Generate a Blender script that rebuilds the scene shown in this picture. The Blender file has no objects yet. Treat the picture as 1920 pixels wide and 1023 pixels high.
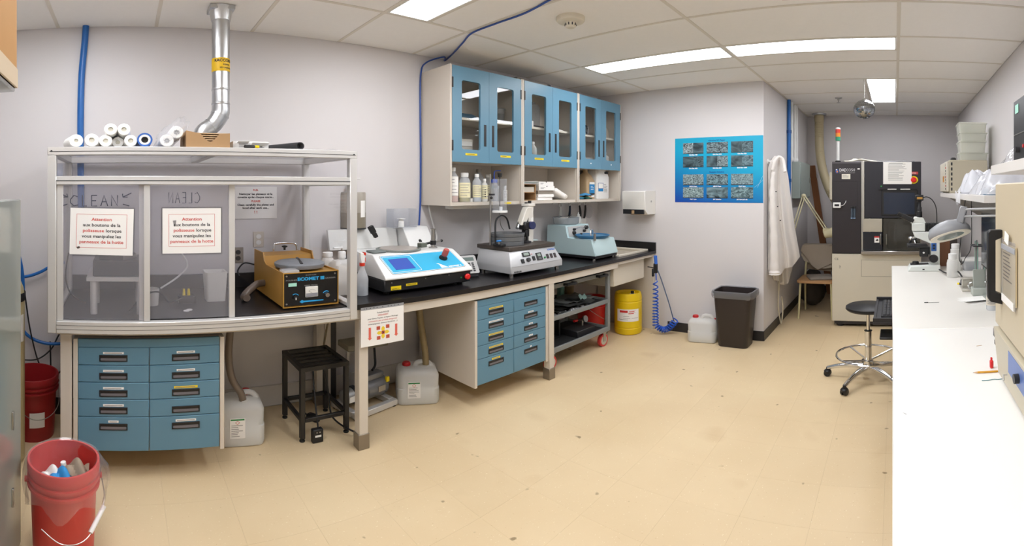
import bpy, bmesh, math, random
from mathutils import Vector, Matrix
from math import sin, cos, tan, pi, atan2, hypot, radians as R
random.seed(7)
S = bpy.context.scene
COL = S.collection

# ---------------------------------------------------------------- camera (stitched phone panorama = cylinder)
F, FY, X0, Y0, H = 919.46, 798.5, 1678.65, 355.93, 1.6166   # pixels per radian, vertical scale, column of +x, horizon row, eye height
cd = bpy.data.cameras.new('camera'); cd.type = 'PANO'; cd.panorama_type = 'CENTRAL_CYLINDRICAL'
cd.central_cylindrical_range_u_min = -960 / F; cd.central_cylindrical_range_u_max = 960 / F
cd.central_cylindrical_range_v_min = (Y0 - 1023) / FY; cd.central_cylindrical_range_v_max = Y0 / FY
cd.central_cylindrical_radius = 1.0
cd.clip_start = 0.02
cam = bpy.data.objects.new('camera', cd); COL.objects.link(cam)
cam.location = (0, 0, H); cam.rotation_euler = (pi / 2, 0, -(pi / 2 - (X0 - 960) / F))
S.camera = cam

# ---------------------------------------------------------------- world, view
wd = bpy.data.worlds.new('world'); S.world = wd; wd.use_nodes = True
wd.node_tree.nodes['Background'].inputs[0].default_value = (.8, .85, .9, 1)
wd.node_tree.nodes['Background'].inputs[1].default_value = .2
S.view_settings.view_transform = 'Standard'; S.view_settings.look = 'None'
S.view_settings.exposure = EXPOSURE = 0.0
S.view_settings.gamma = 1.0; S.view_settings.use_curve_mapping = False
LAMP = 21.0     # radiance of the fluorescent troffers

def th(px): return (X0 - px) / F
def onz(px, py, z):
    r = (H - z) * FY / (py - Y0); return r * cos(th(px)), r * sin(th(px))
def ony(px, y): return y / tan(th(px))
def onx(px, x): return x * tan(th(px))
def zat(py, x, y): return H - (py - Y0) * hypot(x, y) / FY

# ---------------------------------------------------------------- materials
def lin(c):
    if isinstance(c, str): c = tuple(int(c[i:i + 2], 16) for i in (0, 2, 4))
    f = lambda v: v / 12.92 if v <= .04045 else ((v + .055) / 1.055) ** 2.4
    return tuple(f(v / 255) for v in c[:3]) + (1,)
MATS = {}
def mat(name, col, rough=.5, metal=0., spec=.5, var=0, vs=8., bump=0, bs=60., coat=0, emit=0, stretch=None, trans=0, alpha=1):
    if name in MATS: return MATS[name]
    m = bpy.data.materials.new(name); m.use_nodes = True; nt = m.node_tree; N = nt.nodes; L = nt.links
    p = N['Principled BSDF']; c = lin(col)
    p.inputs['Base Color'].default_value = c; p.inputs['Roughness'].default_value = rough
    p.inputs['Metallic'].default_value = metal; p.inputs['Specular IOR Level'].default_value = spec
    p.inputs['Coat Weight'].default_value = coat; p.inputs['Coat Roughness'].default_value = .08
    p.inputs['Transmission Weight'].default_value = trans; p.inputs['Alpha'].default_value = alpha
    if emit: p.inputs['Emission Color'].default_value = c; p.inputs['Emission Strength'].default_value = emit
    if var or bump:
        tc = N.new('ShaderNodeTexCoord'); mp = N.new('ShaderNodeMapping')
        if stretch: mp.inputs['Scale'].default_value = stretch
        L.new(tc.outputs['Object'], mp.inputs[0])
    if var:
        n = N.new('ShaderNodeTexNoise'); n.inputs['Scale'].default_value = vs; n.inputs['Detail'].default_value = 4
        L.new(mp.outputs[0], n.inputs[0])
        mr = N.new('ShaderNodeMapRange'); mr.inputs[3].default_value = 1 - var; mr.inputs[4].default_value = 1 + var
        L.new(n.outputs[0], mr.inputs[0])
        mx = N.new('ShaderNodeVectorMath'); mx.operation = 'SCALE'; mx.inputs[0].default_value = c[:3]
        L.new(mr.outputs[0], mx.inputs[3]); L.new(mx.outputs[0], p.inputs['Base Color'])
    if bump:
        n = N.new('ShaderNodeTexNoise'); n.inputs['Scale'].default_value = bs; n.inputs['Detail'].default_value = 3
        L.new(mp.outputs[0], n.inputs[0])
        b = N.new('ShaderNodeBump'); b.inputs['Strength'].default_value = bump; b.inputs['Distance'].default_value = .004
        L.new(n.outputs[0], b.inputs['Height']); L.new(b.outputs[0], p.inputs['Normal'])
    MATS[name] = m; return m

def clear(name, tint=(255, 255, 255), body=.04, bodycol=(230, 232, 235), rough=.02, ior=1.45, gloss=1.0):
    """see-through sheet: transparent + Fresnel gloss + a little cloudy body"""
    if name in MATS: return MATS[name]
    m = bpy.data.materials.new(name); m.use_nodes = True; nt = m.node_tree; N = nt.nodes; L = nt.links
    N.remove(N['Principled BSDF']); out = N['Material Output']
    t = N.new('ShaderNodeBsdfTransparent'); t.inputs[0].default_value = lin(tint)
    d = N.new('ShaderNodeBsdfDiffuse'); d.inputs[0].default_value = lin(bodycol)
    tl = N.new('ShaderNodeBsdfTranslucent'); tl.inputs[0].default_value = lin(bodycol)
    m0 = N.new('ShaderNodeMixShader'); m0.inputs[0].default_value = .4; L.new(d.outputs[0], m0.inputs[1]); L.new(tl.outputs[0], m0.inputs[2])
    m1 = N.new('ShaderNodeMixShader'); m1.inputs[0].default_value = body; L.new(t.outputs[0], m1.inputs[1]); L.new(m0.outputs[0], m1.inputs[2])
    g = N.new('ShaderNodeBsdfGlossy'); g.inputs['Roughness'].default_value = rough
    fr = N.new('ShaderNodeFresnel'); fr.inputs[0].default_value = ior
    geo = N.new('ShaderNodeNewGeometry')
    bf = N.new('ShaderNodeMath'); bf.operation = 'MULTIPLY_ADD'; bf.inputs[1].default_value = -gloss; bf.inputs[2].default_value = gloss
    L.new(geo.outputs['Backfacing'], bf.inputs[0])
    mu = N.new('ShaderNodeMath'); mu.operation = 'MULTIPLY'; L.new(fr.outputs[0], mu.inputs[0]); L.new(bf.outputs[0], mu.inputs[1])
    m2 = N.new('ShaderNodeMixShader'); L.new(mu.outputs[0], m2.inputs[0]); L.new(m1.outputs[0], m2.inputs[1]); L.new(g.outputs[0], m2.inputs[2])
    L.new(m2.outputs[0], out.inputs[0]); MATS[name] = m; return m

# ---------------------------------------------------------------- mesh builder
def T(x, y, z): return Matrix.Translation((x, y, z))
def RX(a): return Matrix.Rotation(R(a), 4, 'X')
def RY(a): return Matrix.Rotation(R(a), 4, 'Y')
def RZ(a): return Matrix.Rotation(R(a), 4, 'Z')
def rr(hx, hy, r, n=4, cx=0, cy=0):
    """rounded rectangle outline"""
    r = min(r, hx * .999, hy * .999); P = []
    for k, (sx, sy) in enumerate(((1, 1), (-1, 1), (-1, -1), (1, -1))):
        for i in range(n + 1):
            a = pi / 2 * (k + i / n); P.append((cx + sx * (hx - r) + r * cos(a), cy + sy * (hy - r) + r * sin(a)))
    return P
def circ(r, n=24, cx=0, cy=0, ry=None): return [(cx + r * cos(2 * pi * i / n), cy + (ry or r) * sin(2 * pi * i / n)) for i in range(n)]
def spl(P, n=8):
    """Catmull-Rom through points"""
    P = [Vector(p) for p in P]; Q = [P[0]] + P + [P[-1]]; out = []
    for i in range(1, len(Q) - 2):
        a, b, c, d = Q[i - 1:i + 3]
        for k in range(n):
            t = k / n
            out.append(.5 * ((2 * b) + (c - a) * t + (2 * a - 5 * b + 4 * c - d) * t * t + (3 * b - a - 3 * c + d) * t ** 3))
    out.append(P[-1]); return out
class B:
    def __init__(s): s.bm = bmesh.new()
    def box(s, x0, x1, y0, y1, z0, z1, bev=0, seg=1, m=None):
        M_ = T((x0 + x1) / 2, (y0 + y1) / 2, (z0 + z1) / 2) @ Matrix.Diagonal((abs(x1 - x0), abs(y1 - y0), abs(z1 - z0), 1))
        if m is not None: M_ = m @ M_
        v = bmesh.ops.create_cube(s.bm, size=1, matrix=M_)['verts']
        if bev:
            e = list({e for q in v for e in q.link_edges})
            bmesh.ops.bevel(s.bm, geom=e, offset=bev, segments=seg, affect='EDGES', profile=.5)
        return s
    def rings(s, RG, cap=True, close=False, m=None):
        V = [[s.bm.verts.new((m @ Vector(p)) if m is not None else p) for p in r] for r in RG]; n = len(V[0])
        for a, b in (zip(V, V[1:] + V[:1]) if close else zip(V, V[1:])):
            for i in range(n):
                s.bm.faces.new((a[i], a[(i + 1) % n], b[(i + 1) % n], b[i]))
        if cap and not close:
            s.bm.faces.new(V[0][::-1]); s.bm.faces.new(V[-1])
        return s
    def cyl(s, p0, p1, r0, r1=None, seg=20, m=None, cap=True):
        r1 = r0 if r1 is None else r1; p0 = Vector(p0); p1 = Vector(p1); d = (p1 - p0).normalized()
        u = d.orthogonal().normalized(); w = d.cross(u)
        rg = lambda c, r: [c + u * r * cos(2 * pi * i / seg) + w * r * sin(2 * pi * i / seg) for i in range(seg)]
        return s.rings([rg(p0, r0), rg(p1, r1)], cap=cap, m=m)
    def lathe(s, prof, seg=28, m=None, cap=True):
        return s.rings([[(max(r, 1e-4) * cos(2 * pi * i / seg), max(r, 1e-4) * sin(2 * pi * i / seg), z) for i in range(seg)] for r, z in prof], m=m, cap=cap)
    def tube(s, P, r, seg=8, closed=False, m=None):
        P = [Vector(p) for p in P]; n = len(P); RG = []
        for i in range(n):
            a = P[i - 1] if (i or closed) else P[0]; b = P[(i + 1) % n] if (i < n - 1 or closed) else P[-1]
            d = (b - a).normalized() if (b - a).length > 1e-9 else Vector((0, 0, 1))
            if i == 0: u = d.orthogonal().normalized()
            else: u = (u - d * u.dot(d)); u = u.normalized() if u.length > 1e-6 else d.orthogonal().normalized()
            w = d.cross(u); q = r[i] if isinstance(r, (list, tuple)) else r
            RG.append([P[i] + u * q * cos(2 * pi * k / seg) + w * q * sin(2 * pi * k / seg) for k in range(seg)])
        return s.rings(RG, close=closed, m=m)
    def prism(s, poly, ax, a, b, m=None, bev=0):
        f = {'x': lambda p, t: (t, p[0], p[1]), 'y': lambda p, t: (p[0], t, p[1]), 'z': lambda p, t: (p[0], p[1], t)}[ax]
        n0 = set(s.bm.verts)
        s.rings([[f(p, a) for p in poly], [f(p, b) for p in poly]], m=m)
        if bev:
            e = list({e for q in s.bm.verts if q not in n0 for e in q.link_edges})
            bmesh.ops.bevel(s.bm, geom=e, offset=bev, segments=1, affect='EDGES', profile=.5)
        return s
    def loft(s, LV, n=4, m=None, cap=True):
        """levels (z, hx, hy, r[, cx, cy]) of rounded rectangles"""
        return s.rings([[(x, y, l[0]) for x, y in rr(l[1], l[2], l[3], n, *(l[4:6] if len(l) > 4 else (0, 0)))] for l in LV], m=m, cap=cap)
    def ball(s, c, r, seg=16, sc=(1, 1, 1), m=None):
        M_ = T(*c) @ Matrix.Diagonal((r * sc[0], r * sc[1], r * sc[2], 1))
        if m is not None: M_ = m @ M_
        bmesh.ops.create_uvsphere(s.bm, u_segments=seg, v_segments=max(6, seg // 2), radius=1, matrix=M_); return s
    def frame(s, x0, x1, z0, z1, w, y0, y1, m=None, bev=0):
        """picture-frame of four bars in the xz plane"""
        s.box(x0, x0 + w, y0, y1, z0, z1, bev, m=m); s.box(x1 - w, x1, y0, y1, z0, z1, bev, m=m)
        s.box(x0 + w, x1 - w, y0, y1, z0, z0 + w, bev, m=m); s.box(x0 + w, x1 - w, y0, y1, z1 - w, z1, bev, m=m); return s
    def grid(s, fn, nu, nv, m=None):
        V = [[s.bm.verts.new((m @ Vector(fn(i / nu, j / nv))) if m is not None else fn(i / nu, j / nv)) for j in range(nv + 1)] for i in range(nu + 1)]
        for i in range(nu):
            for j in range(nv): s.bm.faces.new((V[i][j], V[i + 1][j], V[i + 1][j + 1], V[i][j + 1]))
        return s
    def o(s, name, mt, parent=None, ang=38, recalc=True):
        if recalc: bmesh.ops.recalc_face_normals(s.bm, faces=s.bm.faces[:])
        me = bpy.data.meshes.new(name); s.bm.to_mesh(me); s.bm.free()
        me.polygons.foreach_set('use_smooth', [True] * len(me.polygons)); me.set_sharp_from_angle(angle=R(ang))
        me.materials.append(mt)
        ob = bpy.data.objects.new(name, me); COL.objects.link(ob); ob.parent = parent; return ob
def tag(o, label, cat, group=None):
    o['label'] = label; o['category'] = cat
    if group: o['group'] = group
    return o
def thing(name, label, cat, loc=(0, 0, 0), rz=0, group=None):
    o = bpy.data.objects.new(name, None); COL.objects.link(o); o.empty_display_size = .05
    o.location = loc; o.rotation_euler = (0, 0, R(rz)); return tag(o, label, cat, group)
def struct(o): o['kind'] = 'structure'; return o
def dup(root, loc, rz=None, label=None, parent=None):
    r = root.copy(); COL.objects.link(r)
    if parent is None:
        r.location = loc
        if rz is not None: r.rotation_euler = (0, 0, R(rz))
        if label: r['label'] = label
    else: r.parent = parent
    for ch in root.children: dup(ch, None, parent=r)
    return r
def txt(parent, st, size, x, y, z, mt, al='CENTER', w=None, m=None, name='lettering', bold=0, shear=0):
    cu = bpy.data.curves.new('t', 'FONT'); cu.body = st; cu.size = size; cu.align_x = al; cu.extrude = .0002; cu.resolution_u = 2
    cu.offset = bold; cu.shear = shear
    ob = bpy.data.objects.new('t', cu); COL.objects.link(ob)
    dg = bpy.context.evaluated_depsgraph_get(); me = bpy.data.meshes.new_from_object(ob.evaluated_get(dg))
    bpy.data.objects.remove(ob); bpy.data.curves.remove(cu)
    if w and len(me.vertices):
        xs = [v.co.x for v in me.vertices]; k = w / max(1e-6, max(xs) - min(xs)); me.transform(Matrix.Diagonal((k, 1, 1, 1)))
    M_ = T(x, y, z) @ RX(90)
    me.transform(m @ M_ if m is not None else M_)
    me.materials.clear(); me.materials.append(mt); me.name = name
    o = bpy.data.objects.new(name, me); COL.objects.link(o); o.parent = parent; return o
def lines(parent, x0, x1, z0, z1, n, y, mt, hgt=.35, m=None, name='print', jit=.5):
    b = B(); d = (z1 - z0) / n
    for i in range(n):
        zc = z1 - d * (i + .5); ln = (x1 - x0) * (1 - jit * random.random()); b.box(x0, x0 + ln, y - .0003, y + .0003, zc - d * hgt / 2, zc + d * hgt / 2, m=m)
    o = b.o(name, mt, parent); o['kind'] = 'stuff'; return o

# palette
WALL = mat('wall_paint', 'd9d5d5', .55, var=.012, vs=3, bump=.05, bs=150)
BEIGE = mat('beige_enamel', 'd6cdc0', .4, var=.015, vs=5)
BLUE = mat('blue_enamel', '5f8ba3', .38, var=.02, vs=6)
BLACK = mat('black_plastic', '1a1a1c', .45)
DARK = mat('dark_plastic', '2e2d30', .5)
RUBBER = mat('rubber', '141414', .7)
WHITE = mat('white_plastic', 'eeeeec', .35)
PAPER = mat('paper', 'f4f2ee', .8)
ALU = mat('aluminium_profile', 'd9d7d4', .36, .35, var=.03, vs=20, stretch=(1, 1, .1))
CHROME = mat('chrome', 'dfe0e2', .12, 1)
STEEL = mat('steel', 'b5b3b0', .3, 1, var=.05, vs=10)
GALV = mat('galvanised', 'c4c6c8', .33, 1, var=.12, vs=14, bump=.25, bs=30)
RED = mat('red_plastic', 'c9262a', .35)
ORANGE_RED = mat('orange_red', 'd63a26', .35)
YEL = mat('yellow_label', 'f2d40c', .5)
YDRUM = mat('yellow_drum', 'e9c60c', .4, var=.03)
INK = mat('ink', '2a2a2e', .7)
INKG = mat('ink_grey', '8f8c8c', .7)
INKR = mat('ink_red', 'cf4e44', .7)
CARD = mat('cardboard', 'ad8a62', .8, var=.05, vs=12)
POLY = clear('milky_polyethylene', (250, 250, 248), body=.82, bodycol=(251, 250, 247), rough=.3, gloss=.6)
POLY2 = clear('thin_polyethylene', (248, 250, 252), body=.5, bodycol=(243, 245, 248), rough=.25, gloss=.7)
ACRY = clear('clear_acrylic', (253, 253, 254), body=.02, bodycol=(225, 224, 226))
SCUFF = clear('scuffed_acrylic', (250, 250, 252), body=.13, bodycol=(236, 234, 240), rough=.12)
GLASS = clear('cabinet_glass', (246, 246, 245), body=.0, rough=.01, ior=1.55)
FILM = clear('plastic_film', (252, 252, 253), body=.2, bodycol=(240, 240, 244), rough=.15)
CREAM = mat('cream_enamel', 'd3ccb8', .4, var=.015)
GREY = mat('grey_enamel', '8e9090', .45)
GREEN = mat('green_plastic', '2f8a4c', .4)
CABLE = mat('black_cable', '202022', .5)
BHOSE = mat('blue_hose', '1d64ae', .35)
# ================================================================ the room
DA, HC, DB, DC, DD, DE, XR = 3.05, 2.785, 4.397, 1.21, 6.68, -.865, -1.35
def wall(name, *a): return struct(B().box(*a).o(name, WALL))
wall('wall_left', XR - .08, DB + .08, DA, DA + .08, 0, HC + .06)
wall('wall_end', DB, DB + .08, DC + .08, DA, 0, HC + .06)
wall('wall_return', DB, DD + .08, DC, DC + .08, 0, HC + .06)
wall('wall_far', DD, DD + .08, DE, DC, 0, HC + .06)
wall('wall_right', XR - .08, DD + .08, DE - .08, DE, 0, HC + .06)
wall('wall_rear', XR - .08, XR, DE, DA, 0, HC + .06)
BASE = mat('black_cove_base', '2c292a', .45)
for nm, a in (('baseboard_end', (DB - .008, DB, DC, 2.2, 0, .105)), ('baseboard_return', (DB - .008, DD, DC - .008, DC, 0, .105)),
              ('baseboard_far', (DD - .008, DD, DE, DC - .008, 0, .105)), ('baseboard_left', (XR, -.3, DA - .008, DA, 0, .12)),
              ('baseboard_right', (XR, DD - .01, DE, DE + .008, 0, .105))):
    struct(B().box(*a, bev=.002).o(nm, BASE))
struct(B().box(-.3, 2.0, DA - .012, DA, .006, .16, bev=.003).o('trim_1', mat('wall_panel', 'cfc9c2', .5)))
# floor: slab + vinyl tiles
fm = mat('floor_slab', 'a8906c', .6)
floor = struct(B().box(XR - .08, DD + .08, DE - .08, DA + .08, -.12, -.003).o('floor', fm))
VT = bpy.data.materials.new('vinyl_tile'); VT.use_nodes = True; nt = VT.node_tree; N = nt.nodes; L = nt.links; p = N['Principled BSDF']
geo = N.new('ShaderNodeNewGeometry')
n1 = N.new('ShaderNodeTexNoise'); n1.inputs['Scale'].default_value = 1.6; n1.inputs['Detail'].default_value = 5; L.new(geo.outputs['Position'], n1.inputs[0])
r1 = N.new('ShaderNodeValToRGB'); r1.color_ramp.elements[0].position = .3; r1.color_ramp.elements[1].position = .72
r1.color_ramp.elements[0].color = lin('d6be97'); r1.color_ramp.elements[1].color = lin('dfc9a3'); L.new(n1.outputs[0], r1.inputs[0])
def specks(scale, thr, w, stretch=(1, 1, 1)):
    mp = N.new('ShaderNodeMapping'); mp.inputs['Scale'].default_value = stretch; L.new(geo.outputs['Position'], mp.inputs[0])
    v = N.new('ShaderNodeTexNoise'); v.inputs['Scale'].default_value = scale; v.inputs['Detail'].default_value = 1.5; L.new(mp.outputs[0], v.inputs[0])
    q = N.new('ShaderNodeMapRange'); q.inputs[1].default_value = thr; q.inputs[2].default_value = thr + w; L.new(v.outputs[0], q.inputs[0]); return q.outputs[0]
def mixc(fac, a, colb, k):
    mu = N.new('ShaderNodeMath'); mu.operation = 'MULTIPLY'; mu.inputs[1].default_value = k; L.new(fac, mu.inputs[0])
    x = N.new('ShaderNodeMix'); x.data_type = 'RGBA'; x.inputs[7].default_value = lin(colb); L.new(mu.outputs[0], x.inputs[0]); L.new(a, x.inputs[6]); return x.outputs[2]
c = mixc(specks(75, .70, .04, (1, 2.2, 1)), r1.outputs[0], 'f2e6cc', .75)
c = mixc(specks(60, .71, .05, (2.0, 1, 1)), c, 'bd9d74', .5)
c = mixc(specks(11, .735, .03), c, '6f5a3c', .75)
c = mixc(specks(3.2, .66, .12), c, 'bfa077', .35)
oi = N.new('ShaderNodeObjectInfo'); mr = N.new('ShaderNodeMapRange'); mr.inputs[3].default_value = .99; mr.inputs[4].default_value = 1.01; L.new(oi.outputs['Random'], mr.inputs[0])
sc = N.new('ShaderNodeVectorMath'); sc.operation = 'SCALE'; L.new(c, sc.inputs[0]); L.new(mr.outputs[0], sc.inputs[3]); L.new(sc.outputs[0], p.inputs['Base Color'])
rg = N.new('ShaderNodeMapRange'); rg.inputs[3].default_value = .28; rg.inputs[4].default_value = .5; L.new(n1.outputs[0], rg.inputs[0]); L.new(rg.outputs[0], p.inputs['Roughness'])
p.inputs['Specular IOR Level'].default_value = .4
tw = .305; g_ = .00022
tile0 = None; rest = B(); nparts = 0
nx = int((DD - XR) / tw) + 1; ny = int((DA - DE) / tw) + 1
for i in range(nx):
    for j in range(ny):
        xa = XR + i * tw; ya = DE + j * tw; xb = min(xa + tw, DD); yb = min(ya + tw, DA)
        full = xb - xa > tw - .001 and yb - ya > tw - .001
        cx, cy = (xa + xb) / 2, (ya + yb) / 2
        if cx > DB and cy > DC: continue
        inview = full and .0 < cy < 2.85 and -.6 < cx < 6.3
        if inview and nparts < 295:
            if tile0 is None:
                tile0 = B().box(-tw / 2 + g_, tw / 2 - g_, -tw / 2 + g_, tw / 2 - g_, -.003, 0).o('floor_tile', VT, floor); o = tile0
            else: o = tile0.copy(); COL.objects.link(o)
            o.location = (cx, cy, 0); nparts += 1
        else:
            rest.box(xa + g_, xb - g_, ya + g_, yb - g_, -.003, 0)
ro = rest.o('floor_tile_field', VT, floor); ro['kind'] = 'stuff'

# ceiling: slab, lay-in tiles, tee bars, troffers
ceil = struct(B().box(XR - .08, DD + .08, DE - .08, DA + .08, HC + .06, HC + .12).o('ceiling', WALL))
CT = mat('ceiling_tile', 'f5f2ed', .9, var=.02, vs=40, bump=.25, bs=220)
TEE = mat('ceiling_tee', 'dfd8cb', .5)
GX = [.194 + .61 * k for k in range(-3, 12)]; GY = [DE, -.021, 1.199, 2.419, DA]
LIGHTS = [(1.414, 1.719, 1.199, 2.419), (3.244, 3.549, 1.199, 2.419), (3.244, 3.549, -.021, 1.199), (4.464, 5.684, -.021, .284),
          (1.414, 1.719, -.021, 1.199), (-.416, -.111, 1.199, 2.419), (-.416, -.111, -.021, 1.199)]
cells = []
xs = [XR] + [g for g in GX if XR + .05 < g < DD - .05] + [DD]
for a, b in zip(xs, xs[1:]):
    for c0, c1 in zip(GY, GY[1:]):
        if (a + b) / 2 > DB and c0 > 1.0: continue
        cells.append([a, b, c0, c1])
def cut(cells, l):
    out = []
    for a, b, c0, c1 in cells:
        if l[0] >= b - .01 or l[1] <= a + .01 or l[2] >= c1 - .01 or l[3] <= c0 + .01: out.append([a, b, c0, c1]); continue
        if l[0] > a + .02: out.append([a, l[0], c0, c1])
        if l[1] < b - .02: out.append([l[1], b, c0, c1])
        if l[3] < c1 - .02: out.append([max(a, l[0]), min(b, l[1]), l[3], c1])
        if l[2] > c0 + .02: out.append([max(a, l[0]), min(b, l[1]), c0, l[2]])
    return out
for l in LIGHTS: cells = cut(cells, l)
for a, b, c0, c1 in cells: B().box(a + .003, b - .003, c0 + .003, c1 - .003, HC, HC + .015, bev=.002).o('ceiling_tile', CT, ceil)
tw2 = .011
for g in xs[1:-1]:
    for c0, c1 in zip(GY, GY[1:]):
        if g > DB and c0 > 1.0: continue
        c1_, c0_ = c1, c0
        if any(l[0] + .02 < g < l[1] - .02 and l[2] < c1 and l[3] > c0 for l in LIGHTS): c0_ = .284
        B().box(g - tw2, g + tw2, c0_ + tw2, c1_ - tw2, HC - .003, HC + .012).o('tee_bar', TEE, ceil)
for y in GY[1:-1]: B().box(XR, DD if y < 1.0 or y < DC - .005 else DB, y - tw2, y + tw2, HC - .003, HC + .012).o('tee_bar', TEE, ceil)
for l in LIGHTS:
    if l[0] < 4: B().box(l[1] - tw2, l[1] + tw2, l[2] + tw2, l[3] - tw2, HC - .003, HC + .012).o('tee_bar', TEE, ceil)
    else: B().box(l[0] + tw2, l[1] - tw2, l[3] - tw2, l[3] + tw2, HC - .003, HC + .012).o('tee_bar', TEE, ceil)
DIFF = mat('lit_diffuser', 'f8faff', .5, emit=LAMP)
LBL = ['lit ceiling troffer above the hood side, ahead of the blue ceiling cable', 'lit ceiling troffer just in front of the wall cupboards', 'lit ceiling troffer continuing the row away from the wall cupboards',
       'short-looking lit troffer behind the mirror ball', 'lit ceiling troffer above the open floor', 'lit ceiling troffer above the red bin', 'lit ceiling troffer above the rear corner']
for l, lb in zip(LIGHTS, LBL):
    t = thing('ceiling_light', lb, 'ceiling light', ((l[0] + l[1]) / 2, (l[2] + l[3]) / 2, HC), group='fluorescent troffers in the ceiling grid')
    hx, hy = (l[1] - l[0]) / 2 - .012, (l[3] - l[2]) / 2 - .012
    b = B()
    for a in ((-hx, -hx + .012, -hy, hy), (hx - .012, hx, -hy, hy), (-hx + .012, hx - .012, -hy, -hy + .012), (-hx + .012, hx - .012, hy - .012, hy)): b.box(*a, -.004, .05)
    b.o('frame', mat('white_enamel', 'eceae4', .4), t)
    B().box(-hx + .012, hx - .012, -hy + .012, hy - .012, .004, .01).o('diffuser', DIFF, t)
# ceiling fittings
x, y = onz(1070, 33, HC)
t = thing('smoke_detector', 'round cream smoke detector on the ceiling near the blue cable', 'smoke detector', (x, y, HC))
IV = mat('ivory_plastic', 'e0d8c6', .45)
B().lathe([(.02, 0), (.085, 0), (.085, -.02), (.078, -.03), (.05, -.036), (.01, -.036)], 36).o('base', IV, t)
B().lathe([(.035, -.036), (.032, -.062), (.022, -.07), (.001, -.07)], 24).o('sensor_head', IV, t)
b = B()
for k in range(10): b.box(-.003, .003, .03, .036, -.058, -.042, m=RZ(36 * k))
b.o('vent_slots', DARK, t)['kind'] = 'stuff'
x, y = onz(1572, 183, HC)
t = thing('sprinkler_head', 'small chrome fire sprinkler under the ceiling above the dicing machine', 'sprinkler', (x, y, HC))
B().lathe([(.001, -.001), (.04, -.001), (.036, -.01), (.012, -.012), (.012, -.03), (.006, -.034)], 20).o('escutcheon', STEEL, t)
B().tube([(-.014, 0, -.03), (-.014, 0, -.05), (0, 0, -.062), (.014, 0, -.05), (.014, 0, -.03)], .003, 6).o('yoke', STEEL, t)
B().cyl((0, 0, -.062), (0, 0, -.065), .022).o('deflector', STEEL, t)
t = thing('ceiling_vent', 'dark slotted air vent set into a ceiling tile', 'vent', (2.42, .5, HC))
B().frame(-.14, .14, -.1, .1, .02, 0, .006, m=T(0, 0, -.001) @ RX(90)).o('frame', TEE, t)
B().box(-.12, .12, -.08, .08, -.003, -.001).o('opening', BLACK, t)
b = B()
for k in range(6): b.box(-.12, .12, -.075 + k * .027, -.07 + k * .027, -.008, -.003)
b.o('louvre', DARK, t)['kind'] = 'stuff'
# mirror ball
mb = thing('mirror_ball', 'mirrored disco ball hanging from the ceiling on a short chain', 'mirror ball', (4.50, .285, HC))
cz = -.315; rb = .1
b = B(); tri = 0
for k in range(18):
    p0 = -pi / 2 + pi * k / 18; p1 = p0 + pi / 18; n = max(4, int(36 * cos((p0 + p1) / 2)))
    for q in range(n):
        a0 = 2 * pi * q / n + .006; a1 = 2 * pi * (q + 1) / n - .006
        pt = lambda p, a, r_: (r_ * cos(p) * cos(a), r_ * cos(p) * sin(a), cz + r_ * sin(p))
        b.bm.faces.new([b.bm.verts.new(pt(p, a, rb)) for p, a in ((p0 + .008, a0), (p0 + .008, a1), (p1 - .008, a1), (p1 - .008, a0))])
mf = b.o('mirror_facets', mat('mirror', 'a9adb2', .1, 1), mb, ang=1, recalc=False); mf['kind'] = 'stuff'
B().ball((0, 0, cz), rb * .985, 24).o('core', DARK, mb)
B().lathe([(.02, cz + rb - .004), (.018, cz + rb + .01), (.004, cz + rb + .012)], 14).o('cap', CHROME, mb)
b = B()
for k in range(14):
    zc = -.01 - k * .0145
    b.tube([(.004 * cos(a) * (1 if k % 2 else 0), .004 * cos(a) * (0 if k % 2 else 1), zc + .009 * sin(a)) for a in [2 * pi * i / 8 for i in range(8)]], .0012, 5, closed=True)
b.o('chain', STEEL, mb)
# right-wall grille
t = thing('wall_grille', 'grey air grille high on the wall above the clear storage boxes', 'vent', (6.3, DE, 2.22), 180)
B().frame(-.27, .27, 0, .34, .025, -.012, 0, bev=.002).o('frame', mat('grille_grey', 'c8c3bf', .5), t)
for k in range(14): B().box(-.245, .245, -.008, 0, .03 + k * .021, .042 + k * .021, m=None).o('slat', mat('slat_grey', 'a9a5a3', .5), t)
# ================================================================ left bench
EPOXY = mat('black_epoxy', '1c1a1c', .28, var=.08, vs=5)
wt = thing('worktop', 'long black epoxy worktop under the enclosure, polishers and wall cupboards', 'worktop', (0, 0, 0))
b = B()
for a in ((-.345, 3.82, 2.33, 3.03), (3.82, 4.392, 2.33, 2.41), (3.82, 4.392, 2.965, 3.03), (4.335, 4.392, 2.41, 2.965)): b.box(*a, .878, .91)
b.o('slab', EPOXY, wt)
B().box(-.345, 4.37, 3.03, 3.049, .88, 1.01, bev=.002).o('backsplash', EPOXY, wt)
B().box(4.375, 4.395, 2.33, 3.03, .91, 1.005, bev=.002).o('end_splash', EPOXY, wt)
bf = thing('bench_frame', 'beige steel bench frame with legs in metal sleeves under the black worktop', 'bench frame', (0, 0, 0))
B().box(-.33, 3.70, 2.345, 2.375, .815, .877, bev=.002).o('front_rail', BEIGE, bf)
B().box(3.70, 4.38, 2.345, 2.37, .845, .877, bev=.002).o('front_rail', BEIGE, bf)
B().box(4.36, 4.392, 2.345, 3.03, .0, .845, bev=.002).o('end_panel', BEIGE, bf)
SLV = mat('leg_sleeve', '8f8577', .35, .6)
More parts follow.
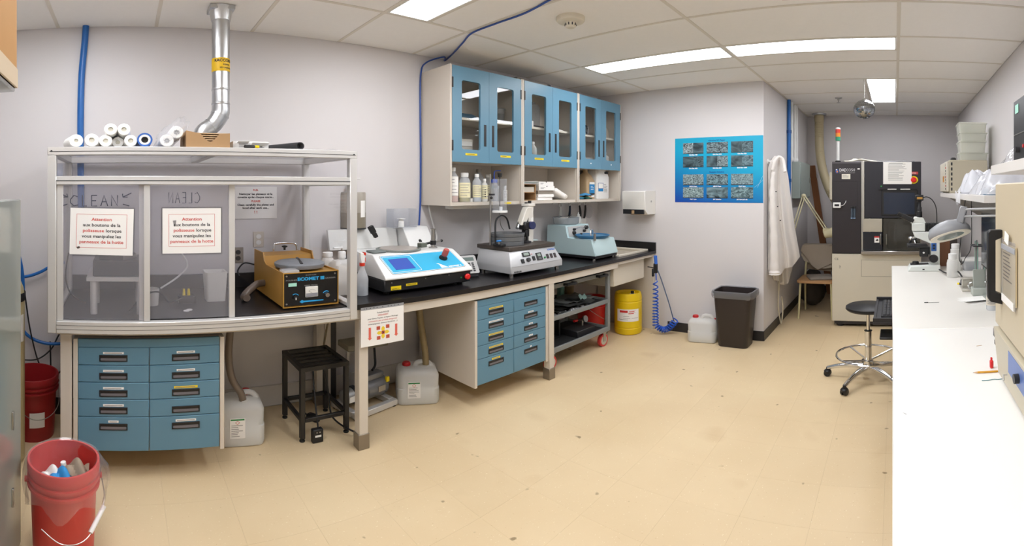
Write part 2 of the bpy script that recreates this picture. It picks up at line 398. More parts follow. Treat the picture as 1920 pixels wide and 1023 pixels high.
for lx, ly in ((-.285, 2.385), (1.243, 2.375), (2.785, 2.375), (1.243, 2.98), (2.785, 2.98)):
    l = B().box(lx - .028, lx + .028, ly - .028, ly + .028, .004, .815, bev=.003).o('leg', BEIGE, bf)
    B().box(lx - .033, lx + .033, ly - .033, ly + .033, 0, .095, bev=.002).o('leg_sleeve', SLV, l)
B().box(1.285, 1.33, 2.98, 3.03, .0, .877, bev=.002).o('upright', BEIGE, bf)
B().box(1.33, 1.37, 2.98, 3.03, .0, .877, bev=.002).o('upright', DARK, bf)

# drawer cabinets
def drawers(x0, x1, z0, z1, label, strips, feet=False):
    t = thing('drawer_cabinet', label, 'cabinet', (x0, 2.36, z0), group='blue drawer units under the bench')
    w = x1 - x0; h = z1 - z0
    b = B(); b.box(-.022, 0, -.004, .62, -.012, h, bev=.002); b.box(w, w + .022, -.004, .62, -.012, h, bev=.002); b.box(0, w, .018, .62, -.008, h - .002)
    b.o('carcass', BEIGE, t)
    B().box(.001, w - .001, 0, .017, h * .925, h - .001, bev=.002).o('header_panel', BLUE, t)
    rows = [.925, .765, .612, .46, .305, 0]
    for c in range(2):
        for r in range(5):
            za, zb = h * rows[r + 1] + .0015, h * rows[r] - .0015; xa, xb = c * w / 2 + .0015, (c + 1) * w / 2 - .0015
            d = B().box(xa, xb, 0, .017, za, zb, bev=.0025).o('drawer', BLUE, t)
            xc = (xa + xb) / 2 + (.005 if c else 0); zc = zb - (.058 if r < 4 else .052)
            hd = B().frame(xc - .068, xc + .068, zc - .018, zc + .018, .006, -.004, .004, bev=.001)
            hd.box(xc - .063, xc + .063, -.001, .001, zc + .0, zc + .013); hd.o('handle', BLACK, d)
            B().prism([(-.001, zc - .0125), (-.003, zc - .0125), (-.001, zc + .001)], 'x', xc - .06, xc + .06).o('handle_lip', mat('handle_grey', '6f6c70', .4), d)
            k = strips[c][r]
            if k:
                lw = k[1] / 2
                s = B().box(xc - lw, xc + lw, -.0012, .0, zc + .023, zc + .035).o('label_strip', YEL if k[0] == 'y' else PAPER, d)
                lines(d, xc - lw + .006, xc + lw - .006, zc + .0265, zc + .0315, 1, -.0015, INKG, hgt=.7, jit=.1)
    return t
drawers(-.228, .462, .168, .79, 'blue ten-drawer unit with mostly white strips under the acrylic enclosure', [[('w', .1)] * 4 + [('w', .05)], [('w', .09), ('w', .09), ('y', .115), None, ('w', .1)]])
drawers(2.062, 2.73, .172, .80, 'blue ten-drawer unit with yellow strips beside the utility cart', [[('y', .125), ('w', .13), ('y', .13), ('y', .125), ('y', .075)], [None, ('w', .055), ('w', .04), ('w', .04), ('w', .016)]])

# ---------------------------------------------------------------- polishing enclosure (hood)
hx0, hx1, hy0, hy1, hz = -.365, 1.172, 2.285, 3.0, 1.85
hd = thing('polishing_enclosure', 'aluminium-framed clear acrylic enclosure standing on the bench over the gold polisher', 'enclosure', (0, 0, 0))
pw = .042
def prof(name, *a):
    o = B().box(*a, bev=.003).o(name, ALU, hd)
    return o
for x in (hx0, hx1 - pw):
    prof('front_post', x, x + pw, hy0, hy0 + pw, .912 if False else .84, hz - .045)
    prof('rear_post', x, x + pw, hy1 - pw, hy1, .912, hz - .045)
fr = prof('top_rail', hx0, hx1, hy0, hy0 + pw, hz - .045, hz)
B().box(hx0 + .01, hx1 - .01, hy0 - .001, hy0, hz - .026, hz - .023).o('slot', DARK, fr)
prof('top_rail', hx0, hx1, hy1 - pw, hy1, hz - .045, hz)
for x in (hx0, hx1 - pw, .40): prof('top_cross_rail', x, x + pw, hy0 + pw, hy1 - pw, hz - .045, hz)
mr_ = prof('track_rail', hx0 + pw, hx1 - pw, hy0, hy0 + pw, 1.645, 1.692)
B().box(hx0 + pw, hx1 - pw, hy0 - .001, hy0, 1.664, 1.669).o('slot', DARK, mr_)
br = prof('sill_rail', hx0 + pw, hx1 - pw, hy0, hy0 + .042, .84, .905)
for z in (.862, .884): B().box(hx0 + pw, hx1 - pw, hy0 - .001, hy0, z, z + .003).o('slot', mat('groove', '7d7a76', .5), br)
for x in (hx0, hx1 - pw):
    prof('side_rail', x, x + pw, hy0 + pw, hy1 - pw, .912, .935); prof('side_rail', x, x + pw, hy0 + pw, hy1 - pw, 1.645, 1.675)
B().box(hx0 + pw, hx1 - pw, hy0 + .018, hy0 + .023, 1.692, hz - .045).o('header_pane', ACRY, hd)
for x in (hx0 + .02, hx1 - .024): B().box(x, x + .005, hy0 + pw, hy1 - pw, .935, hz - .045).o('side_pane', ACRY, hd)
B().box(hx0 + pw, hx1 - pw, hy1 - .02, hy1 - .015, .915, hz - .045).o('rear_pane', ACRY, hd)
TOPP = clear('frosted_top', (246, 246, 248), body=.13, bodycol=(225, 223, 224), rough=.2)
B().box(hx0 + pw, .40, hy0 + pw, hy1 - pw, hz - .008, hz - .003).o('top_pane', TOPP, hd)
B().box(.40 + pw, hx1 - pw, hy0 + pw, hy1 - pw, hz - .008, hz - .003).o('top_pane', TOPP, hd)
for x in (hx0 + .02, hx1 - .02): B().cyl((x, hy0 - .0015, hz - .022), (x, hy0, hz - .022), .005, seg=10).o('bolt', DARK, hd)
MARK = mat('marker', '4b4d58', .7)
def slide(x0, x1, y):
    s = B().box(x0 + .02, x1 - .02, y + .006, y + .011, .912, 1.642).o('sliding_panel', SCUFF, hd)
    B().box(x0, x0 + .03, y, y + .018, .906, 1.645, bev=.002).o('stile', ALU, s); B().box(x1 - .03, x1, y, y + .018, .906, 1.645, bev=.002).o('stile', ALU, s)
    return s
s1 = slide(-.322, .118, 2.30); s2 = slide(.066, .530, 2.322)
def stroke(par, P, y, r=.0026):
    return B().tube([(x, y, z) for x, z in P], r, 5).o('marker_stroke', MARK, par)
# hand-written CLEAN with arrows
def clean(par, xa, z, w, y, flip=1, r=.0026):
    cw = w / 5
    L5 = [[[(.9, .85), (.5, 1), (.1, .6), (.1, .3), (.5, 0), (.95, .1)]], [[(.3, 1), (.3, 0), (.8, 0)]], [[(.2, 1), (.2, 0), (.8, 0)], [(.2, 1), (.8, 1)], [(.2, .5), (.7, .5)]],
          [[(.1, 0), (.45, 1), (.85, 0)], [(.2, .4), (.75, .4)]], [[(.15, 0), (.15, 1), (.8, 0), (.8, 1)]]]
    for i, g in enumerate(L5):
        for s in g:
            P = [((xa + (i + q[0] * .9) * cw) if flip > 0 else (xa + w - (i + q[0] * .9) * cw), z + q[1] * .058) for q in s]
            stroke(par, P, y, r)
clean(s1, -.262, 1.53, .24, 2.3045)
for P in ([(-.31, 1.60), (-.27, 1.578)], [(-.29, 1.578), (-.27, 1.578), (-.275, 1.596)], [(-.305, 1.528), (-.272, 1.54)], [(.03, 1.6), (-.01, 1.578)], [(-.012, 1.596), (-.01, 1.578), (.012, 1.578)], [(.02, 1.53), (-.01, 1.54)]):
    stroke(s1, P, 2.3045)
clean(s2, .20, 1.545, .16, 2.327, -1, .0018)

# paper signs
def sign(label, loc, w, h, rz=0, tilt=0):
    t = thing('paper_sign', label, 'sign', loc, rz, group=None)
    t.rotation_euler[1] = R(tilt)
    B().box(0, w, -.0008, 0, 0, h).o('sheet', PAPER, t); return t
for lb, x, y, tl, xtra in (('laminated Attention notice with a brown corner stain under the word CLEAN', -.262, 2.303, 1.2, 0), ('laminated Attention notice on the sliding panel beside the paper towel-free rear outlet', .178, 2.327, 0, 1)):
    if xtra: lb = 'laminated Attention notice with a grey smudge on the middle sliding panel'
    w, h = (.298, .252) if not xtra else (.283, .248)
    t = sign(lb, (x, y, 1.268), w, h, tilt=tl)
    B().frame(-.006, w + .006, -.008, h + .006, .006, -.0005, 0).o('laminate_edge', ACRY, t)
    B().frame(.03, w - .03, .038, h - .032, .0016, -.0012, -.0007).o('border', INKR, t)
    for i, (s, c) in enumerate((('Attention', INKR), ('aux boutons de la', INK), (None, 0), ('vous manipulez les', INK), ('panneaux de la hotte', INKR))):
        zz = h - .068 - i * .0305
        if s: txt(t, s, .0245, w / 2, -.0012, zz, c, bold=.0004)
        else:
            txt(t, 'polisseuse', .0245, w / 2 + .012, -.0012, zz, INKR, al='RIGHT', bold=.0004); txt(t, 'lorsque', .0245, w / 2 + .02, -.0012, zz, INK, al='LEFT', bold=.0004)
    if xtra: B().prism([(.05, .18), (.066, .182), (.064, .16), (.056, .146)], 'y', -.0014, -.0008).o('smudge', INKG, t)
    else: B().prism([(.032, .04), (.046, .045), (.05, .036), (.038, .03)], 'y', -.0014, -.0008).o('stain', mat('stain', '4a3f3a', .8), t)
t = sign('grey-white bilingual cleaning notice taped to the wall inside the enclosure', (.69, 3.046, 1.405), .285, .235)
SER = INK
for i, (s, c, sz) in enumerate((('N.B.', INKR, .019), ('Nettoyer les plateaux et la', SER, .0205), ('cuvette après chaque usage...', SER, .0205), ('PLEASE', INKR, .019), ('Clean carefully the plates and', SER, .0205), ('bowl after each use...', SER, .0205), ('! !', INKR, .026))):
    txt(t, s, sz, .142, -.0012, .205 - [0, .03, .053, .083, .11, .133, .166][i], c, bold=.0007)

# sign hanging from the worktop edge
t = sign('white notice with red arrows hanging from the worktop edge over the bench leg', (1.213, 2.326, .645), .272, .226)
B().box(0, .272, -.0015, -.0008, .2265, .2445).o('punched_strip', clear('punched_plastic', (220, 222, 226), body=.5), t)
b = B()
for k in (.02, .035, .058, .08, .1, .135, .17, .19, .21, .235): b.cyl((k, -.002, .236), (k, -.0014, .236), .0028, seg=8)
b.o('holes', BLACK, t)['kind'] = 'stuff'
for i, (s, c) in enumerate((('Poubelle ROUGE', INK), ('UNIQUEMENT', INKR), ('pour Gants, Papiers, et Papiers Parlouge', INK), ('contaminés par produits dangereux', INKR), ('(champignons, levures bactéries ...)', INK))):
    txt(t, s, .0135 if i < 2 else .012, .138, -.0012, .198 - i * .0165, c, w=[.075, .065, .19, .18, .185][i])
RARR = mat('arrow_red', 'e06a58', .7)
for xx in (.055, .222): B().prism([(xx - .007, .115), (xx + .007, .115), (xx + .007, .05), (xx + .013, .05), (xx, .036), (xx - .013, .05), (xx - .007, .05)], 'y', -.0014, -.0008).o('arrow', RARR, t)
FLW = mat('flower_yellow', 'f0d23c', .7)
for a in range(4): B().prism([(x * cos(a * pi / 2) - z * sin(a * pi / 2) + .138, x * sin(a * pi / 2) + z * cos(a * pi / 2) + .074) for x, z in ((0, .006), (.011, .016), (.01, .03), (0, .04), (-.01, .03), (-.011, .016))], 'y', -.0012, -.0008).o('petal', FLW, t)
for dx, dz in ((-.03, .031), (.029, .034), (-.028, -.031), (.03, -.03)): B().box(.138 + dx - .011, .138 + dx + .011, -.0014, -.0008, .074 + dz - .011, .074 + dz + .011).o('pictogram', mat('picto', 'c2553f', .7, var=.5, vs=220), t)
B().box(.128, .148, -.0016, -.0008, .063, .085).o('hazard_square', mat('hazard_square', 'd86a4c', .7), t)
b = B(); b.box(-.009, .009, -.002, -.0014, -.002, .002, m=T(.138, 0, .074) @ RY(45)); b.box(-.009, .009, -.002, -.0014, -.002, .002, m=T(.138, 0, .074) @ RY(-45)); b.o('hazard_cross', INK, t)

# ---------------------------------------------------------------- on top of the enclosure
HT = hz + .002
ROLL = mat('filter_white', 'f4f3ef', .7, bump=.2, bs=120); CORE = mat('filter_core', 'd9d6c8', .7)
def roll(px, pz, r, label, y0=2.30, ln=.25, core=CORE, mtl=ROLL, dx=0, cr=.4):
    x = ony(px, y0); t = thing('filter_roll', label, 'filter roll', (x, y0, pz), group='filter rolls on the enclosure')
    def ring(rad, y): return [(rad * cos(2 * pi * i / 28) + dx * y, y, rad * sin(2 * pi * i / 28)) for i in range(28)]
    B().rings([ring(r * cr, .012), ring(r * cr, 0), ring(r * .93, 0), ring(r, .004), ring(r, ln), ring(r * cr, ln)], cap=False).o('sleeve', mtl, t)
    b = B(); b.rings([ring(r * cr * 1.02, .008), ring(r * cr * .6, .006), ring(r * cr * .4, .02)]); b.o('core', core, t); return t
rz_ = .0345
g2 = 'white filter roll lying in the lower row on the enclosure'
roll(172, HT + rz_, rz_, 'white filter roll second from the blue pipe in the lower row'); roll(198, HT + .032, .032, 'white filter roll third from the blue pipe in the lower row', 2.31)
roll(221, HT + .029, .029, 'greyish filter roll set back under the two upper rolls', 2.36, core=DARK if False else CORE)
roll(245, HT + .031, .031, 'white filter roll beside the blue-rimmed tube')
roll(207.5, HT + .0925, .0315, 'upper white filter roll over the third roll', 2.30); roll(232.5, HT + .0915, .0315, 'upper white filter roll next to the blue-rimmed tube side', 2.30)
roll(143, HT + .034, .034, 'crooked white filter roll in front of the blue pipe', 2.31, dx=-.3, ln=.16, cr=.3)
t = thing('cartridge', 'blue-rimmed white cartridge with a black bore on the enclosure', 'cartridge', (ony(271.5, 2.30), 2.30, HT + .0365))
def rg(rad, y): return [(rad * cos(2 * pi * i / 30), y, rad * sin(2 * pi * i / 30)) for i in range(30)]
B().rings([rg(.028, .002), rg(.028, 0), rg(.0365, 0), rg(.0365, .25), rg(.027, .25)], cap=False).o('jacket', mat('cartridge_blue', '3768b8', .4), t)
B().rings([rg(.017, .03), rg(.017, .001), rg(.0278, .001), rg(.0278, .2)], cap=False).o('lining', WHITE, t)
B().rings([rg(.0168, .02), rg(.0168, .24)]).o('bore', BLACK, t)
# bag of rolls
bx = ony(315, 2.32); t = thing('bagged_rolls', 'clear plastic bag holding two white rolls beside the cardboard box', 'bag', (bx, 2.32, HT))
ST = mat('star_grey', '8f9094', .7)
for dx, dz in ((-.004, .036), (.042, .083)):
    r_ = B().rings([[(rad * cos(2 * pi * i / 24) + dx, y, rad * sin(2 * pi * i / 24) + dz) for i in range(24)] for rad, y in ((.012, .02), (.012, .012), (.03, .012), (.034, .016), (.034, .22), (.01, .22))]).o('roll', ROLL, t)
    b = B()
    for k in range(8): b.box(.004, .014, .0095, .0115, -.0012, .0012, m=T(dx, 0, dz) @ RY(45 * k))
    b.o('star_core', ST, r_)
def bagfn(cx, cz, ax, az, ln, seed, amp=.12):
    def f(u, v):
        a = 2 * pi * u; k = sin(pi * min(1, max(0, v))) ** .45
        n = 1 + amp * sin(5 * a + seed + 7 * v) * (.3 + v) + amp * .6 * sin(11 * a - 9 * v + seed)
        return (cx + ax * cos(a) * k * n + .6 * (cz * 0), -.012 + ln * v, cz + az * sin(a) * k * n)
    return f
b = B(); b.grid(lambda u, v: (lambda p: (p[0] + (p[2] - .06) * .62, p[1], max(.001, p[2])))(bagfn(.012, .078, .06, .1, .27, 2)(u, v)), 40, 16); b.o('film', FILM, t)
# cardboard tray
x0_, x1_ = ony(350, 2.31), ony(432, 2.31)
t = thing('cardboard_box', 'low brown cardboard box with a torn scalloped opening on the enclosure', 'box', (x0_, 2.32, HT))
w = x1_ - x0_
b = B(); P = [(0, 0), (w, 0), (w, .08)]
for k in range(11): P.append((w * .75 - w * .42 * k / 10, .074 - .042 * sin(pi * k / 10)))
P += [(0, .092)]
b.prism(P, 'y', 0, .004); b.o('front', CARD, t)
B().box(0, .004, .004, .26, 0, .092).o('side', CARD, t); B().box(w - .004, w, .004, .26, 0, .08).o('side', CARD, t); B().box(.004, w - .004, .256, .26, 0, .09).o('back', CARD, t); B().box(.004, w - .004, .004, .256, 0, .004).o('bottom', CARD, t)
for k in range(5): B().box(.006, w - .006, .007 + .004 * k, .25, .03 + .0125 * k, .0345 + .0125 * k, m=RY(.8)).o('folded_sheet', mat('cardboard_pale', 'd6b992', .8), t)
# white carton with a screwdriver
x0_, x1_ = ony(441, 2.33), ony(509, 2.33); w = x1_ - x0_
t = thing('white_carton', 'small white carton with open flaps beside the cardboard box', 'box', (x0_, 2.34, HT))
b = B(); b.box(0, w, .04, .17, 0, .045, bev=.001); b.o('body', WHITE, t)
B().box(.02, w * .42, .0, .05, .042, .044, m=T(0, .0, .0) @ RX(-12)).o('flap', PAPER, t); B().box(w * .5, w - .005, -.005, .05, .034, .036, m=RX(-16)).o('flap', PAPER, t)
lines(t, .03, w - .02, .008, .035, 4, .0396, INKG)
t = thing('screwdriver', 'black and yellow handled screwdriver lying against the white carton', 'screwdriver', (ony(457, 2.325), 2.322, HT + .009))
B().lathe([(.004, 0), (.009, .004), (.0088, .05), (.006, .056)], 12, m=RY(90)).o('grip', BLACK, t); B().lathe([(.0062, .056), (.0075, .06), (.0075, .075), (.004, .078)], 12, m=RY(90)).o('yellow_collar', YEL, t); B().cyl((.078, 0, 0), (.093, 0, 0), .003).o('shaft', DARK, t)
t = thing('black_tube', 'black foam tube lying slantwise on the enclosure', 'tube', (ony(563, 2.36), 2.36, HT + .025))
def rg2(rad, y): return [(rad * cos(2 * pi * i / 26) - .45 * y, y, rad * sin(2 * pi * i / 26)) for i in range(26)]
B().rings([rg2(.018, .04), rg2(.018, 0), rg2(.0225, 0), rg2(.0225, .3), rg2(.018, .3)], cap=False).o('foam_wall', mat('foam_grey', '39393b', .8), t); B().rings([rg2(.0178, .03), rg2(.0178, .29)]).o('bore', BLACK, t)
t = tag(B().grid(lambda u, v: (.80 + .27 * u, 2.305 + .28 * v, HT + .002 + .007 * abs(sin(9 * u + 5 * v)) * (u ** 2 + .15)), 24, 10).o('plastic_sheet', FILM), 'crumpled clear plastic sheet under the black tube', 'plastic sheet')

# exhaust duct
dx_, dy_ = onz(414, 14, HC)
t = thing('exhaust_duct', 'galvanised round exhaust duct rising from the enclosure to the ceiling', 'duct', (dx_, dy_, 0))
rd = .05
zb = zat(200, dx_, dy_)
B().cyl((0, 0, zb), (0, 0, HC - .06), rd, seg=32).o('riser', GALV, t)
for z in (zb + .01, zb + .1, HC - .075): B().lathe([(rd, z), (rd + .003, z + .004), (rd + .003, z + .01), (rd, z + .014)], 32, cap=False).o('seam', GALV, t)
P = spl([(0, 0, zb), (-.004, -.0, zb - .05), (-.04, 0, zb - .115), (-.1, 0, zb - .17), (-.12, 0, HT + .0)], 5)
el = B().tube(P, rd * 1.02, 28).o('elbow', GALV, t)
for q in (5, 11): B().tube([P[q], P[q] + (P[q + 1] - P[q]) * .5], rd * 1.08, 28).o('elbow_rib', GALV, el)
B().tube([P[-4], P[-1]], rd * 1.06, 24).o('tape_wrap', mat('foil_tape', 'd8d9da', .3, 1, bump=.5, bs=25), el)
B().lathe([(rd + .004, HC - .09), (rd + .012, HC - .05), (rd + .018, HC - .012), (rd + .02, HC - .004)], 28).o('foil_collar', mat('foil_tape', 'd8d9da', .3), t)
B().box(-.07, .07, -.06, .06, HC - .03, HC - .002, bev=.003).o('ceiling_box', GALV, t)
zt = zat(124, dx_, dy_)
B().lathe([(rd + .001, zt - .042), (rd + .0015, zt - .04), (rd + .0015, zt + .04), (rd + .001, zt + .042)], 40, cap=False).o('yellow_label', mat('tag_yellow', 'e6b90e', .5), t)
def wraptxt(par, s, size, z, rad, a0, mt, bold=.0003):
    o = txt(par, s, size, 0, 0, 0, mt, bold=bold)
    for v in o.data.vertices:
        a = a0 + v.co.x / rad; v.co = Vector((rad * sin(a), -rad * cos(a) + (v.co.y), z + v.co.z))
    return o
wraptxt(t, 'RACCORD', .024, zt + .016, rd + .002, .2, INK, .0008); wraptxt(t, 'SORTIE', .013, zt - .006, rd + .002, .45, INK); wraptxt(t, 'SECONDAIRE', .013, zt - .026, rd + .002, .45, INK)
# blue wall pipe
xw = ony(155, 3.02)
t = thing('blue_wall_pipe', 'blue plastic pipe running down the wall behind the acrylic enclosure', 'pipe', (0, 0, 0))
B().tube(spl([(xw + .02, 3.024, HC - .002), (xw + .012, 3.024, HC - .12), (xw - .008, 3.024, 2.4), (xw - .014, 3.024, 2.0), (xw - .01, 3.024, 1.45)], 8), .021, 16).o('tube_run', BHOSE, t)
# blue hoses and black cables at the far left
HY = 3.0
def W(px, py, y): x = ony(px, y); return (x, y, zat(py, x, y))
for lb, P, r_ in (('thick blue air hose looping down behind the gas cylinder', [W(12, 458, 2.98), W(28, 465, 2.97), W(38, 490, 2.97), W(43, 530, 2.97), W(42, 575, 2.97), W(36, 597, 2.97)], .012),
                  ('blue air hose crossing level behind the enclosure post', [W(-10, 516, 3.0), W(20, 519, 3.0), W(50, 518, 3.0), W(75, 510, 3.0), W(100, 497, 3.0), W(130, 490, 3.0)], .011),
                  ('blue air hose sagging low toward the bench leg', [W(30, 590, 3.01), W(42, 617, 3.01), W(60, 634, 3.01), W(85, 643, 3.01), W(110, 644, 3.01), W(150, 640, 3.01)], .011)):
    tag(B().tube(spl(P, 8), r_, 12).o('air_hose', BHOSE), lb, 'hose')
for lb, P in (('thin black cable hanging in a deep loop over the dark red bucket', [W(14, 464, 2.99), W(35, 490, 2.99), W(45, 540, 2.99), W(57, 620, 2.99), W(75, 685, 2.99), W(98, 705, 2.99), W(118, 690, 2.99), W(135, 660, 2.99)]),
              ('black cable sagging level beside the bench leg', [W(40, 674, 3.02), W(70, 673, 3.02), W(95, 655, 3.02), W(110, 628, 3.02), W(125, 605, 3.02)]),
              ('short straight black cable dropping behind the dark red bucket', [W(94, 640, 3.03), W(95, 680, 3.03), W(96, 708, 3.03)])):
    tag(B().tube(spl(P, 8), .005, 8).o('cable', CABLE), lb, 'cable')
ZC = .9102
# ================================================================ inside the enclosure
GREYP = mat('grey_plastic', '5e5f63', .5)
t = thing('riser_table', 'small aluminium riser table inside the acrylic enclosure', 'table', (-.04, 2.55, ZC))
B().box(-.15, .15, -.15, .15, .19, .213, bev=.002).o('tabletop', ALU, t)
for sx in (-1, 1):
    for sy in (-1, 1): B().cyl((sx * .115, sy * .12, 0), (sx * .115, sy * .12, .19), .018).o('leg', ALU, t)
t = thing('vibratory_polisher', 'dark grey low polisher standing on the aluminium riser table', 'polisher', (-.03, 2.55, ZC + .2135))
b = B(); b.prism([(-.13, 0), (.13, 0), (.12, .09), (-.115, .09)], 'x', -.13, .14, bev=.006); b.o('housing', mat('hammered_grey', '4c4e52', .45, bump=.3, bs=120), t)
B().lathe([(.09, .09), (.092, .115), (.085, .115), (.083, .097), (.001, .097)], 28).o('bowl', STEEL, t)
B().box(-.1, .02, -.1, -.04, .0905, .115, bev=.002).o('switch_box', GREYP, t)
t = thing('plastic_tub', 'square milky plastic tub inside the enclosure behind the middle panel', 'container', (.50, 2.70, ZC))
b = B(); b.loft([(0, .052, .05, .012), (.185, .062, .06, .015), (.185, .058, .056, .013), (.006, .048, .046, .01)]); b.o('shell', POLY, t)
t = thing('junction_box', 'small black outlet box with two yellow wire nuts inside the enclosure', 'outlet box', (.335, 2.66, ZC))
B().box(-.045, .045, -.035, .035, 0, .045, bev=.003).o('box', BLACK, t)
for dx in (-.014, .012): B().cyl((dx, 0, .045), (dx, 0, .085), .009, .006, 12).o('wire_nut', YEL, t)
t = thing('white_cup', 'white plastic cup standing beside the junction box in the enclosure', 'cup', (.14, 2.62, ZC))
B().lathe([(.001, 0), (.038, 0), (.044, .1), (.041, .1), (.036, .006), (.001, .006)], 24).o('shell', POLY, t)
tag(B().tube(spl([(.02, 2.45, ZC + .008), (.1, 2.5, ZC + .09), (.18, 2.52, ZC + .1), (.24, 2.6, ZC + .02), (.33, 2.62, ZC + .05)], 8), .005, 8).o('cable', CABLE), 'black cable arching to the junction box inside the enclosure', 'cable')
tag(B().tube(spl([(.2, 2.75, ZC + .07), (.3, 2.8, ZC + .13), (.36, 2.82, ZC + .2), (.33, 2.84, ZC + .28), (.27, 2.9, ZC + .34)], 8), .006, 8).o('tubing', POLY), 'pale flexible tubing curving up inside the enclosure', 'tubing')
tag(B().tube(spl([(-.30, 2.6, ZC + .32), (-.31, 2.55, ZC + .2), (-.28, 2.5, ZC + .1), (-.2, 2.47, ZC + .05)], 8), .004, 8).o('cable', CABLE), 'thin black cable hanging beside the riser table', 'cable')
t = thing('soap_dish', 'two white ceramic chips lying on the enclosure floor', 'chips', (.31, 2.46, ZC))
for dx, dy in ((0, 0), (.018, .02)): B().lathe([(.001, 0), (.014, 0), (.016, .003), (.014, .006), (.001, .006)], 14, m=T(dx, dy, 0)).o('chip', WHITE, t)
for lb, px, py in (('wall outlet seen beside the middle sliding panel', 446, 478),):
    x = ony(px, 3.05); t = thing('wall_outlet', lb, 'outlet', (x, 3.05, zat(py, x, 3.05)))
    B().box(-.036, .036, -.006, 0, -.058, .058, bev=.003).o('plate', mat('outlet_plate', 'a39b90', .4, .3), t)
    for dz in (-.022, .022):
        s = B().cyl((0, -.009, dz), (0, -.006, dz), .017, seg=18).o('socket', DARK, t)
x = ony(575, 3.04); t = thing('wall_outlet', 'pale wall outlet behind the handle of the gold polisher', 'outlet', (x - .33, 3.05, 1.25)); B().box(-.036, .036, -.006, 0, -.058, .058, bev=.003).o('plate', BEIGE, t)
for dz in (-.022, .022): B().cyl((0, -.009, dz), (0, -.006, dz), .017, seg=18).o('socket', WHITE, t)

# ---------------------------------------------------------------- gold polisher
GOLD = mat('gold_enamel', 'b98a3e', .42, var=.03, vs=6)
t = thing('gold_polisher', 'gold polisher with black front panel and grey lid inside the enclosure', 'polisher', (.795, 2.385, ZC))
w, d, h = .312, .56, .215
for x_ in (0, w - .006): B().prism([(0, .012), (d, .012), (d, .285), (d - .19, .285), (d - .215, h + .02), (.3, h), (0, h)], 'x', x_, x_ + .006).o('side_panel', GOLD, t)
b = B(); b.prism([(.008, .014), (d - .005, .014), (d - .005, .262), (d - .185, .262), (d - .2, h - .01), (.008, h - .01)], 'x', .006, w - .006); b.o('body', GOLD, t)
for sx in (.04, w - .04):
    for sy in (.05, d - .05): B().cyl((sx, sy, 0), (sx, sy, .016), .015, seg=12).o('foot', RUBBER, t)
fp = B().box(.004, w - .004, -.002, .008, .018, h - .006, bev=.001).o('front_panel', mat('panel_black', '121214', .35), t)
fr_ = B(); fr_.frame(0, w, .008, h, .005, -.006, .004); fr_.o('gold_bezel', mat('gold_trim', 'd0a04c', .35, .4), t)
CYAN = mat('panel_cyan', '2aa3dc', .6); LG = mat('panel_grey_print', '9a9a98', .7)
yy = -.0026
txt(t, 'ECOMET III', .026, .155, yy, .165, CYAN, w=.15, bold=.0012)
txt(t, 'POLISHER', .011, .047, yy, .166, LG, w=.062); txt(t, 'GRINDER', .011, .265, yy, .166, LG, w=.062); txt(t, 'BUEHLER', .008, .155, yy, .193, LG, w=.06); txt(t, 'SPEED METER', .008, .155, yy, .131, LG, w=.075)
B().box(.03, .075, -.0032, -.002, .133, .153).o('mint_sticker', mat('mint', 'a9e0cf', .6), t)
mt_ = B().box(.122, .192, -.01, -.002, .064, .127, bev=.002).o('meter', mat('meter_face', 'e8e6e0', .3), t)
B().box(.125, .189, -.0112, -.0102, .067, .088).o('meter_base', mat('meter_grey', '8d8d92', .5), mt_); B().box(0, .024, -.0115, -.0105, -.0006, .0006, m=T(.158, 0, .088) @ RY(-145) @ RY(360)).o('needle', INK, mt_)
B().tube([(.158 + .022 * cos(a), -.011, .088 + .022 * sin(a)) for a in [R(35 + 11 * k) for k in range(11)]], .0005, 4).o('scale_arc', INK, mt_)
kb = B().cyl((.067, -.014, .067), (.067, -.002, .067), .013, seg=20).o('selector_knob', BLACK, t); B().box(-.002, .002, -.0155, -.0135, -.012, .002, m=T(.067, 0, .067)).o('pointer', WHITE, kb)
B().lathe([(.001, .02), (.012, .02), (.014, .014), (.014, .0)], 20, m=T(.242, -.002, .07) @ RX(90)).o('speed_knob', CHROME, t)
for cx, cz, a0, a1 in ((.067, .067, 35, 130), (.242, .07, 50, 150)): B().tube([(cx + .021 * cos(R(a0 + (a1 - a0) * k / 8)), -.003, cz + .021 * sin(R(a0 + (a1 - a0) * k / 8))) for k in range(9)], .0022, 5).o('dial_arc', CYAN, t)
for cx, cz in ((.02, .03), (.02, h - .02), (w - .02, .03), (w - .02, h - .02)): B().cyl((cx, -.004, cz), (cx, -.002, cz), .005, seg=10).o('screw', STEEL, t)
B().prism([(.09, .038), (.1, .034), (.225, .036), (.225, .042), (.1, .044)], 'y', -.0032, -.0022).o('brand_stripe', CYAN, t); B().cyl((.105, -.0036, .039), (.105, -.002, .039), .009, seg=16).o('brand_roundel', CYAN, t)
B().lathe([(.135, h + .004), (.14, h + .012), (.14, h + .028), (.13, h + .034), (.06, h + .04), (.001, h + .042)], 40, m=T(w / 2, .175, 0)).o('lid', mat('worn_grey_lid', '84878c', .6, var=.25, vs=22), t)
B().box(w / 2 - .008, w / 2 + .008, .06, .30, h + .036, h + .042, bev=.002, m=T(w / 2, .175, 0) @ RZ(-14) @ T(-w / 2, -.175, 0)).o('lid_strap', DARK, t)
B().box(.005, .09, -.004, .07, h - .002, h + .014, bev=.003).o('clear_block', POLY2, t)
B().tube(spl([(.09, d - .12, .283), (.092, d - .12, .325), (.11, d - .12, .335), (.2, d - .12, .333), (.232, d - .12, .322), (.24, d - .12, .283)], 6), .007, 10).o('handle', CHROME, t)
B().lathe([(.007, .285), (.007, .3), (.018, .305), (.018, .312), (.006, .316), (.001, .316)], 16, m=T(.165, d - .1, 0)).o('cap_knob', BLACK, t)
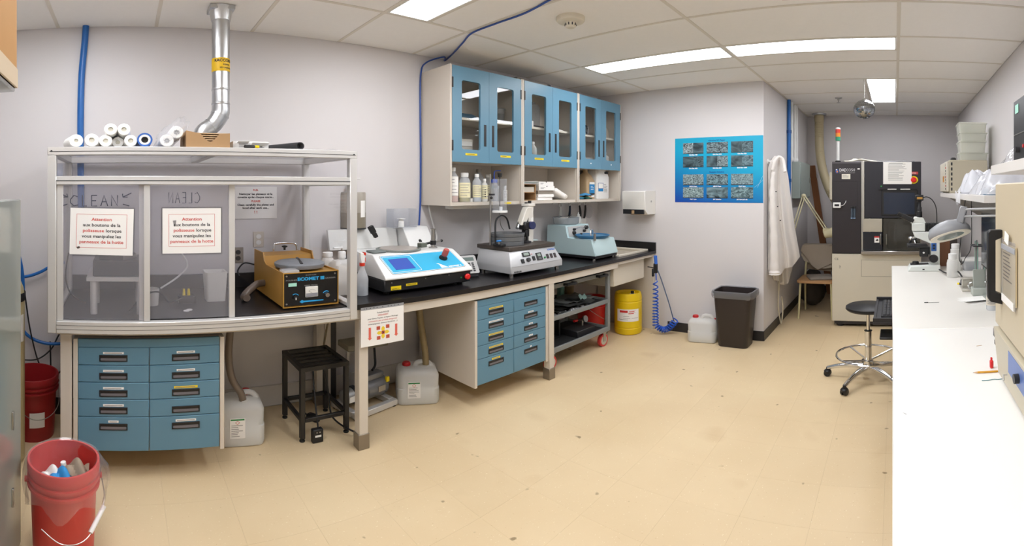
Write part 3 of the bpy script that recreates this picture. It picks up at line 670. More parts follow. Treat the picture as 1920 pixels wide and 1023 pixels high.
tag(B().tube(spl([(.792, 2.72, ZC + .09), (.74, 2.70, ZC + .085), (.68, 2.66, ZC + .05), (.655, 2.64, ZC + .025), (.66, 2.6, ZC + .026)], 8), .022, 14).o('drain_hose', mat('smoky_hose', '6f6258', .3)), 'brownish drain hose leaving the side of the gold polisher', 'hose')
tag(B().tube(spl([(.80, 2.955, ZC + .17), (.74, 2.98, ZC + .18), (.70, 2.985, ZC + .13), (.705, 2.97, ZC + .09)], 8), .005, 8).o('cable', CABLE), 'black cable looping behind the gold polisher', 'cable')

# ---------------------------------------------------------------- bottles
def bottle(name, label, loc, r, h, cap=WHITE, body=None, liquid=None, lvl=.3, lab=None, lz=(.3, .75), neck=.4, capr=.5, caph=.1, square=False, group=None, cat='bottle', labang=(-1.9, 1.2), marks=0):
    t = thing(name, label, cat, loc, group=group); body = body or POLY2
    hb = h * (1 - caph)
    pr = [(r * .9, 0), (r, .006), (r, hb * .74), (r * .93, hb * .82), (r * neck * 1.25, hb * .93), (r * neck, hb * .95), (r * neck, hb)]
    b = B(); b.lathe(pr, 24); b.o('body', body, t)
    if liquid: B().lathe([(r * .93, .004), (r * .95, .01), (r * .95, h * lvl), (.001, h * lvl)], 20).o('liquid', liquid, t)
    if lab:
        a0, a1 = labang; n = 14; rad = r * 1.012
        b = B(); b.grid(lambda u, v: (rad * sin(a0 + (a1 - a0) * u), -rad * cos(a0 + (a1 - a0) * u), h * (lz[0] + (lz[1] - lz[0]) * v)), n, 1); lo = b.o('label', lab, t, recalc=False)
        b = B()
        for k in range(5):
            zc = h * (lz[0] + (lz[1] - lz[0]) * (.15 + .17 * k)); u0, u1 = .15, .45 + .4 * random.random()
            b.grid(lambda u, v: ((rad + .0005) * sin(a0 + (a1 - a0) * (u0 + (u1 - u0) * u)), -(rad + .0005) * cos(a0 + (a1 - a0) * (u0 + (u1 - u0) * u)), zc + .004 * v), 6, 1)
        b.o('print', INKG, lo, recalc=False)['kind'] = 'stuff'
        if marks:
            b = B()
            for k in range(4): b.ball((rad * sin(-.5), -rad * cos(-.5), h * (lz[0] + .1 + k * .1)), .005, 8)
            b.o('hazard_marks', INK, lo)['kind'] = 'stuff'
    rc = r * capr
    b = B(); b.lathe([(rc, hb - .003), (rc, h - .002), (rc * .92, h), (.001, h)], 20); b.o('cap', cap, t)
    return t
CLAB = mat('cream_label', 'e9e2bd', .7, var=.05, vs=30); WLAB = PAPER
# spray bottle
x, y = onz(679, 553, ZC)
t = thing('spray_bottle', 'clear spray bottle with a red and white trigger beside the enclosure', 'bottle', (x, y, ZC))
B().lathe([(.03, 0), (.036, .004), (.0365, .11), (.032, .13), (.02, .165), (.014, .19), (.013, .2)], 24).o('body', POLY2, t)
B().lathe([(.034, .004), (.034, .065), (.001, .065)], 20).o('liquid', clear('water_tint', (222, 228, 232), body=.25, bodycol=(215, 222, 228)), t)
B().cyl((0, 0, .197), (0, 0, .217), .017).o('collar', ORANGE_RED, t)
b = B(); b.prism([(-.012, .217), (.014, .217), (.016, .262), (.004, .285), (-.02, .288), (-.012, .255)], 'y', -.011, .011, bev=.003); b.o('sprayer_head', WHITE, t)
B().prism([(.006, .272), (.02, .266), (.02, .285), (.008, .29)], 'y', -.0115, .0115).o('nozzle_shroud', ORANGE_RED, t)
B().prism([(.014, .257), (.022, .252), (.022, .222), (.016, .225)], 'y', -.006, .006, bev=.002).o('trigger', ORANGE_RED, t)
# jug with pump and bottle behind
x, y = onz(641, 553, ZC)
t = thing('pump_jug', 'square milky jug with a white pump dispenser outside the enclosure glass', 'jug', (1.248, y + .05, ZC))
B().loft([(0, .06, .06, .02), (.01, .065, .065, .02), (.2, .065, .065, .02), (.225, .05, .05, .03), (.232, .02, .02, .019), (.245, .02, .02, .019)]).o('body', POLY, t)
B().lathe([(.024, .243), (.024, .28), (.02, .286), (.006, .288)], 18).o('collar', WHITE, t)
B().cyl((0, 0, .286), (0, 0, .31), .005).o('stem', STEEL, t); B().box(-.055, .008, -.006, .006, .306, .318, bev=.003).o('spout', WHITE, t)
B().box(.0655, .0665, -.03, .03, .07, .17).o('side_label', PAPER, t); B().box(.01, .05, -.0665, -.0655, .06, .16).o('label', PAPER, t); txt(t, 'H. Lapmate', .014, .03, -.067, .07, INK, m=T(.03, 0, .11) @ RY(90) @ T(-.03, 0, -.075))
bottle('white_bottle', 'milky round bottle standing behind the pump jug', (1.228, 2.80, ZC), .045, .26, body=POLY, neck=.6, capr=.72)
# wall tank dispenser
x = ony(677, 2.97); z0_ = zat(428, x, 2.97)
t = thing('wall_dispenser', 'half-round smoky wall tank with a white pump on top', 'dispenser', (x - .03, 3.045, z0_))
def half(rx, ry, z, n=18): return [(rx * cos(pi + pi * i / n), ry * sin(pi + pi * i / n), z) for i in range(n + 1)]
B().rings([half(.085, .11, 0), half(.088, .115, .01), half(.088, .115, .275), half(.085, .11, .285)]).o('tank', mat('smoky_tank', 'aaa296', .3, var=.12, vs=4), t)
B().rings([half(.09, .118, -.004), half(.09, .118, .006)]).o('base_rim', DARK, t)
B().rings([half(.089, .1155, .005), half(.089, .1155, .125)]).o('liquid', mat('tank_liquid', '8b8272', .3), t)
B().grid(lambda u, v: (.0885 * 1.01 * cos(pi + pi * (.52 + .16 * u)), .1155 * 1.012 * sin(pi + pi * (.52 + .16 * u)), .09 + .13 * v), 6, 1).o('label', PAPER, t)
B().cyl((-.04, -.06, .285), (-.04, -.06, .335), .022).o('neck', STEEL, t); B().cyl((-.04, -.06, .335), (-.04, -.06, .362), .026, .022).o('collar', WHITE, t)
B().cyl((-.04, -.06, .362), (-.04, -.06, .40), .009).o('stem', STEEL, t); B().box(-.045, .03, -.068, -.052, .388, .398, bev=.003).o('spout', WHITE, t)

# ---------------------------------------------------------------- blue-panel polisher
GWHITE = mat('machine_white', 'e6e6e4', .35)
t = thing('touchscreen_polisher', 'white and black polisher with a bright blue touchscreen panel on the worktop', 'polisher', (1.425, 2.44, ZC))
w = .655
b = B(); b.prism([(0, .022), (.5, .022), (.5, .105), (0, .105)], 'x', .0, w, bev=.008); b.o('base', BLACK, t)
for sx in (.05, w - .05):
    for sy in (.06, .45): B().cyl((sx, sy, 0), (sx, sy, .024), .018).o('foot', RUBBER, t)
b = B(); rg_ = []
for x_, k in ((0, 0), (.012, .008), (.05, .05)): pass
prof_ = [(-.012, .104), (-.016, .115), (-.004, .132), (.185, .242), (.2, .246), (.52, .246), (.52, .104)]
b.rings([[(xx, q[0], q[1]) for q in prof_] for xx in (0.0, w)])
for v in b.bm.verts:
    if v.co.z > .2: v.co.x += .03 * (1 if v.co.x < .3 else -.012)
bmesh.ops.bevel(b.bm, geom=b.bm.edges[:], offset=.006, segments=2, affect='EDGES', profile=.5); b.o('housing', GWHITE, t)
A = T(0, -.004, .132) @ Matrix.Rotation(atan2(.11, .189), 4, 'X')   # slope frame: x right, y up the slope, z outward
SL = A
def slope(name, x0, x1, v0, v1, z1, mt, par=t, bev=0, z0=.0): return B().box(x0, x1, v0, v1, z0, z1, bev, m=SL).o(name, mt, par)
pn = B().prism(rr(.2775, .1, .014, 3, .337, .108), 'z', 0, .0012, m=SL).o('panel_border', mat('panel_edge', '4a4744', .5), t)
B().prism(rr(.275, .0975, .013, 3, .337, .108), 'z', .0, .0016, m=SL).o('panel_margin', PAPER, t)
PB = mat('panel_blue', '3aaed8', .35)
B().prism(rr(.271, .0935, .012, 3, .337, .108), 'z', 0, .002, m=SL).o('control_panel', PB, t)
b = B(); o_ = rr(.105, .084, .01, 3, .175, .108); i_ = rr(.102, .081, .009, 3, .175, .108)
b.rings([[(p_[0], p_[1], .0026) for p_ in o_], [(p_[0], p_[1], .0026) for p_ in i_]], cap=False, m=SL); b.o('panel_outline', PAPER, t, recalc=False)
slope('screen', .105, .245, .05, .165, .0032, mat('screen_blue', '3552a8', .15, emit=.15))
fin = [(.425, .022), (.43, .06), (.415, .075), (.432, .073), (.452, .05), (.47, .03), (.482, .022)]
B().prism(fin, 'z', .001, .0026, m=SL).o('fin_logo', PAPER, t)
txt(t, 'METPREP 3', .018, 0, 0, 0, PAPER, al='LEFT', w=.1, m=SL @ T(.486, .022, .0024) @ RX(-90), bold=.0007)
k_ = B().cyl((.5, .122, .002), (.5, .122, .012), .028, seg=24, m=SL).o('dial_plate', BLACK, t)
B().cyl((.5, .122, .012), (.5, .122, .03), .018, .015, 20, m=SL).o('dial_neck', DARK, k_); B().lathe([(.019, .03), (.0205, .036), (.02, .078), (.016, .084), (.001, .085)], 22, m=SL @ T(.5, .122, 0)).o('red_dial', mat('faded_red', 'b2504a', .5), k_)
B().cyl((w - .045, -.002, .063), (w - .045, -.012, .063), .02, .02, 24).o('stop_base', BLACK, t); B().lathe([(.021, 0), (.022, .008), (.016, .014), (.001, .015)], 24, m=T(w - .045, -.012, .063) @ RX(90)).o('stop_button', mat('stop_red', 'e02020', .3), t)
B().cyl((w - .085, -.004, .06), (w - .085, 0, .06), .005, seg=10).o('green_lamp', GREEN, t)
for x_, ww, zz in ((.045, .07, .034), (.15, .08, .052)):
    s_ = B().box(x_, x_ + ww, -.0015, .0, zz, zz + (.026 if ww < .075 else .015)).o('yellow_sticker', YEL, t); lines(t, x_ + .006, x_ + ww - .006, zz + .004, zz + .012, 2, -.002, INK, hgt=.4)
for x_, zz in ((.05, .085), (.29, .088), (.47, .09)): B().cyl((x_, -.003, zz), (x_, 0, zz), .004, seg=8).o('screw', STEEL, t)
cx_, cy_ = .305, .335
B().lathe([(.15, .247), (.152, .258), (.138, .262), (.132, .25), (.001, .25)], 44, m=T(cx_, cy_, 0)).o('splash_bowl', mat('bowl_grey', '7f8480', .5), t)
B().lathe([(.001, .264), (.124, .264), (.129, .260), (.129, .252), (.001, .252)], 44, m=T(cx_, cy_, 0)).o('platen', mat('platen', 'b2aaa3', .45, .3, var=.05, vs=30), t)
B().box(.06, .16, .24, .34, .247, .262, bev=.006).o('drain_guard', mat('guard_grey', '6d7472', .5), t)
B().prism([(.505, .246), (.53, .246), (.56, .40), (.535, .40)], 'x', -.12, .41, bev=.003).o('splash_back', mat('splash_white', 'dcdcd9', .4), t)
b = B(); b.prism([(.36, .246), (.56, .246), (.56, .405), (.46, .405)], 'x', .42, .63, bev=.004); b.o('rear_tower', GWHITE, t)
B().cyl((.52, .385, .29), (.52, .4, .30), .012, seg=14).o('port', BLACK, t)
b = B(); b.box(-.02, .02, -.012, .012, -.012, .05, bev=.004); b.box(-.014, .014, -.014, .01, -.05, -.01, bev=.003); b.o('black_nozzle', BLACK, t).matrix_local = T(.165, .43, .385) @ RY(-28)
b = B(); b.lathe([(.03, .247), (.03, .255), (.016, .258), (.016, .39), (.018, .392), (.018, .4), (.001, .4)], 24, m=T(.565, .30, 0)); b.o('force_column', STEEL, t)
B().cyl((.565, .30, .272), (.565, .30, .305), .021).o('column_clamp', BLACK, t); B().tube([(.48, .28, .285), (.545, .3, .29)], .009, 10).o('sample_arm', BLACK, t); B().box(.435, .485, .255, .305, .262, .295, bev=.004).o('sample_holder', mat('olive_grey', '5c6258', .5), t)
B().tube([(.585, .3, .29), (.65, .32, .295)], .005, 8).o('lever', STEEL, t); B().ball((.655, .322, .295), .011, 12).o('lever_knob', BLACK, t)
# acrylic holder with a white bottle on the tower
t = thing('acrylic_holder', 'clear acrylic tray with a white bottle above the blue-panel polisher', 'holder', (1.82, 2.915, ZC + .405))
b = B()
for a in ((-.07, .12, -.05, .05, 0, .004), (-.07, -.066, -.05, .05, .004, .15), (.116, .12, -.05, .05, .004, .15), (-.07, .12, .046, .05, .004, .15)): b.box(*a)
b.o('tray', clear('acrylic_edge', (240, 242, 245), body=.16, bodycol=(245, 245, 248)), t)
B().lathe([(.022, .004), (.022, .05), (.014, .055), (.014, .065), (.03, .067), (.03, .07), (.001, .07)], 20, m=T(.02, 0, 0)).o('bottle', WHITE, t)
B().box(-.06, -.01, -.055, -.02, -.004, .0, m=None).o('bracket', STEEL, t)
# keypad
x, y = onz(868, 511, ZC)
t = thing('keypad_unit', 'grey keypad handset with a small display leaning beside the blue-panel polisher', 'keypad', (2.235, 2.62, ZC), -16)
b = B(); b.prism([(0, 0), (.13, 0), (.13, .16), (.1, .17), (.0, .03)], 'x', -.06, .06, bev=.006); b.o('body', mat('keypad_dark', '3a3a3d', .5), t)
Kp = T(0, -.002, .032) @ Matrix.Rotation(atan2(.14, .1), 4, 'X')
B().prism(rr(.064, .08, .012, 3, 0, .078), 'z', 0, .008, m=Kp).o('face_plate', mat('keypad_grey', 'b9b8b6', .45), t)
B().box(-.045, .045, .108, .14, .008, .0095, m=Kp).o('display', mat('lcd_green', '5d6d68', .3), t)
for i in range(3):
    for j in range(5): B().box(-.036 + i * .027, -.018 + i * .027, .014 + j * .0165, .026 + j * .0165, .008, .0115, bev=.002, m=Kp).o('key', DARK, t)
t = thing('adapter_block', 'black power adapter lying behind the keypad unit', 'adapter', (2.40, 2.90, ZC), -15)
B().prism([(0, 0), (.16, 0), (.16, .05), (.12, .07), (0, .03)], 'y', -.05, .05, bev=.006).o('case', BLACK, t); B().tube(spl([(.16, 0, .03), (.2, .02, .02), (.24, .06, .008)], 6), .004, 8).o('lead', CABLE, t)
tag(B().tube(spl([(1.96 + .2, 3.03, 1.487), (2.17, 3.02, 1.4), (2.2, 3.02, 1.3), (2.23, 3.02, 1.2), (2.2, 3.02, 1.1), (2.22, 3.0, .95)], 8), .006, 8).o('cord', WHITE), 'white cord hanging on the wall from the cupboard lamp', 'cord')

# ---------------------------------------------------------------- silver lapping machine
SIL = mat('silver_paint', 'c3c4c6', .38, .25)
t = thing('lapping_machine', 'silver tapered lapping machine with a grey bowl and tall white column', 'lapping machine', (2.41, 2.40, ZC))
w, d = .565, .37
def trap(x0, x1, y0, y1, z): return [(x0, y0, z), (x1, y0, z), (x1, y1, z), (x0, y1, z)]
b = B(); b.rings([trap(0, w, 0, d, .03), trap(0, w, 0, d, .085), trap(.03, w - .045, .05, d, .205)]); bmesh.ops.bevel(b.bm, geom=b.bm.edges[:], offset=.004, segments=1, affect='EDGES'); b.o('housing', SIL, t)
B().box(.005, w - .005, -.001, .001, .0845, .0865).o('fold_line', mat('fold', '9b9c9e', .5), t)
for sx in (.03, w - .035):
    for sy in (.03, d - .04): B().cyl((sx, sy, 0), (sx, sy, .034), .016).o('foot', STEEL, t)
SLAB = mat('brown_slab', '4a433e', .45)
B().box(.025, w - .04, .04, d + .02, .206, .24, bev=.003).o('top_slab', SLAB, t)
A = T(0, 0, .085) @ Matrix.Rotation(atan2(.12, .05), 4, 'X'); SL = A       # sloped front
def fb(name, x0, x1, v0, v1, z1, mt, bev=.001): return B().box(x0, x1, v0, v1, 0, z1, bev, m=SL).o(name, mt, t)
fb('rocker_switch', .115, .145, .02, .055, .006, BLACK); fb('display', .145, .225, .072, .108, .005, BLACK); fb('display_glass', .158, .212, .08, .102, .0058, mat('lcd_grey', '8d9a90', .3))
B().cyl((.19, .042, 0), (.19, .042, .014), .018, .016, 20, m=SL).o('speed_knob', DARK, t); fb('rocker_switch', .238, .265, .03, .066, .006, BLACK); fb('counter', .285, .345, .025, .09, .006, BLACK); fb('counter_glass', .298, .332, .058, .082, .0068, mat('lcd_grey', '8d9a90', .3)); fb('counter_wheel', .298, .332, .032, .05, .0068, GREYP)
for k in range(3): fb('rocker_switch', .395 + k * .043, .418 + k * .043, .028, .068, .006, mat('rocker_brown', '3a2f2f', .45))
B().cyl((.37, .04, 0), (.37, .04, .01), .008, seg=14, m=SL).o('start_button', GREEN, t); B().box(.235, .25, .084, .088, 0, .004, m=SL).o('red_flag', RED, t)
txt(t, 'LOGITECH', .02, 0, 0, 0, mat('brand_blue', '2f6cc0', .5), al='LEFT', w=.085, m=SL @ T(.43, .098, .0006) @ RX(-90), bold=.0008)
txt(t, 'BUEHLER', .016, .03, -.0008, .038, INK, al='LEFT', w=.075, bold=.0006)
bx_, by_ = .16, .2
BG = mat('bowl_dark', '707274', .4, .3)
bw = B().lathe([(.001, .242), (.125, .242), (.125, .27), (.121, .274), (.126, .278), (.126, .308), (.122, .312), (.128, .316), (.13, .338), (.124, .34), (.118, .315), (.11, .256), (.001, .256)], 48, m=T(bx_, by_, 0)).o('lapping_bowl', BG, t)
CG_ = T(0, -.11, 0)
b = B(); b.box(.36, .42, .28, .34, .24, .58, bev=.004, m=CG_); b.box(.35, .43, .27, .35, .56, .585, bev=.004, m=CG_); b.o('column', mat('column_cream', 'dedad2', .4), t)
B().cyl((.335, .165, .24), (.335, .165, .52), .009).o('guide_rod', BLACK, t); B().lathe([(.001, .24), (.035, .24), (.035, .255), (.015, .262)], 20, m=T(.335, .165, 0)).o('rod_base', DARK, t)
b = B(); b.prism([(.25, .40), (.32, .555), (.375, .555), (.36, .5), (.30, .4)], 'y', .145, .2, bev=.004); b.o('swing_arm', mat('arm_cream', 'dad6cc', .35), t)
B().box(.275, .33, .125, .2, .36, .43, bev=.008).o('motor', BLACK, t); B().cyl((.35, .115, .395), (.35, .145, .395), .034, seg=24).o('gauge', mat('gauge_navy', '28305a', .4), t); B().box(.29, .33, .13, .18, .3, .36, bev=.005).o('motor_foot', BLACK, t)
b = B(); b.tube([(.21, .14, .395), (.28, .17, .405)], .011, 10); b.tube([(.195, .13, .38), (.225, .15, .41)], .014, 10); b.tube([(.22, .14, .395), (.21, .14, .435)], .007, 8); b.o('clamp', CHROME, t)
B().box(.385, .415, .1685, .17, .42, .46).o('column_label', PAPER, t)
B().cyl((.365, .2, .585), (.365, .2, .597), .012).o('cap_knob', BLACK, t); B().cyl((.405, .2, .585), (.405, .2, .61), .014).o('cap_knob', BLACK, t)
B().tube(spl([(.012, .17, .25), (.018, .18, .35), (.045, .2, .45), (.1, .2, .49), (.155, .2, .46), (.185, .2, .37)], 8), .0065, 8).o('feed_hose', BLACK, t)
B().box(.0, .05, .1, .19, .241, .262, bev=.004).o('feed_block', BLACK, t); B().cyl((.0, .12, .262), (.0, .12, .282), .006).o('tap_stem', STEEL, t); B().box(-.025, .02, .112, .13, .282, .296, bev=.005).o('blue_tap', mat('tap_blue', '2a86d8', .4), t)
B().box(.43, .53, .22, .28, .242, .247, m=T(0, 0, 0)).o('folded_wipe', mat('wipe', 'cfe0e2', .8), t)
B().tube([(.43, .3, .42), (.48, .3, .42), (.53, .3, .246)], .005, 8).o('side_bracket', BLACK, t)
b = B(); b.lathe([(.011, .244), (.011, .268), (.006, .29), (.003, .31)], 14, m=T(.44, .3, 0)); b.o('blue_dropper', mat('dropper_blue', '3a78c4', .35), t)
# slurry cylinder on a rod
t = thing('slurry_feeder', 'clear slurry cylinder with white base hung on a thin rod above the lapping bowl', 'slurry feeder', (2.442, 2.648, ZC + .2402))
CYL = clear('acrylic_edge', (246, 247, 250), body=.1, bodycol=(245, 245, 248))
B().cyl((0, 0, 0), (0, 0, .60), .007).o('rod', STEEL, t); B().lathe([(.001, 0), (.006, 0), (.006, .01), (.004, .012)], 12).o('rod_base', STEEL, t)
B().lathe([(.05, .29), (.053, .29), (.053, .56), (.05, .56)], 28, m=T(.068, -.03, 0), cap=False).o('cylinder', CYL, t); B().lathe([(.001, .275), (.058, .275), (.058, .292), (.001, .292)], 28, m=T(.068, -.03, 0)).o('base_plate', WHITE, t)
B().cyl((.08, -.03, .292), (.08, -.03, .322), .012).o('magnet', WHITE, t); B().cyl((.068, -.03, .33), (.068, -.03, .58), .004).o('stirrer', DARK, t); B().cyl((.068, -.03, .575), (.068, -.03, .61), .014, .018).o('stirrer_cap', BLACK, t)
B().box(-.01, .02, -.03, .008, .42, .435, bev=.002).o('clamp', DARK, t); B().ball((.0, -.012, .4), .012, 12).o('clamp_knob', BLACK, t)
B().tube(spl([(.068, -.03, .275), (.07, -.03, .22), (.09, -.02, .16), (.12, -.02, .12)], 6), .003, 6).o('drip_tube', STEEL, t)

# ---------------------------------------------------------------- pale blue polisher
PBL = mat('pale_blue_enamel', 'bcd3d6', .4, var=.02)
t = thing('pale_blue_polisher', 'pale blue stepped grinder with a blue bowl next to the sink', 'grinder', (3.455, 2.42, ZC))
w, d = .36, .56
b = B(); b.rings([[(x_, q[0], q[1]) for q in ((0, .045), (-.0, .06), (.045, .205), (.31, .205), (.335, .335), (.55, .335), (.56, .045))] for x_ in (0, w)]); bmesh.ops.bevel(b.bm, geom=b.bm.edges[:], offset=.005, segments=2, affect='EDGES'); b.o('housing', PBL, t)
B().box(.006, w - .006, .01, .55, .02, .046).o('plinth', BLACK, t)
for sx in (.03, w - .03):
    for sy in (.04, .5): B().cyl((sx, sy, 0), (sx, sy, .022), .014).o('foot', STEEL, t)
A = T(0, .31, .205) @ Matrix.Rotation(atan2(.13, .025), 4, 'X')
B().box(.03, w - .02, .012, .118, 0, .003, m=A).o('fascia', mat('fascia_silver', 'c9cac8', .3, .4), t)
b = B()
for q in ((.1, .05, .02), (.11, .085, .014), (.26, .06, .016), (.3, .095, .022), (.2, .03, .01)): b.cyl((q[0], q[1], .003), (q[0], q[1], .022), q[2], q[2] * .85, 14, m=A)
b.o('controls', BLACK, t)['kind'] = 'stuff'; B().tube(spl([(.12, .09, .02), (.17, .1, .03), (.23, .095, .03), (.28, .1, .02)], 5), .004, 8, m=A).o('tap_pipe', CHROME, t)
B().lathe([(.125, .205), (.15, .225), (.158, .238), (.15, .242), (.135, .228), (.001, .222)], 44, m=T(.185, .165, 0)).o('blue_bowl', mat('bowl_blue', '2f6a94', .4), t)
B().lathe([(.001, .231), (.125, .231), (.125, .226)], 40, m=T(.185, .165, 0)).o('disc', mat('disc_blue', '5c83a0', .5), t)
b = B(); b.cyl((.03, .03, .2), (.03, .03, .27), .012, seg=16); b.o('post', STEEL, t); B().tube(spl([(.07, .1, .24), (.075, .11, .285), (.11, .12, .30), (.14, .13, .28), (.145, .135, .25)], 6), .007, 10).o('spout', CHROME, t)
# clear bowl + clutter on top of it
t = thing('clear_bowl', 'clear plastic bowl with wire on top of the pale blue grinder', 'bowl', (3.60, 2.86, ZC + .337))
B().lathe([(.001, 0), (.1, 0), (.118, .01), (.125, .075), (.13, .078), (.12, .075), (.112, .014), (.001, .006)], 36).o('shell', clear('bowl_plastic', (235, 238, 240), body=.3, bodycol=(225, 228, 230), rough=.1), t)
B().tube(spl([(-.06, -.05, .05), (-.02, -.06, .09), (.05, -.03, .1), (.08, .03, .085), (.02, .06, .08), (-.05, .04, .09)], 6), .003, 6).o('wire_coil', CABLE, t); B().box(-.09, .03, -.02, .05, .06, .075, bev=.003, m=RY(-8)).o('white_strip', PAPER, t)
t = thing('squeeze_bottle', 'small white squeeze bottle standing on the pale blue grinder', 'bottle', (3.765, 2.84, ZC + .337))
B().lathe([(.024, 0), (.026, .004), (.026, .07), (.012, .085), (.012, .09)], 20).o('body', POLY, t); B().lathe([(.014, .088), (.014, .1), (.006, .104), (.003, .125), (.001, .126)], 16).o('nozzle_cap', WHITE, t)
t = thing('small_jar', 'short white jar beside the squeeze bottle on the pale blue grinder', 'jar', (3.79, 2.9, ZC + .337)); B().lathe([(.02, 0), (.021, .05), (.02, .052)], 18).o('body', POLY, t); B().cyl((0, 0, .05), (0, 0, .07), .022).o('lid', WHITE, t)
# tools hanging on the wall rack
NV = mat('navy_grip', '1f2f4a', .5)
t = thing('tool_rail', 'white hook rail under the wall cupboards beside the tools', 'hook rail', (0, 0, 0)); B().box(3.62, 4.25, 3.035, 3.049, 1.455, 1.475, bev=.002).o('rail', WHITE, t)
for k, x_ in enumerate((3.70, 3.86, 4.01, 4.12)): B().tube([(x_, 3.036, 1.465), (x_, 3.012, 1.463), (x_, 3.008, 1.472)], .003, 6).o('hook', STEEL, t)
def brush(label, x, grip, ang, bl):
    q = thing('scrub_brush', label, 'brush', (x, 3.015, 1.467), group='brushes on the hook rail')
    M_ = RY(ang)
    def ringt(cy, n=14): return [(.016 * cos(2 * pi * i / n), 0, -.016 + .016 * sin(2 * pi * i / n)) for i in range(n)]
    B().tube(ringt(0), .005, 6, closed=True, m=M_).o('ring', WHITE, q)
    B().tube(spl([(0, 0, -.03), (.006, 0, -.09), (.0, 0, -.16), (-.012, 0, -.19)], 6), [.008 + .004 * sin(pi * i / 18) for i in range(19)], 10, m=M_).o('grip', grip, q)
    B().box(-.045, .02, -.012, .012, -.24, -.19, bev=.008, seg=2, m=M_ @ T(0, 0, 0)).o('head', WHITE, q)
    b = B(); b.box(-.045, .018, -.01, .01, -.24 - bl, -.24, bev=.003, m=M_); b.o('bristles', PAPER, q)
brush('navy-handled scrub brush first on the hook rail after the white scoop', 3.86, NV, 6, .015); brush('black and white handled scrub brush hanging in the middle of the hook rail', 4.01, BLACK, -8, .02); brush('black-handled scrub brush hanging nearest the end wall', 4.12, BLACK, 5, .02)
t = thing('white_scoop', 'white plastic spoon hanging by its ring beside the brushes', 'scoop', (3.70, 3.01, 1.467)); B().tube([(.02 * cos(2 * pi * i / 16), 0, -.02 + .02 * sin(2 * pi * i / 16)) for i in range(16)], .007, 8, closed=True).o('ring', WHITE, t)
B().prism([(-.012, -.04), (.012, -.04), (.018, -.16), (.03, -.21), (-.03, -.21), (-.02, -.16)], 'y', -.005, .005, bev=.002).o('handle', WHITE, t)
t = thing('round_tray', 'clear plastic lid hanging behind the black-handled brush', 'lid', (4.19, 3.03, 1.35)); B().lathe([(.001, 0), (.07, 0), (.075, .01), (.07, .012)], 28, m=RX(90)).o('disc', FILM, t); B().tube([(0, .003, .07), (0, 0, .115)], .0015, 5).o('loop', STEEL, t)

# ---------------------------------------------------------------- sink
SK = mat('sink_cream', 'ded6c6', .35)
t = thing('sink', 'cream utility sink with a deep apron at the end of the bench', 'sink', (0, 0, 0))
b = B(); b.box(3.80, 4.345, 2.395, 2.42, .908, .93, bev=.003); b.box(3.80, 4.345, 2.955, 2.98, .911, .93, bev=.003); b.box(3.80, 3.835, 2.42, 2.955, .911, .93, bev=.003); b.box(4.325, 4.345, 2.42, 2.955, .911, .93, bev=.003); b.o('rim', SK, t)
b = B(); b.box(3.83, 4.33, 2.415, 2.96, .885, .89); b.box(3.825, 3.83, 2.415, 2.96, .885, .911); b.box(4.33, 4.334, 2.415, 2.96, .885, .911); b.box(3.83, 4.33, 2.412, 2.416, .885, .911); b.box(3.83, 4.33, 2.96, 2.964, .885, .911); b.o('drainboard', mat('drainboard', 'c9bfae', .5, var=.06, vs=9), t)
b = B(); b.prism([(2.40, .845), (2.96, .845), (2.96, .585), (2.40, .61)], 'x', 3.715, 4.27, bev=.006); b.o('apron', SK, t)

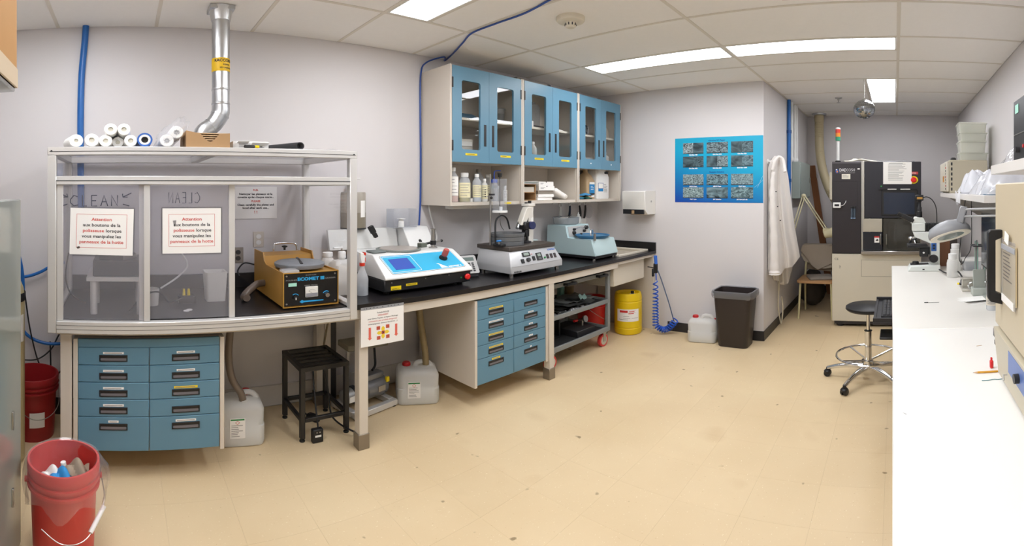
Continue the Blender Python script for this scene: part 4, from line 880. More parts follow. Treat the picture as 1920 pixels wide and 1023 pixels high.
# ================================================================ wall cupboards
CX = [2.10, 2.833, 3.567, 4.30]; CY0, CZ0, CZ1 = 2.71, 1.487, 2.632
LBS = ['wall cupboard nearest the blue ceiling cable with bottles on its open shelf', 'middle wall cupboard with white boxes on its open shelf', 'wall cupboard next to the towel dispenser with jugs on its open shelf']
INT = mat('cupboard_beige', 'cfc6ba', .45)
for k in range(3):
    xa, xb = CX[k], CX[k + 1]; w = xb - xa
    t = thing('wall_cupboard', LBS[k], 'cupboard', (xa, CY0, CZ0), group='blue glazed wall cupboards')
    h = CZ1 - CZ0; dp = .338
    b = B(); b.box(.001, .018, -.02, dp, 0, h, bev=.001); b.box(w - .018, w - .001, -.02, dp, 0, h, bev=.001); b.box(.018, .022, 0, dp, 0, h); b.box(w - .022, w - .018, 0, dp, 0, h); b.box(.022, w - .022, 0, dp, 0, .028); b.box(.022, w - .022, .0, dp, h - .02, h); b.box(.022, w - .022, dp - .01, dp, .028, h - .02); b.box(.022, w - .022, .004, dp - .01, .36, .375)
    b.o('carcass', INT, t)
    B().box(.022, w - .022, .03, dp - .01, .715, .735).o('inner_shelf', mat('shelf_white', 'e4ded2', .5), t)
    hw = (w - .042) / 2
    for s in range(2):
        x0_, x1_ = .02 + s * (hw + .002), .02 + s * (hw + .002) + hw; z0_, z1_ = .358, h - .008
        wx0, wx1 = (x0_ + .085, x0_ + .262) if s == 0 else (x1_ - .262, x1_ - .085)
        wz0, wz1 = z0_ + .105, z1_ - .11
        # door sheet with a rounded window opening
        b = B(); I = [(px_, pz_) for px_, pz_ in rr((wx1 - wx0) / 2, (wz1 - wz0) / 2, .018, 4, (wx0 + wx1) / 2, (wz0 + wz1) / 2)]
        O = []
        for px_, pz_ in I:
            cx_, cz_ = (wx0 + wx1) / 2, (wz0 + wz1) / 2
            O.append((x1_ if px_ > cx_ else x0_, z1_ if pz_ > cz_ else z0_))
        n = len(I)
        V = {}
        def vv(p, y): 
            key = (round(p[0], 5), round(p[1], 5), y)
            if key not in V: V[key] = b.bm.verts.new((p[0], y, p[1]))
            return V[key]
        for i in range(n):
            j = (i + 1) % n
            for y in (-.022, -.002):
                q = [vv(I[i], y), vv(I[j], y), vv(O[j], y), vv(O[i], y)]
                q = [v for ii, v in enumerate(q) if v not in q[:ii]]
                if len(q) > 2: b.bm.faces.new(q)
            b.bm.faces.new([vv(I[i], -.022), vv(I[j], -.022), vv(I[j], -.002), vv(I[i], -.002)])
            if O[i] != O[j]: b.bm.faces.new([vv(O[i], -.022), vv(O[j], -.022), vv(O[j], -.002), vv(O[i], -.002)])
        d = b.o('door', BLUE, t)
        B().box(wx0 - .008, wx1 + .008, -.014, -.010, wz0 - .008, wz1 + .008).o('pane', GLASS, d)
        hxx = x1_ - .05 if s == 0 else x0_ + .028
        B().box(hxx, hxx + .024, -.0235, -.021, z0_ + .14, z0_ + .325, bev=.0008).o('handle', BLACK, d)
        for hz_ in (z0_ + .09, z1_ - .18):
            xx = x0_ - .004 if s == 0 else x1_ - .008
            B().box(xx, xx + .012, -.026, -.0, hz_, hz_ + .085, bev=.002).o('hinge', BLACK, d)
        if k < 2:
            lx = (wx0 + wx1) / 2 - .055
            B().box(lx, lx + .11, -.0235, -.022, z0_ + .058, z0_ + .075).o('label_strip', YEL, d); lines(d, lx + .008, lx + .1, z0_ + .062, z0_ + .071, 1, -.024, INK, hgt=.35)
        else: B().cyl(((x0_ + x1_) / 2, -.024, z0_ + .06), ((x0_ + x1_) / 2, -.022, z0_ + .06), .007, seg=12).o('white_dot', PAPER, d)
    if k == 0: B().box(.55, .62, -.0012, 0, .006, .02).o('shelf_label', YEL, t)
t = thing('cupboard_lamp', 'slim white lamp fixed under the cupboard with the bottles', 'lamp', (2.2, 2.78, CZ0 - .03)); B().box(0, .46, 0, .1, 0, .029, bev=.004).o('housing', mat('lamp_white', 'dedad2', .4), t); B().box(.02, .44, .02, .08, -.003, 0).o('lens', PAPER, t)
t = thing('ballast_box', 'dark flat equipment box lying on top of the middle wall cupboard', 'box', (2.86, 2.78, CZ1 + .001)); B().box(0, .42, 0, .2, 0, .045, bev=.005).o('case', mat('case_grey', '6c675f', .6), t); B().box(.38, .421, -.001, .06, .004, .04).o('end_cap', BLACK, t)
# bottles on the open shelf
ZS = CZ0 + .0285
def shelfx(px, y): return ony(px, y)
PINK = mat('pink_liquid', 'dcab98', .4); OLIVE = mat('olive_liquid', 'a9a04c', .4); TEAL = mat('teal_liquid', '4a97ac', .4); CLR = mat('clear_liquid', 'b9c3ce', .4); TANL = mat('tan_liquid', 'a88a5c', .4)
GB = 'bottles on the open cupboard shelf'
def sb(name, label, px, y, r, py, **k):
    x = shelfx(px, y); h = zat(py, x, y) - ZS
    return bottle(name, label, (x, y, ZS), r, h, group=GB, **k)
sb('reagent_bottle', 'tall reagent bottle with pink liquid at the shelf end', 850, 2.79, .036, 314, liquid=PINK, lvl=.18, lab=WLAB, lz=(.19, .74))
sb('reagent_bottle', 'wide-capped bottle with olive liquid and a cream label', 871, 2.77, .044, 324, liquid=OLIVE, lvl=.15, lab=CLAB, lz=(.15, .66), neck=.6, capr=.66, caph=.13)
sb('reagent_bottle', 'bottle with teal liquid partly behind the olive one', 867, 2.93, .044, 332, liquid=TEAL, lvl=.2, lab=CLAB, lz=(.22, .6), neck=.5)
sb('reagent_bottle', 'square-shouldered bottle of clear liquid with a cream label', 894, 2.76, .033, 326, liquid=CLR, lvl=.16, lab=CLAB, lz=(.16, .6))
sb('reagent_bottle', 'grey capped bottle standing behind the clear-liquid bottle', 898, 2.97, .042, 317, cap=mat('cap_grey', 'a9a193', .5), liquid=CLR, lvl=.5)
sb('reagent_bottle', 'white bottle marked with black hazard signs', 908.5, 2.765, .024, 335, body=POLY, lab=CLAB, lz=(.12, .72), marks=1)
sb('reagent_bottle', 'tan bottle standing behind the hazard-marked one', 914, 2.96, .037, 327, liquid=TANL, lvl=.6, lab=CLAB, lz=(.2, .6))
t = sb('wash_bottle', 'squeeze wash bottle with a bent blue spout', 926.5, 2.80, .030, 336, cap=mat('cap_blue', '2456c8', .4), neck=.7, capr=.88, caph=.14, lab=mat('wash_label', '9fb6c8', .6), lz=(.58, .72), labang=(-1.2, 1.2))
h_ = zat(336, shelfx(926.5, 2.8), 2.8) - ZS
B().tube(spl([(0, 0, h_), (0, 0, h_ + .045), (.006, 0, h_ + .07), (.028, 0, h_ + .078), (.07, 0, h_ + .079)], 6), .004, 8).o('spout', mat('cap_blue', '2456c8', .4), t)
for i, (px, y, py, lb) in enumerate(((934, 2.86, 348, 'small white bottle behind the wash bottle'), (947, 2.80, 348, 'small white printed bottle in front of the shelf divider'), (952, 2.90, 349, 'small milky bottle behind the printed one'), (963.5, 2.79, 348, 'lone small milky bottle nearest the shelf divider'))):
    sb('dropper_bottle', lb, px, y, .0185 if i != 1 else .017, py, body=POLY, caph=.18, lab=WLAB if i == 1 else None, lz=(.1, .7), capr=.6, neck=.5)
t = thing('test_tubes', 'small white beaker between the olive and clear bottles', 'beaker', (shelfx(884, 2.74), 2.745, ZS)); B().lathe([(.001, 0), (.012, 0), (.013, .03), (.011, .03), (.01, .004), (.001, .004)], 14).o('shell', POLY, t)
# middle open shelf: trays, boxes, roll
t = thing('tray_rack', 'brown cardboard rack of trays with papers on top', 'rack', (2.865, 2.76, ZS)); 
for z in (0, .075, .15): B().box(0, .2, 0, .24, z, z + .006).o('shelf', CARD, t)
for x_ in (0, .194): B().box(x_, x_ + .006, 0, .24, .006, .156).o('side', CARD, t)
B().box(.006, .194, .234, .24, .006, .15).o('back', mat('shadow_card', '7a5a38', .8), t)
B().box(.01, .19, .01, .2, .08, .13, bev=.002).o('tray_box', mat('pale_box', 'cfc9bd', .7), t)
for i in range(4): B().box(-.01 + .01 * i, .2 + .015 * i, -.015, .2, .158 + i * .004, .16 + i * .004, m=RZ(-4 + 3 * i) @ RY(-1.2 * i)).o('loose_sheet', PAPER if i != 2 else mat('mint_sheet', 'a8c4bb', .7), t)
for i, (z, hh, lb) in enumerate(((0, .03, 'bottom white box in the stack on the middle shelf'), (.031, .028, 'second white box in the stack on the middle shelf'), (.061, .034, 'dark-fronted flat box in the stack on the middle shelf'), (.096, .045, 'notched white box near the top of the stack'), (.142, .042, 'topmost notched white box in the stack'))):
    t = thing('flat_box', lb, 'box', (3.10 + .004 * i, 2.77 - .004 * (i % 2), ZS + z), 1.5 * (-1) ** i, group='flat boxes stacked on the middle cupboard shelf')
    B().box(0, .2, 0, .22, 0, hh, bev=.0015).o('carton', PAPER if i != 2 else mat('kraft_grey', '8d8478', .8), t)
    if i > 2: B().prism([(.09, hh), (.1, hh - .012), (.11, hh)], 'y', -.0008, 0).o('thumb_notch', BLACK, t); lines(t, .02, .08, .012, hh - .012, 2, -.001, INKG); 
t = thing('paper_roll', 'white padded envelope slumped beside the stacked boxes', 'envelope', (3.318, 2.76, ZS))
B().box(0, .19, 0, .22, 0, .05, bev=.018, seg=3, m=T(0, 0, .083) @ RY(26)).o('sleeve', PAPER, t); B().box(.15, .185, -.001, .221, .01, .04, bev=.004, m=T(0, 0, .083) @ RY(26)).o('flap', mat('carton_lid', 'd9d3c8', .6), t)
# third open shelf: brown jug, white jug, rags, beige container
t = thing('brown_jug', 'tan plastic gallon jug with a blue label on the open cupboard shelf', 'jug', (3.905, 2.86, ZS)); BJ = mat('tan_jug', 'b79c78', .45)
B().loft([(0, .07, .07, .02), (.2, .072, .072, .02), (.27, .045, .05, .03), (.3, .025, .025, .02), (.33, .022, .022, .02)]).o('body', BJ, t)
B().box(-.03, .055, -.0735, -.072, .06, .175).o('label', mat('jug_label_blue', '1f86c4', .5), t); B().box(-.03, .055, -.0742, -.0735, .05, .065).o('label_foot', INK, t); B().box(-.03, .055, -.0742, -.0735, .165, .19).o('label_head', PAPER, t); lines(t, -.01, .045, .1, .15, 3, -.0745, PAPER); B().box(.0, .05, -.073, -.0715, .02, .045).o('lower_label', PAPER, t)
t = thing('white_jug', 'large white plastic jug with a handle hole beside the tan jug', 'jug', (4.10, 2.87, ZS))
B().loft([(0, .105, .095, .03), (.015, .11, .1, .03), (.25, .11, .1, .03), (.31, .1, .09, .04), (.335, .08, .08, .04)]).o('body', WHITE, t); B().box(.02, .085, -.098, -.088, .285, .315, bev=.006).o('handle_hole', BLACK, t)
lb_ = B().box(-.1, -.015, -.1015, -.1, .07, .18).o('label', PAPER, t); B().box(-.1, -.015, -.102, -.1012, .085, .115).o('blue_band', mat('jug_label_blue', '1f86c4', .5), t); B().frame(-.102, -.013, .115, .182, .004, -.1022, -.1012).o('label_frame', mat('label_navy', '3a4f9a', .5), t); lines(t, -.005, .06, .07, .17, 6, -.1008, INKG)
t = thing('beige_container', 'pale bottle half hidden behind the shelf divider', 'bottle', (3.70, 2.90, ZS)); B().loft([(0, .06, .06, .02), (.13, .06, .06, .02), (.15, .05, .05, .02), (.17, .02, .02, .02)]).o('body', mat('pale_olive', 'c4c0a2', .5), t); B().cyl((0, 0, .17), (0, 0, .19), .022).o('cap', WHITE, t)
for i, (dx, dz, c, lb) in enumerate(((0, .0, '2f6f5c', 'crumpled green cloth on the open shelf beside the tan jug'), (.02, .035, '3f86b4', 'folded blue cloth lying on the green one'), (-.07, .0, '2c6e86', 'teal cloth crumpled against the shelf divider'))):
    b = B(); b.grid(lambda u, v: (3.77 + dx + .16 * (u - .5) * (1 - .2 * v), 2.73 + .09 * v, ZS + .004 + dz + (.03 if i < 2 else .025) * abs(sin(pi * u)) ** .6 * (.6 + .4 * sin(9 * u + 6 * v + i)) * sin(pi * (.15 + .7 * v))), 18, 8); b.grid(lambda u, v: (3.77 + dx + .16 * (u - .5) * (1 - .2 * v), 2.73 + .09 * v, ZS + .001 + dz), 2, 2)
    tag(b.o('cloth_rag', mat('rag%d' % i, c, .9, var=.15, vs=40)), lb, 'cloth')
# things seen through the cupboard panes
zi = CZ0 + .3755; zu = CZ0 + .7355
GRY = mat('bin_grey', '9a9c9e', .5)
for i in range(3):
    t = thing('white_carton', ['bottom white carton behind a pane of the bottle cupboard', 'middle white carton behind a pane of the bottle cupboard', 'top white carton behind a pane of the bottle cupboard'][i], 'box', (2.20, 2.765, zi + i * .062), group='cartons behind glass'); B().box(0, .17, 0, .16, 0, .058, bev=.002).o('carton', PAPER, t); B().box(-.001, .171, -.001, .161, .04, .059).o('lid', mat('carton_lid', 'd9d3c8', .6), t)
t = thing('grey_beaker', 'grey stacked tubs on the inner shelf of the bottle cupboard', 'tubs', (2.73, 2.86, zu)); B().lathe([(.04, 0), (.048, .09), (.052, .095), (.052, .11), (.045, .11)], 20).o('tub', GRY, t); B().lathe([(.05, .11), (.055, .14), (.05, .145), (.001, .145)], 20).o('tub_lid', GRY, t)
t = thing('blue_folder', 'dark blue folded cloth on the inner shelf of the bottle cupboard', 'cloth', (2.33, 2.86, zu)); B().loft([(0, .12, .09, .02), (.02, .12, .09, .03), (.045, .09, .07, .04)]).o('fold', mat('deep_blue', '355f78', .8), t)
bottle('plastic_bottle', 'milky bottle standing low behind the middle cupboard pane', (3.05, 2.78, zi), .035, .22, body=POLY, lab=CLAB, lz=(.05, .4), capr=.45)
t = thing('grey_canister', 'grey translucent canister on the middle cupboard inner shelf', 'canister', (3.15, 2.87, zu + .001)); B().box(-.08, .08, -.06, .06, 0, .03, bev=.003).o('stand', DARK, t); B().lathe([(.06, .03), (.062, .2), (.05, .24), (.02, .25), (.02, .27)], 24).o('vessel', POLY2, t)
t = thing('white_block', 'small white block on the inner shelf by the cupboard hinge', 'block', (3.0, 2.77, zu + .001)); B().box(0, .05, 0, .06, 0, .06, bev=.003).o('block', WHITE, t); B().box(.01, .03, .01, .05, .06, .08, bev=.002).o('knob', WHITE, t)
for i in range(3):
    t = thing('plastic_cup', ['first white cup lying behind the middle cupboard pane', 'second white cup lying behind the middle cupboard pane', 'third white cup lying behind the middle cupboard pane'][i], 'cup', (3.29 + .088 * i, 2.80 + .01 * i, zi + .045), group='white cups in the middle cupboard'); B().lathe([(.03, 0), (.042, .1), (.039, .1), (.028, .004), (.001, .004)], 20, m=RX(80) @ T(0, 0, -.1)).o('shell', WHITE, t)
t = thing('teal_cloth', 'folded teal cloth behind the white cups', 'cloth', (3.42, 2.985, zi)); B().loft([(0, .1, .06, .02), (.08, .1, .06, .03), (.1, .07, .04, .03)]).o('fold', mat('deep_blue', '355f78', .8), t)
t = thing('white_bracket', 'white angled bracket on the middle cupboard inner shelf', 'bracket', (3.34, 2.78, zu + .001)); B().prism([(0, 0), (.12, 0), (.12, .012), (.03, .02), (.03, .09), (0, .09)], 'y', 0, .06).o('angle', WHITE, t)
t = thing('tangled_parts', 'tangle of dark and pale fittings in the cupboard above the jugs', 'fittings', (3.84, 2.82, zu + .001))
for i in range(7): B().tube(spl([(random.uniform(-.05, .06), random.uniform(-.04, .05), .01 + random.uniform(0, .1)) for _ in range(5)], 5), .008, 8).o('fitting', (BLACK, PAPER, DARK, GRY)[i % 4], t)
t = thing('beige_funnel', 'beige domed vessel behind glass in the cupboard above the jugs', 'vessel', (4.17, 2.84, zu + .001)); B().lathe([(.07, 0), (.07, .08), (.055, .12), (.02, .14), (.001, .142)], 24).o('dome', mat('beige_vessel', 'b5aa98', .5), t)
t = thing('parts_tray', 'clear tray of small parts low in the cupboard above the jugs', 'tray', (3.83, 2.83, zi)); B().loft([(0, .1, .08, .01), (.11, .11, .09, .012), (.11, .106, .086, .01), (.004, .096, .076, .01)]).o('tray', POLY2, t)
for i in range(8): B().box(-.012, .012, -.012, .012, 0, .03, bev=.003, m=T(random.uniform(-.07, .07), random.uniform(-.05, .05), .006) @ RZ(random.uniform(0, 90))).o('part', (DARK, GRY, PAPER)[i % 3], t)
bottle('plastic_bottle', 'milky bottle behind glass low in the cupboard above the jugs', (4.18, 2.82, zi), .05, .2, body=POLY)
# ================================================================ floor-standing things on the left side
def jerry(label, loc, rz, hx, hy, h, hose=None, fill=.45, labside=True, cap2=False, cap=None):
    cap = cap or (-hx * .55, 0)
    t = thing('jerrycan', label, 'jerrycan', loc, rz, group='waste jerrycans')
    b = B(); b.loft([(0, hx - .02, hy - .02, .03), (.006, hx - .006, hy - .006, .035), (.03, hx, hy, .04), (h * .42, hx, hy, .04), (h * .44, hx - .004, hy - .004, .04), (h * .74, hx - .002, hy - .002, .04), (h * .84, hx - .012, hy - .012, .045), (h * .9, hx - .04, hy - .035, .04)], 5)
    b.o('body', POLY, t)
    B().loft([(.008, hx - .012, hy - .012, .03), (h * fill, hx - .008, hy - .008, .035)], 5).o('liquid', mat('grey_liquid', 'd2d5d3', .4), t)
    b = B(); P = [(-hx * .1, 0, h * .86), (0, 0, h * .97), (hx * .25, 0, h), (hx * .55, 0, h * .97), (hx * .72, 0, h * .86)]
    b.tube(spl(P, 6), .017, 12); b.o('carry_handle', POLY, t)
    b = B(); b.lathe([(.024, h * .85), (.026, h * .89), (.026, h * .97), (.022, h * .99), (.001, h * .99)], 20, m=T(cap[0], cap[1], 0))
    for k in range(12): b.box(.025, .028, -.003, .003, h * .89, h * .965, m=T(cap[0], cap[1], 0) @ RZ(30 * k))
    b.o('red_cap', RED, t)
    if cap2: B().lathe([(.012, h * .84), (.012, h * .9), (.001, h * .9)], 14, m=T(hx * .8, 0, 0)).o('vent_cap', RED, t)
    if hose: B().lathe([(.026, h * .86), (.026, h * .92), (.022, h * .93)], 18, m=T(hose[0], hose[1], 0)).o('hose_neck', POLY, t)
    if labside:
        lw = .042
        lo = B().box(-lw - .03, lw - .03, -hy - .0016, -hy - .0004, h * .2, h * .62).o('label', PAPER, t)
        B().box(-lw - .026, lw - .034, -hy - .0022, -hy - .0014, h * .575, h * .605).o('green_band', mat('label_green', '1d8042', .5), lo)
        B().frame(-.009, .009, -.009, .009, .002, -.0006, 0, m=T(-.03, -hy - .0016, h * .53) @ RY(45)).o('hazard_diamond', INKR, lo)
        lines(lo, -lw - .022, lw - .038, h * .23, h * .49, 7, -hy - .002, INKG, hgt=.3)
    return t
SMK = mat('stained_hose', '8a7a58', .35, var=.15, vs=30); SMK2 = mat('smoky_hose', '6f6258', .3)
jerry('milky waste jerrycan beside the drawer unit under the enclosure', (.648, 2.70, 0), -6, .125, .105, .30, hose=(.012, -.05), cap=(.035, .045))
tag(B().tube(spl([(.585, 2.62, .877), (.57, 2.62, .72), (.562, 2.62, .56), (.585, 2.63, .42), (.64, 2.645, .31), (.658, 2.65, .2)], 8), .021, 14).o('drain_hose', SMK2), 'dark drain hose dropping beside the drawers under the enclosure', 'hose')
jerry('milky waste jerrycan under the worktop next to the vacuum pump', (1.855, 2.74, 0), -28, .14, .115, .285, hose=(.06, -.012), cap=(-.07, .01))
tag(B().tube(spl([(1.855, 2.72, .877), (1.86, 2.72, .7), (1.88, 2.71, .5), (1.90, 2.705, .35), (1.903, 2.703, .2)], 8), .023, 14).o('drain_hose', SMK), 'straight brown drain hose into the jerrycan by the vacuum pump', 'hose')
x, y = onz(1315, 640, 0)
jerry('small white jerrycan on the open floor between the blue hose and the black bin', (x + .05, y, 0), -80, .135, .1, .27, labside=False, cap2=True, fill=.25)
tag(B().tube(spl([(1.52, 3.0, .75), (1.58, 2.98, .62), (1.68, 2.98, .6), (1.76, 2.99, .7), (1.80, 3.0, .877)], 8), .005, 8).o('cable', CABLE), 'black cable sagging under the worktop behind the hanging notice', 'cable')

# black slatted stand
BLK = mat('black_steel', '1b1a1b', .4)
t = thing('slatted_stand', 'square black steel stand with a slatted top under the worktop', 'stand', (0, 0, 0))
xa, xb, ya, yb, zt = .955, 1.255, 2.55, 2.88, .475
for x_ in (xa, xb - .028):
    for y_ in (ya, yb - .028):
        l = B().box(x_, x_ + .028, y_, y_ + .028, .02, zt - .028, bev=.002).o('leg', BLK, t); B().lathe([(.016, 0), (.016, .008), (.008, .012), (.008, .022)], 14, m=T(x_ + .014, y_ + .014, 0)).o('foot', RUBBER, l)
b = B(); b.box(xa, xb, ya, ya + .028, zt - .028, zt); b.box(xa, xb, yb - .028, yb, zt - .028, zt); b.box(xa, xa + .028, ya + .028, yb - .028, zt - .028, zt); b.box(xb - .028, xb, ya + .028, yb - .028, zt - .028, zt); b.o('top_frame', BLK, t)
for k in range(4): B().box(xa + .028, xb - .028, ya + .062 + .058 * k, ya + .09 + .058 * k, zt - .02, zt - .003, bev=.001).o('slat', BLK, t)
for y_ in (ya + .004, yb - .024): B().box(xa + .028, xb - .028, y_, y_ + .02, .12, .145, bev=.002).o('stretcher', BLK, t)
for x_ in (xa + .004, xb - .024): B().box(x_, x_ + .02, ya + .028, yb - .028, .12, .145, bev=.002).o('stretcher', BLK, t)
x, y = onz(591, 822, 0)
t = thing('foot_switch', 'small black foot switch box hanging at the front of the slatted stand', 'switch', (1.045, 2.535, .0))
B().box(-.032, .032, -.022, .012, .0, .085, bev=.004).o('case', BLACK, t); B().box(-.018, .018, -.0232, -.022, .038, .05).o('label', PAPER, t); B().cyl((-.008, -.025, .068), (-.008, -.022, .068), .004, seg=8).o('screw', STEEL, t); B().cyl((.01, -.025, .068), (.01, -.022, .068), .004, seg=8).o('screw', STEEL, t)
tag(B().tube(spl([(1.055, 2.54, .085), (1.06, 2.6, .25), (1.075, 2.66, .4), (1.12, 2.7, .44), (1.17, 2.71, .36), (1.19, 2.7, .2), (1.2, 2.66, .06), (1.26, 2.5, .03), (1.33, 2.5, .02), (1.345, 2.52, .12), (1.325, 2.56, .3)], 8), .0055, 8).o('cable', CABLE), 'black cable draped through the slatted stand to the foot switch', 'cable')
t = thing('inline_plug', 'black inline plug lying under the slatted stand', 'plug', (1.12, 2.78, .0), 30); B().loft([(0, .02, .045, .012), (.03, .02, .045, .015), (.042, .012, .03, .01)]).o('body', BLACK, t); B().tube(spl([(0, .04, .02), (0, .08, .05), (0, .09, .2)], 5), .005, 8).o('lead', CABLE, t)

# vacuum pump on an aluminium frame
t = thing('vacuum_pump', 'grey vacuum pump motor mounted on an aluminium profile frame under the worktop', 'pump', (1.475, 2.80, 0), 12)
for y_ in (-.13, .09): B().box(-.16, .19, y_, y_ + .04, .01, .05, bev=.003).o('frame_rail', ALU, t)
for x_ in (-.16, .15): B().box(x_, x_ + .04, -.09, .09, .01, .05, bev=.003).o('frame_rail', ALU, t)
for x_ in (-.14, .17):
    for y_ in (-.11, .11): B().cyl((x_, y_, 0), (x_, y_, .01), .014, seg=12).o('pad', RUBBER, t)
MG = mat('motor_grey', '7e7f83', .35, .5)
b = B(); b.lathe([(.03, -.01), (.066, -.006), (.072, .0), (.074, .15), (.07, .165), (.05, .178), (.01, .18)], 32, m=T(0, 0, .135) @ RY(90)); b.o('motor', MG, t)
b = B()
for k in range(5): b.box(.135, .15, -.003, .003, -.075, -.06, m=T(0, 0, .135) @ Matrix.Rotation(R(-60 + 30 * k), 4, 'X'))
b.o('vent_slots', BLACK, t)['kind'] = 'stuff'
B().box(.01, .15, -.04, .035, .2, .245, bev=.01, seg=2).o('terminal_box', MG, t); B().box(.07, .13, -.0765, -.074, .12, .16).o('name_plate', STEEL, t); B().box(.145, .17, -.07, -.055, .17, .205, m=None).o('yellow_tag', YEL, t)
b = B(); b.lathe([(.05, 0), (.06, .006), (.06, .03), (.045, .035), (.045, .06), (.055, .065), (.055, .085), (.02, .09)], 24, m=T(-.1, 0, .125) @ RY(90)); b.o('pump_head', mat('pump_dark', '4a4a4d', .4, .5), t)
B().lathe([(.03, 0), (.05, .005), (.052, .07), (.04, .08)], 24, m=T(-.16, 0, .125) @ RY(90)).o('filter_can', mat('can_grey', 'a7a8a8', .4, .4), t); B().box(-.15, -.105, -.056, -.05, .1, .14).o('can_label', PAPER, t)
b = B(); b.cyl((-.045, -.02, .18), (-.045, -.02, .24), .011); b.box(-.06, -.03, -.035, -.005, .2, .22, bev=.003); b.o('brass_fitting', mat('brass', 'c19a4a', .3, .9), t)
B().lathe([(.014, .24), (.024, .245), (.024, .295), (.018, .31), (.001, .312)], 20, m=T(-.045, -.02, 0)).o('blue_regulator', mat('regulator_blue', '2a6cb4', .4), t)
B().tube(spl([(-.02, .02, .18), (.0, .04, .25), (.02, .06, .32), (.02, .1, .45)], 6), .009, 10).o('vacuum_tube', CABLE, t)
t = thing('filter_shelf', 'translucent plastic box shelf on wall uprights above the vacuum pump', 'shelf', (1.53, 2.90, .42)); B().box(-.15, .15, -.08, .08, 0, .045, bev=.004).o('box', clear('smoky_box', (215, 215, 205), body=.45, bodycol=(190, 186, 170), rough=.2), t)
for dx in (-.05, .03): B().cyl((dx, -.03, .045), (dx, -.03, .055), .014).o('port', WHITE, t)
for dx in (-.09, .02): B().box(dx, dx + .02, .06, .08, -.42, 0, bev=.001).o('upright', ALU, t)
tag(B().tube(spl([(1.63, 2.93, .42), (1.62, 2.9, .33), (1.6, 2.86, .27), (1.56, 2.83, .25)], 6), .008, 8).o('tubing', CABLE), 'dark vacuum tubing from the clear shelf down to the pump', 'tubing')
tag(B().tube(spl([(1.21, 2.86, .32), (1.25, 2.9, .5), (1.3, 2.93, .66), (1.36, 2.94, .7), (1.4, 2.95, .69)], 8), .007, 8).o('tubing', SMK), 'brown tubing curving up behind the bench leg', 'tubing')

# ---------------------------------------------------------------- utility cart
CG = mat('cart_grey', '868988', .45, var=.02); MATB = mat('cart_mat', '232426', .7)
t = thing('utility_cart', 'grey three-shelf utility cart with red casters under the worktop', 'cart', (0, 0, 0))
xa, xb, ya, yb = 2.87, 3.70, 2.43, 2.93
for z0_, z1_, nm in ((.16, .205, 'shelf'), (.45, .49, 'shelf'), (.735, .775, 'shelf')):
    b = B(); b.box(xa, xb, ya, ya + .02, z0_, z1_, bev=.003); b.box(xa, xb, yb - .02, yb, z0_, z1_, bev=.003); b.box(xa, xa + .02, ya + .02, yb - .02, z0_, z1_); b.box(xb - .02, xb, ya + .02, yb - .02, z0_, z1_); b.box(xa + .02, xb - .02, ya + .02, yb - .02, z0_, z0_ + .012); s = b.o(nm, CG, t)
    B().box(xa + .021, xb - .021, ya + .021, yb - .021, z0_ + .0125, z0_ + .02).o('shelf_mat', MATB, s)
for x_ in (xa, xb - .04):
    for y_ in (ya, yb - .03): B().box(x_, x_ + .04, y_, y_ + .03, .205 - .045, .775, bev=.003).o('post', CG, t)
for x_ in (3.02, 3.47):
    b = B(); b.box(x_, x_ + .13, ya - .05, ya - .025, .742, .77, bev=.008, seg=2); b.box(x_, x_ + .025, ya - .03, ya, .745, .767, bev=.003); b.box(x_ + .105, x_ + .13, ya - .03, ya, .745, .767, bev=.003); b.o('handle', BLACK, t)
RW = mat('caster_red', 'd23a38', .4)
for x_ in (xa + .05, xb - .05):
    for y_ in (ya + .05, yb - .05):
        cs = B().box(x_ - .03, x_ + .03, y_ - .03, y_ + .03, .14, .16, bev=.003)
        for s in (-1, 1): cs.box(x_ - .02, x_ + .02, y_ + s * .022 - .002, y_ + s * .022 + .002, .055, .14)
        cs = cs.o('caster', STEEL, t)
        B().lathe([(.04, -.016), (.062, -.016), (.065, -.008), (.065, .008), (.062, .016), (.04, .016)], 28, m=T(x_, y_, .065) @ RX(90)).o('wheel', RW, cs); B().lathe([(.001, -.018), (.045, -.018), (.045, .018), (.001, .018)], 24, m=T(x_, y_, .065) @ RX(90)).o('hub', mat('hub_cream', 'c9c4b4', .5), cs)
        B().box(x_ + .02, x_ + .055, y_ - .02, y_ + .02, .125, .15, bev=.004).o('brake', BLACK, cs)
# on the cart
t = thing('film_bags', 'heap of clear film bags on the top cart shelf', 'film', (0, 0, 0))
for i in range(5):
    cx_, cy_ = 2.98 + .075 * i, 2.52 + .09 * (i % 3)
    B().grid(lambda u, v: (cx_ + .2 * (u - .5), cy_ + .16 * (v - .5), .758 + .012 + .014 * i * .5 + .012 * sin(8 * u + 5 * v + i)), 8, 6).o('bag', clear('grey_film', (190, 190, 188), body=.6, bodycol=(130, 130, 128), rough=.2), t)
t = thing('foil_sheets', 'stack of grey foil sheets slanting on the middle cart shelf', 'foil', (0, 0, 0))
FG = mat('foil_grey', '7d807e', .35, .3, var=.2, vs=10)
for i in range(9):
    cx_, cy_ = 2.99 + .06 * i, 2.55 + .05 * (i % 3); B().grid(lambda u, v: (cx_ + .26 * (u - .5), cy_ + .22 * (v - .5), .475 + .006 + .006 * i + .02 * (1 - u) * (i < 5) * 3 + .01 * sin(7 * u + 4 * v + i)), 8, 6).o('sheet', FG if i % 3 else mat('foil_dark', '4b4d4c', .4, .3), t)
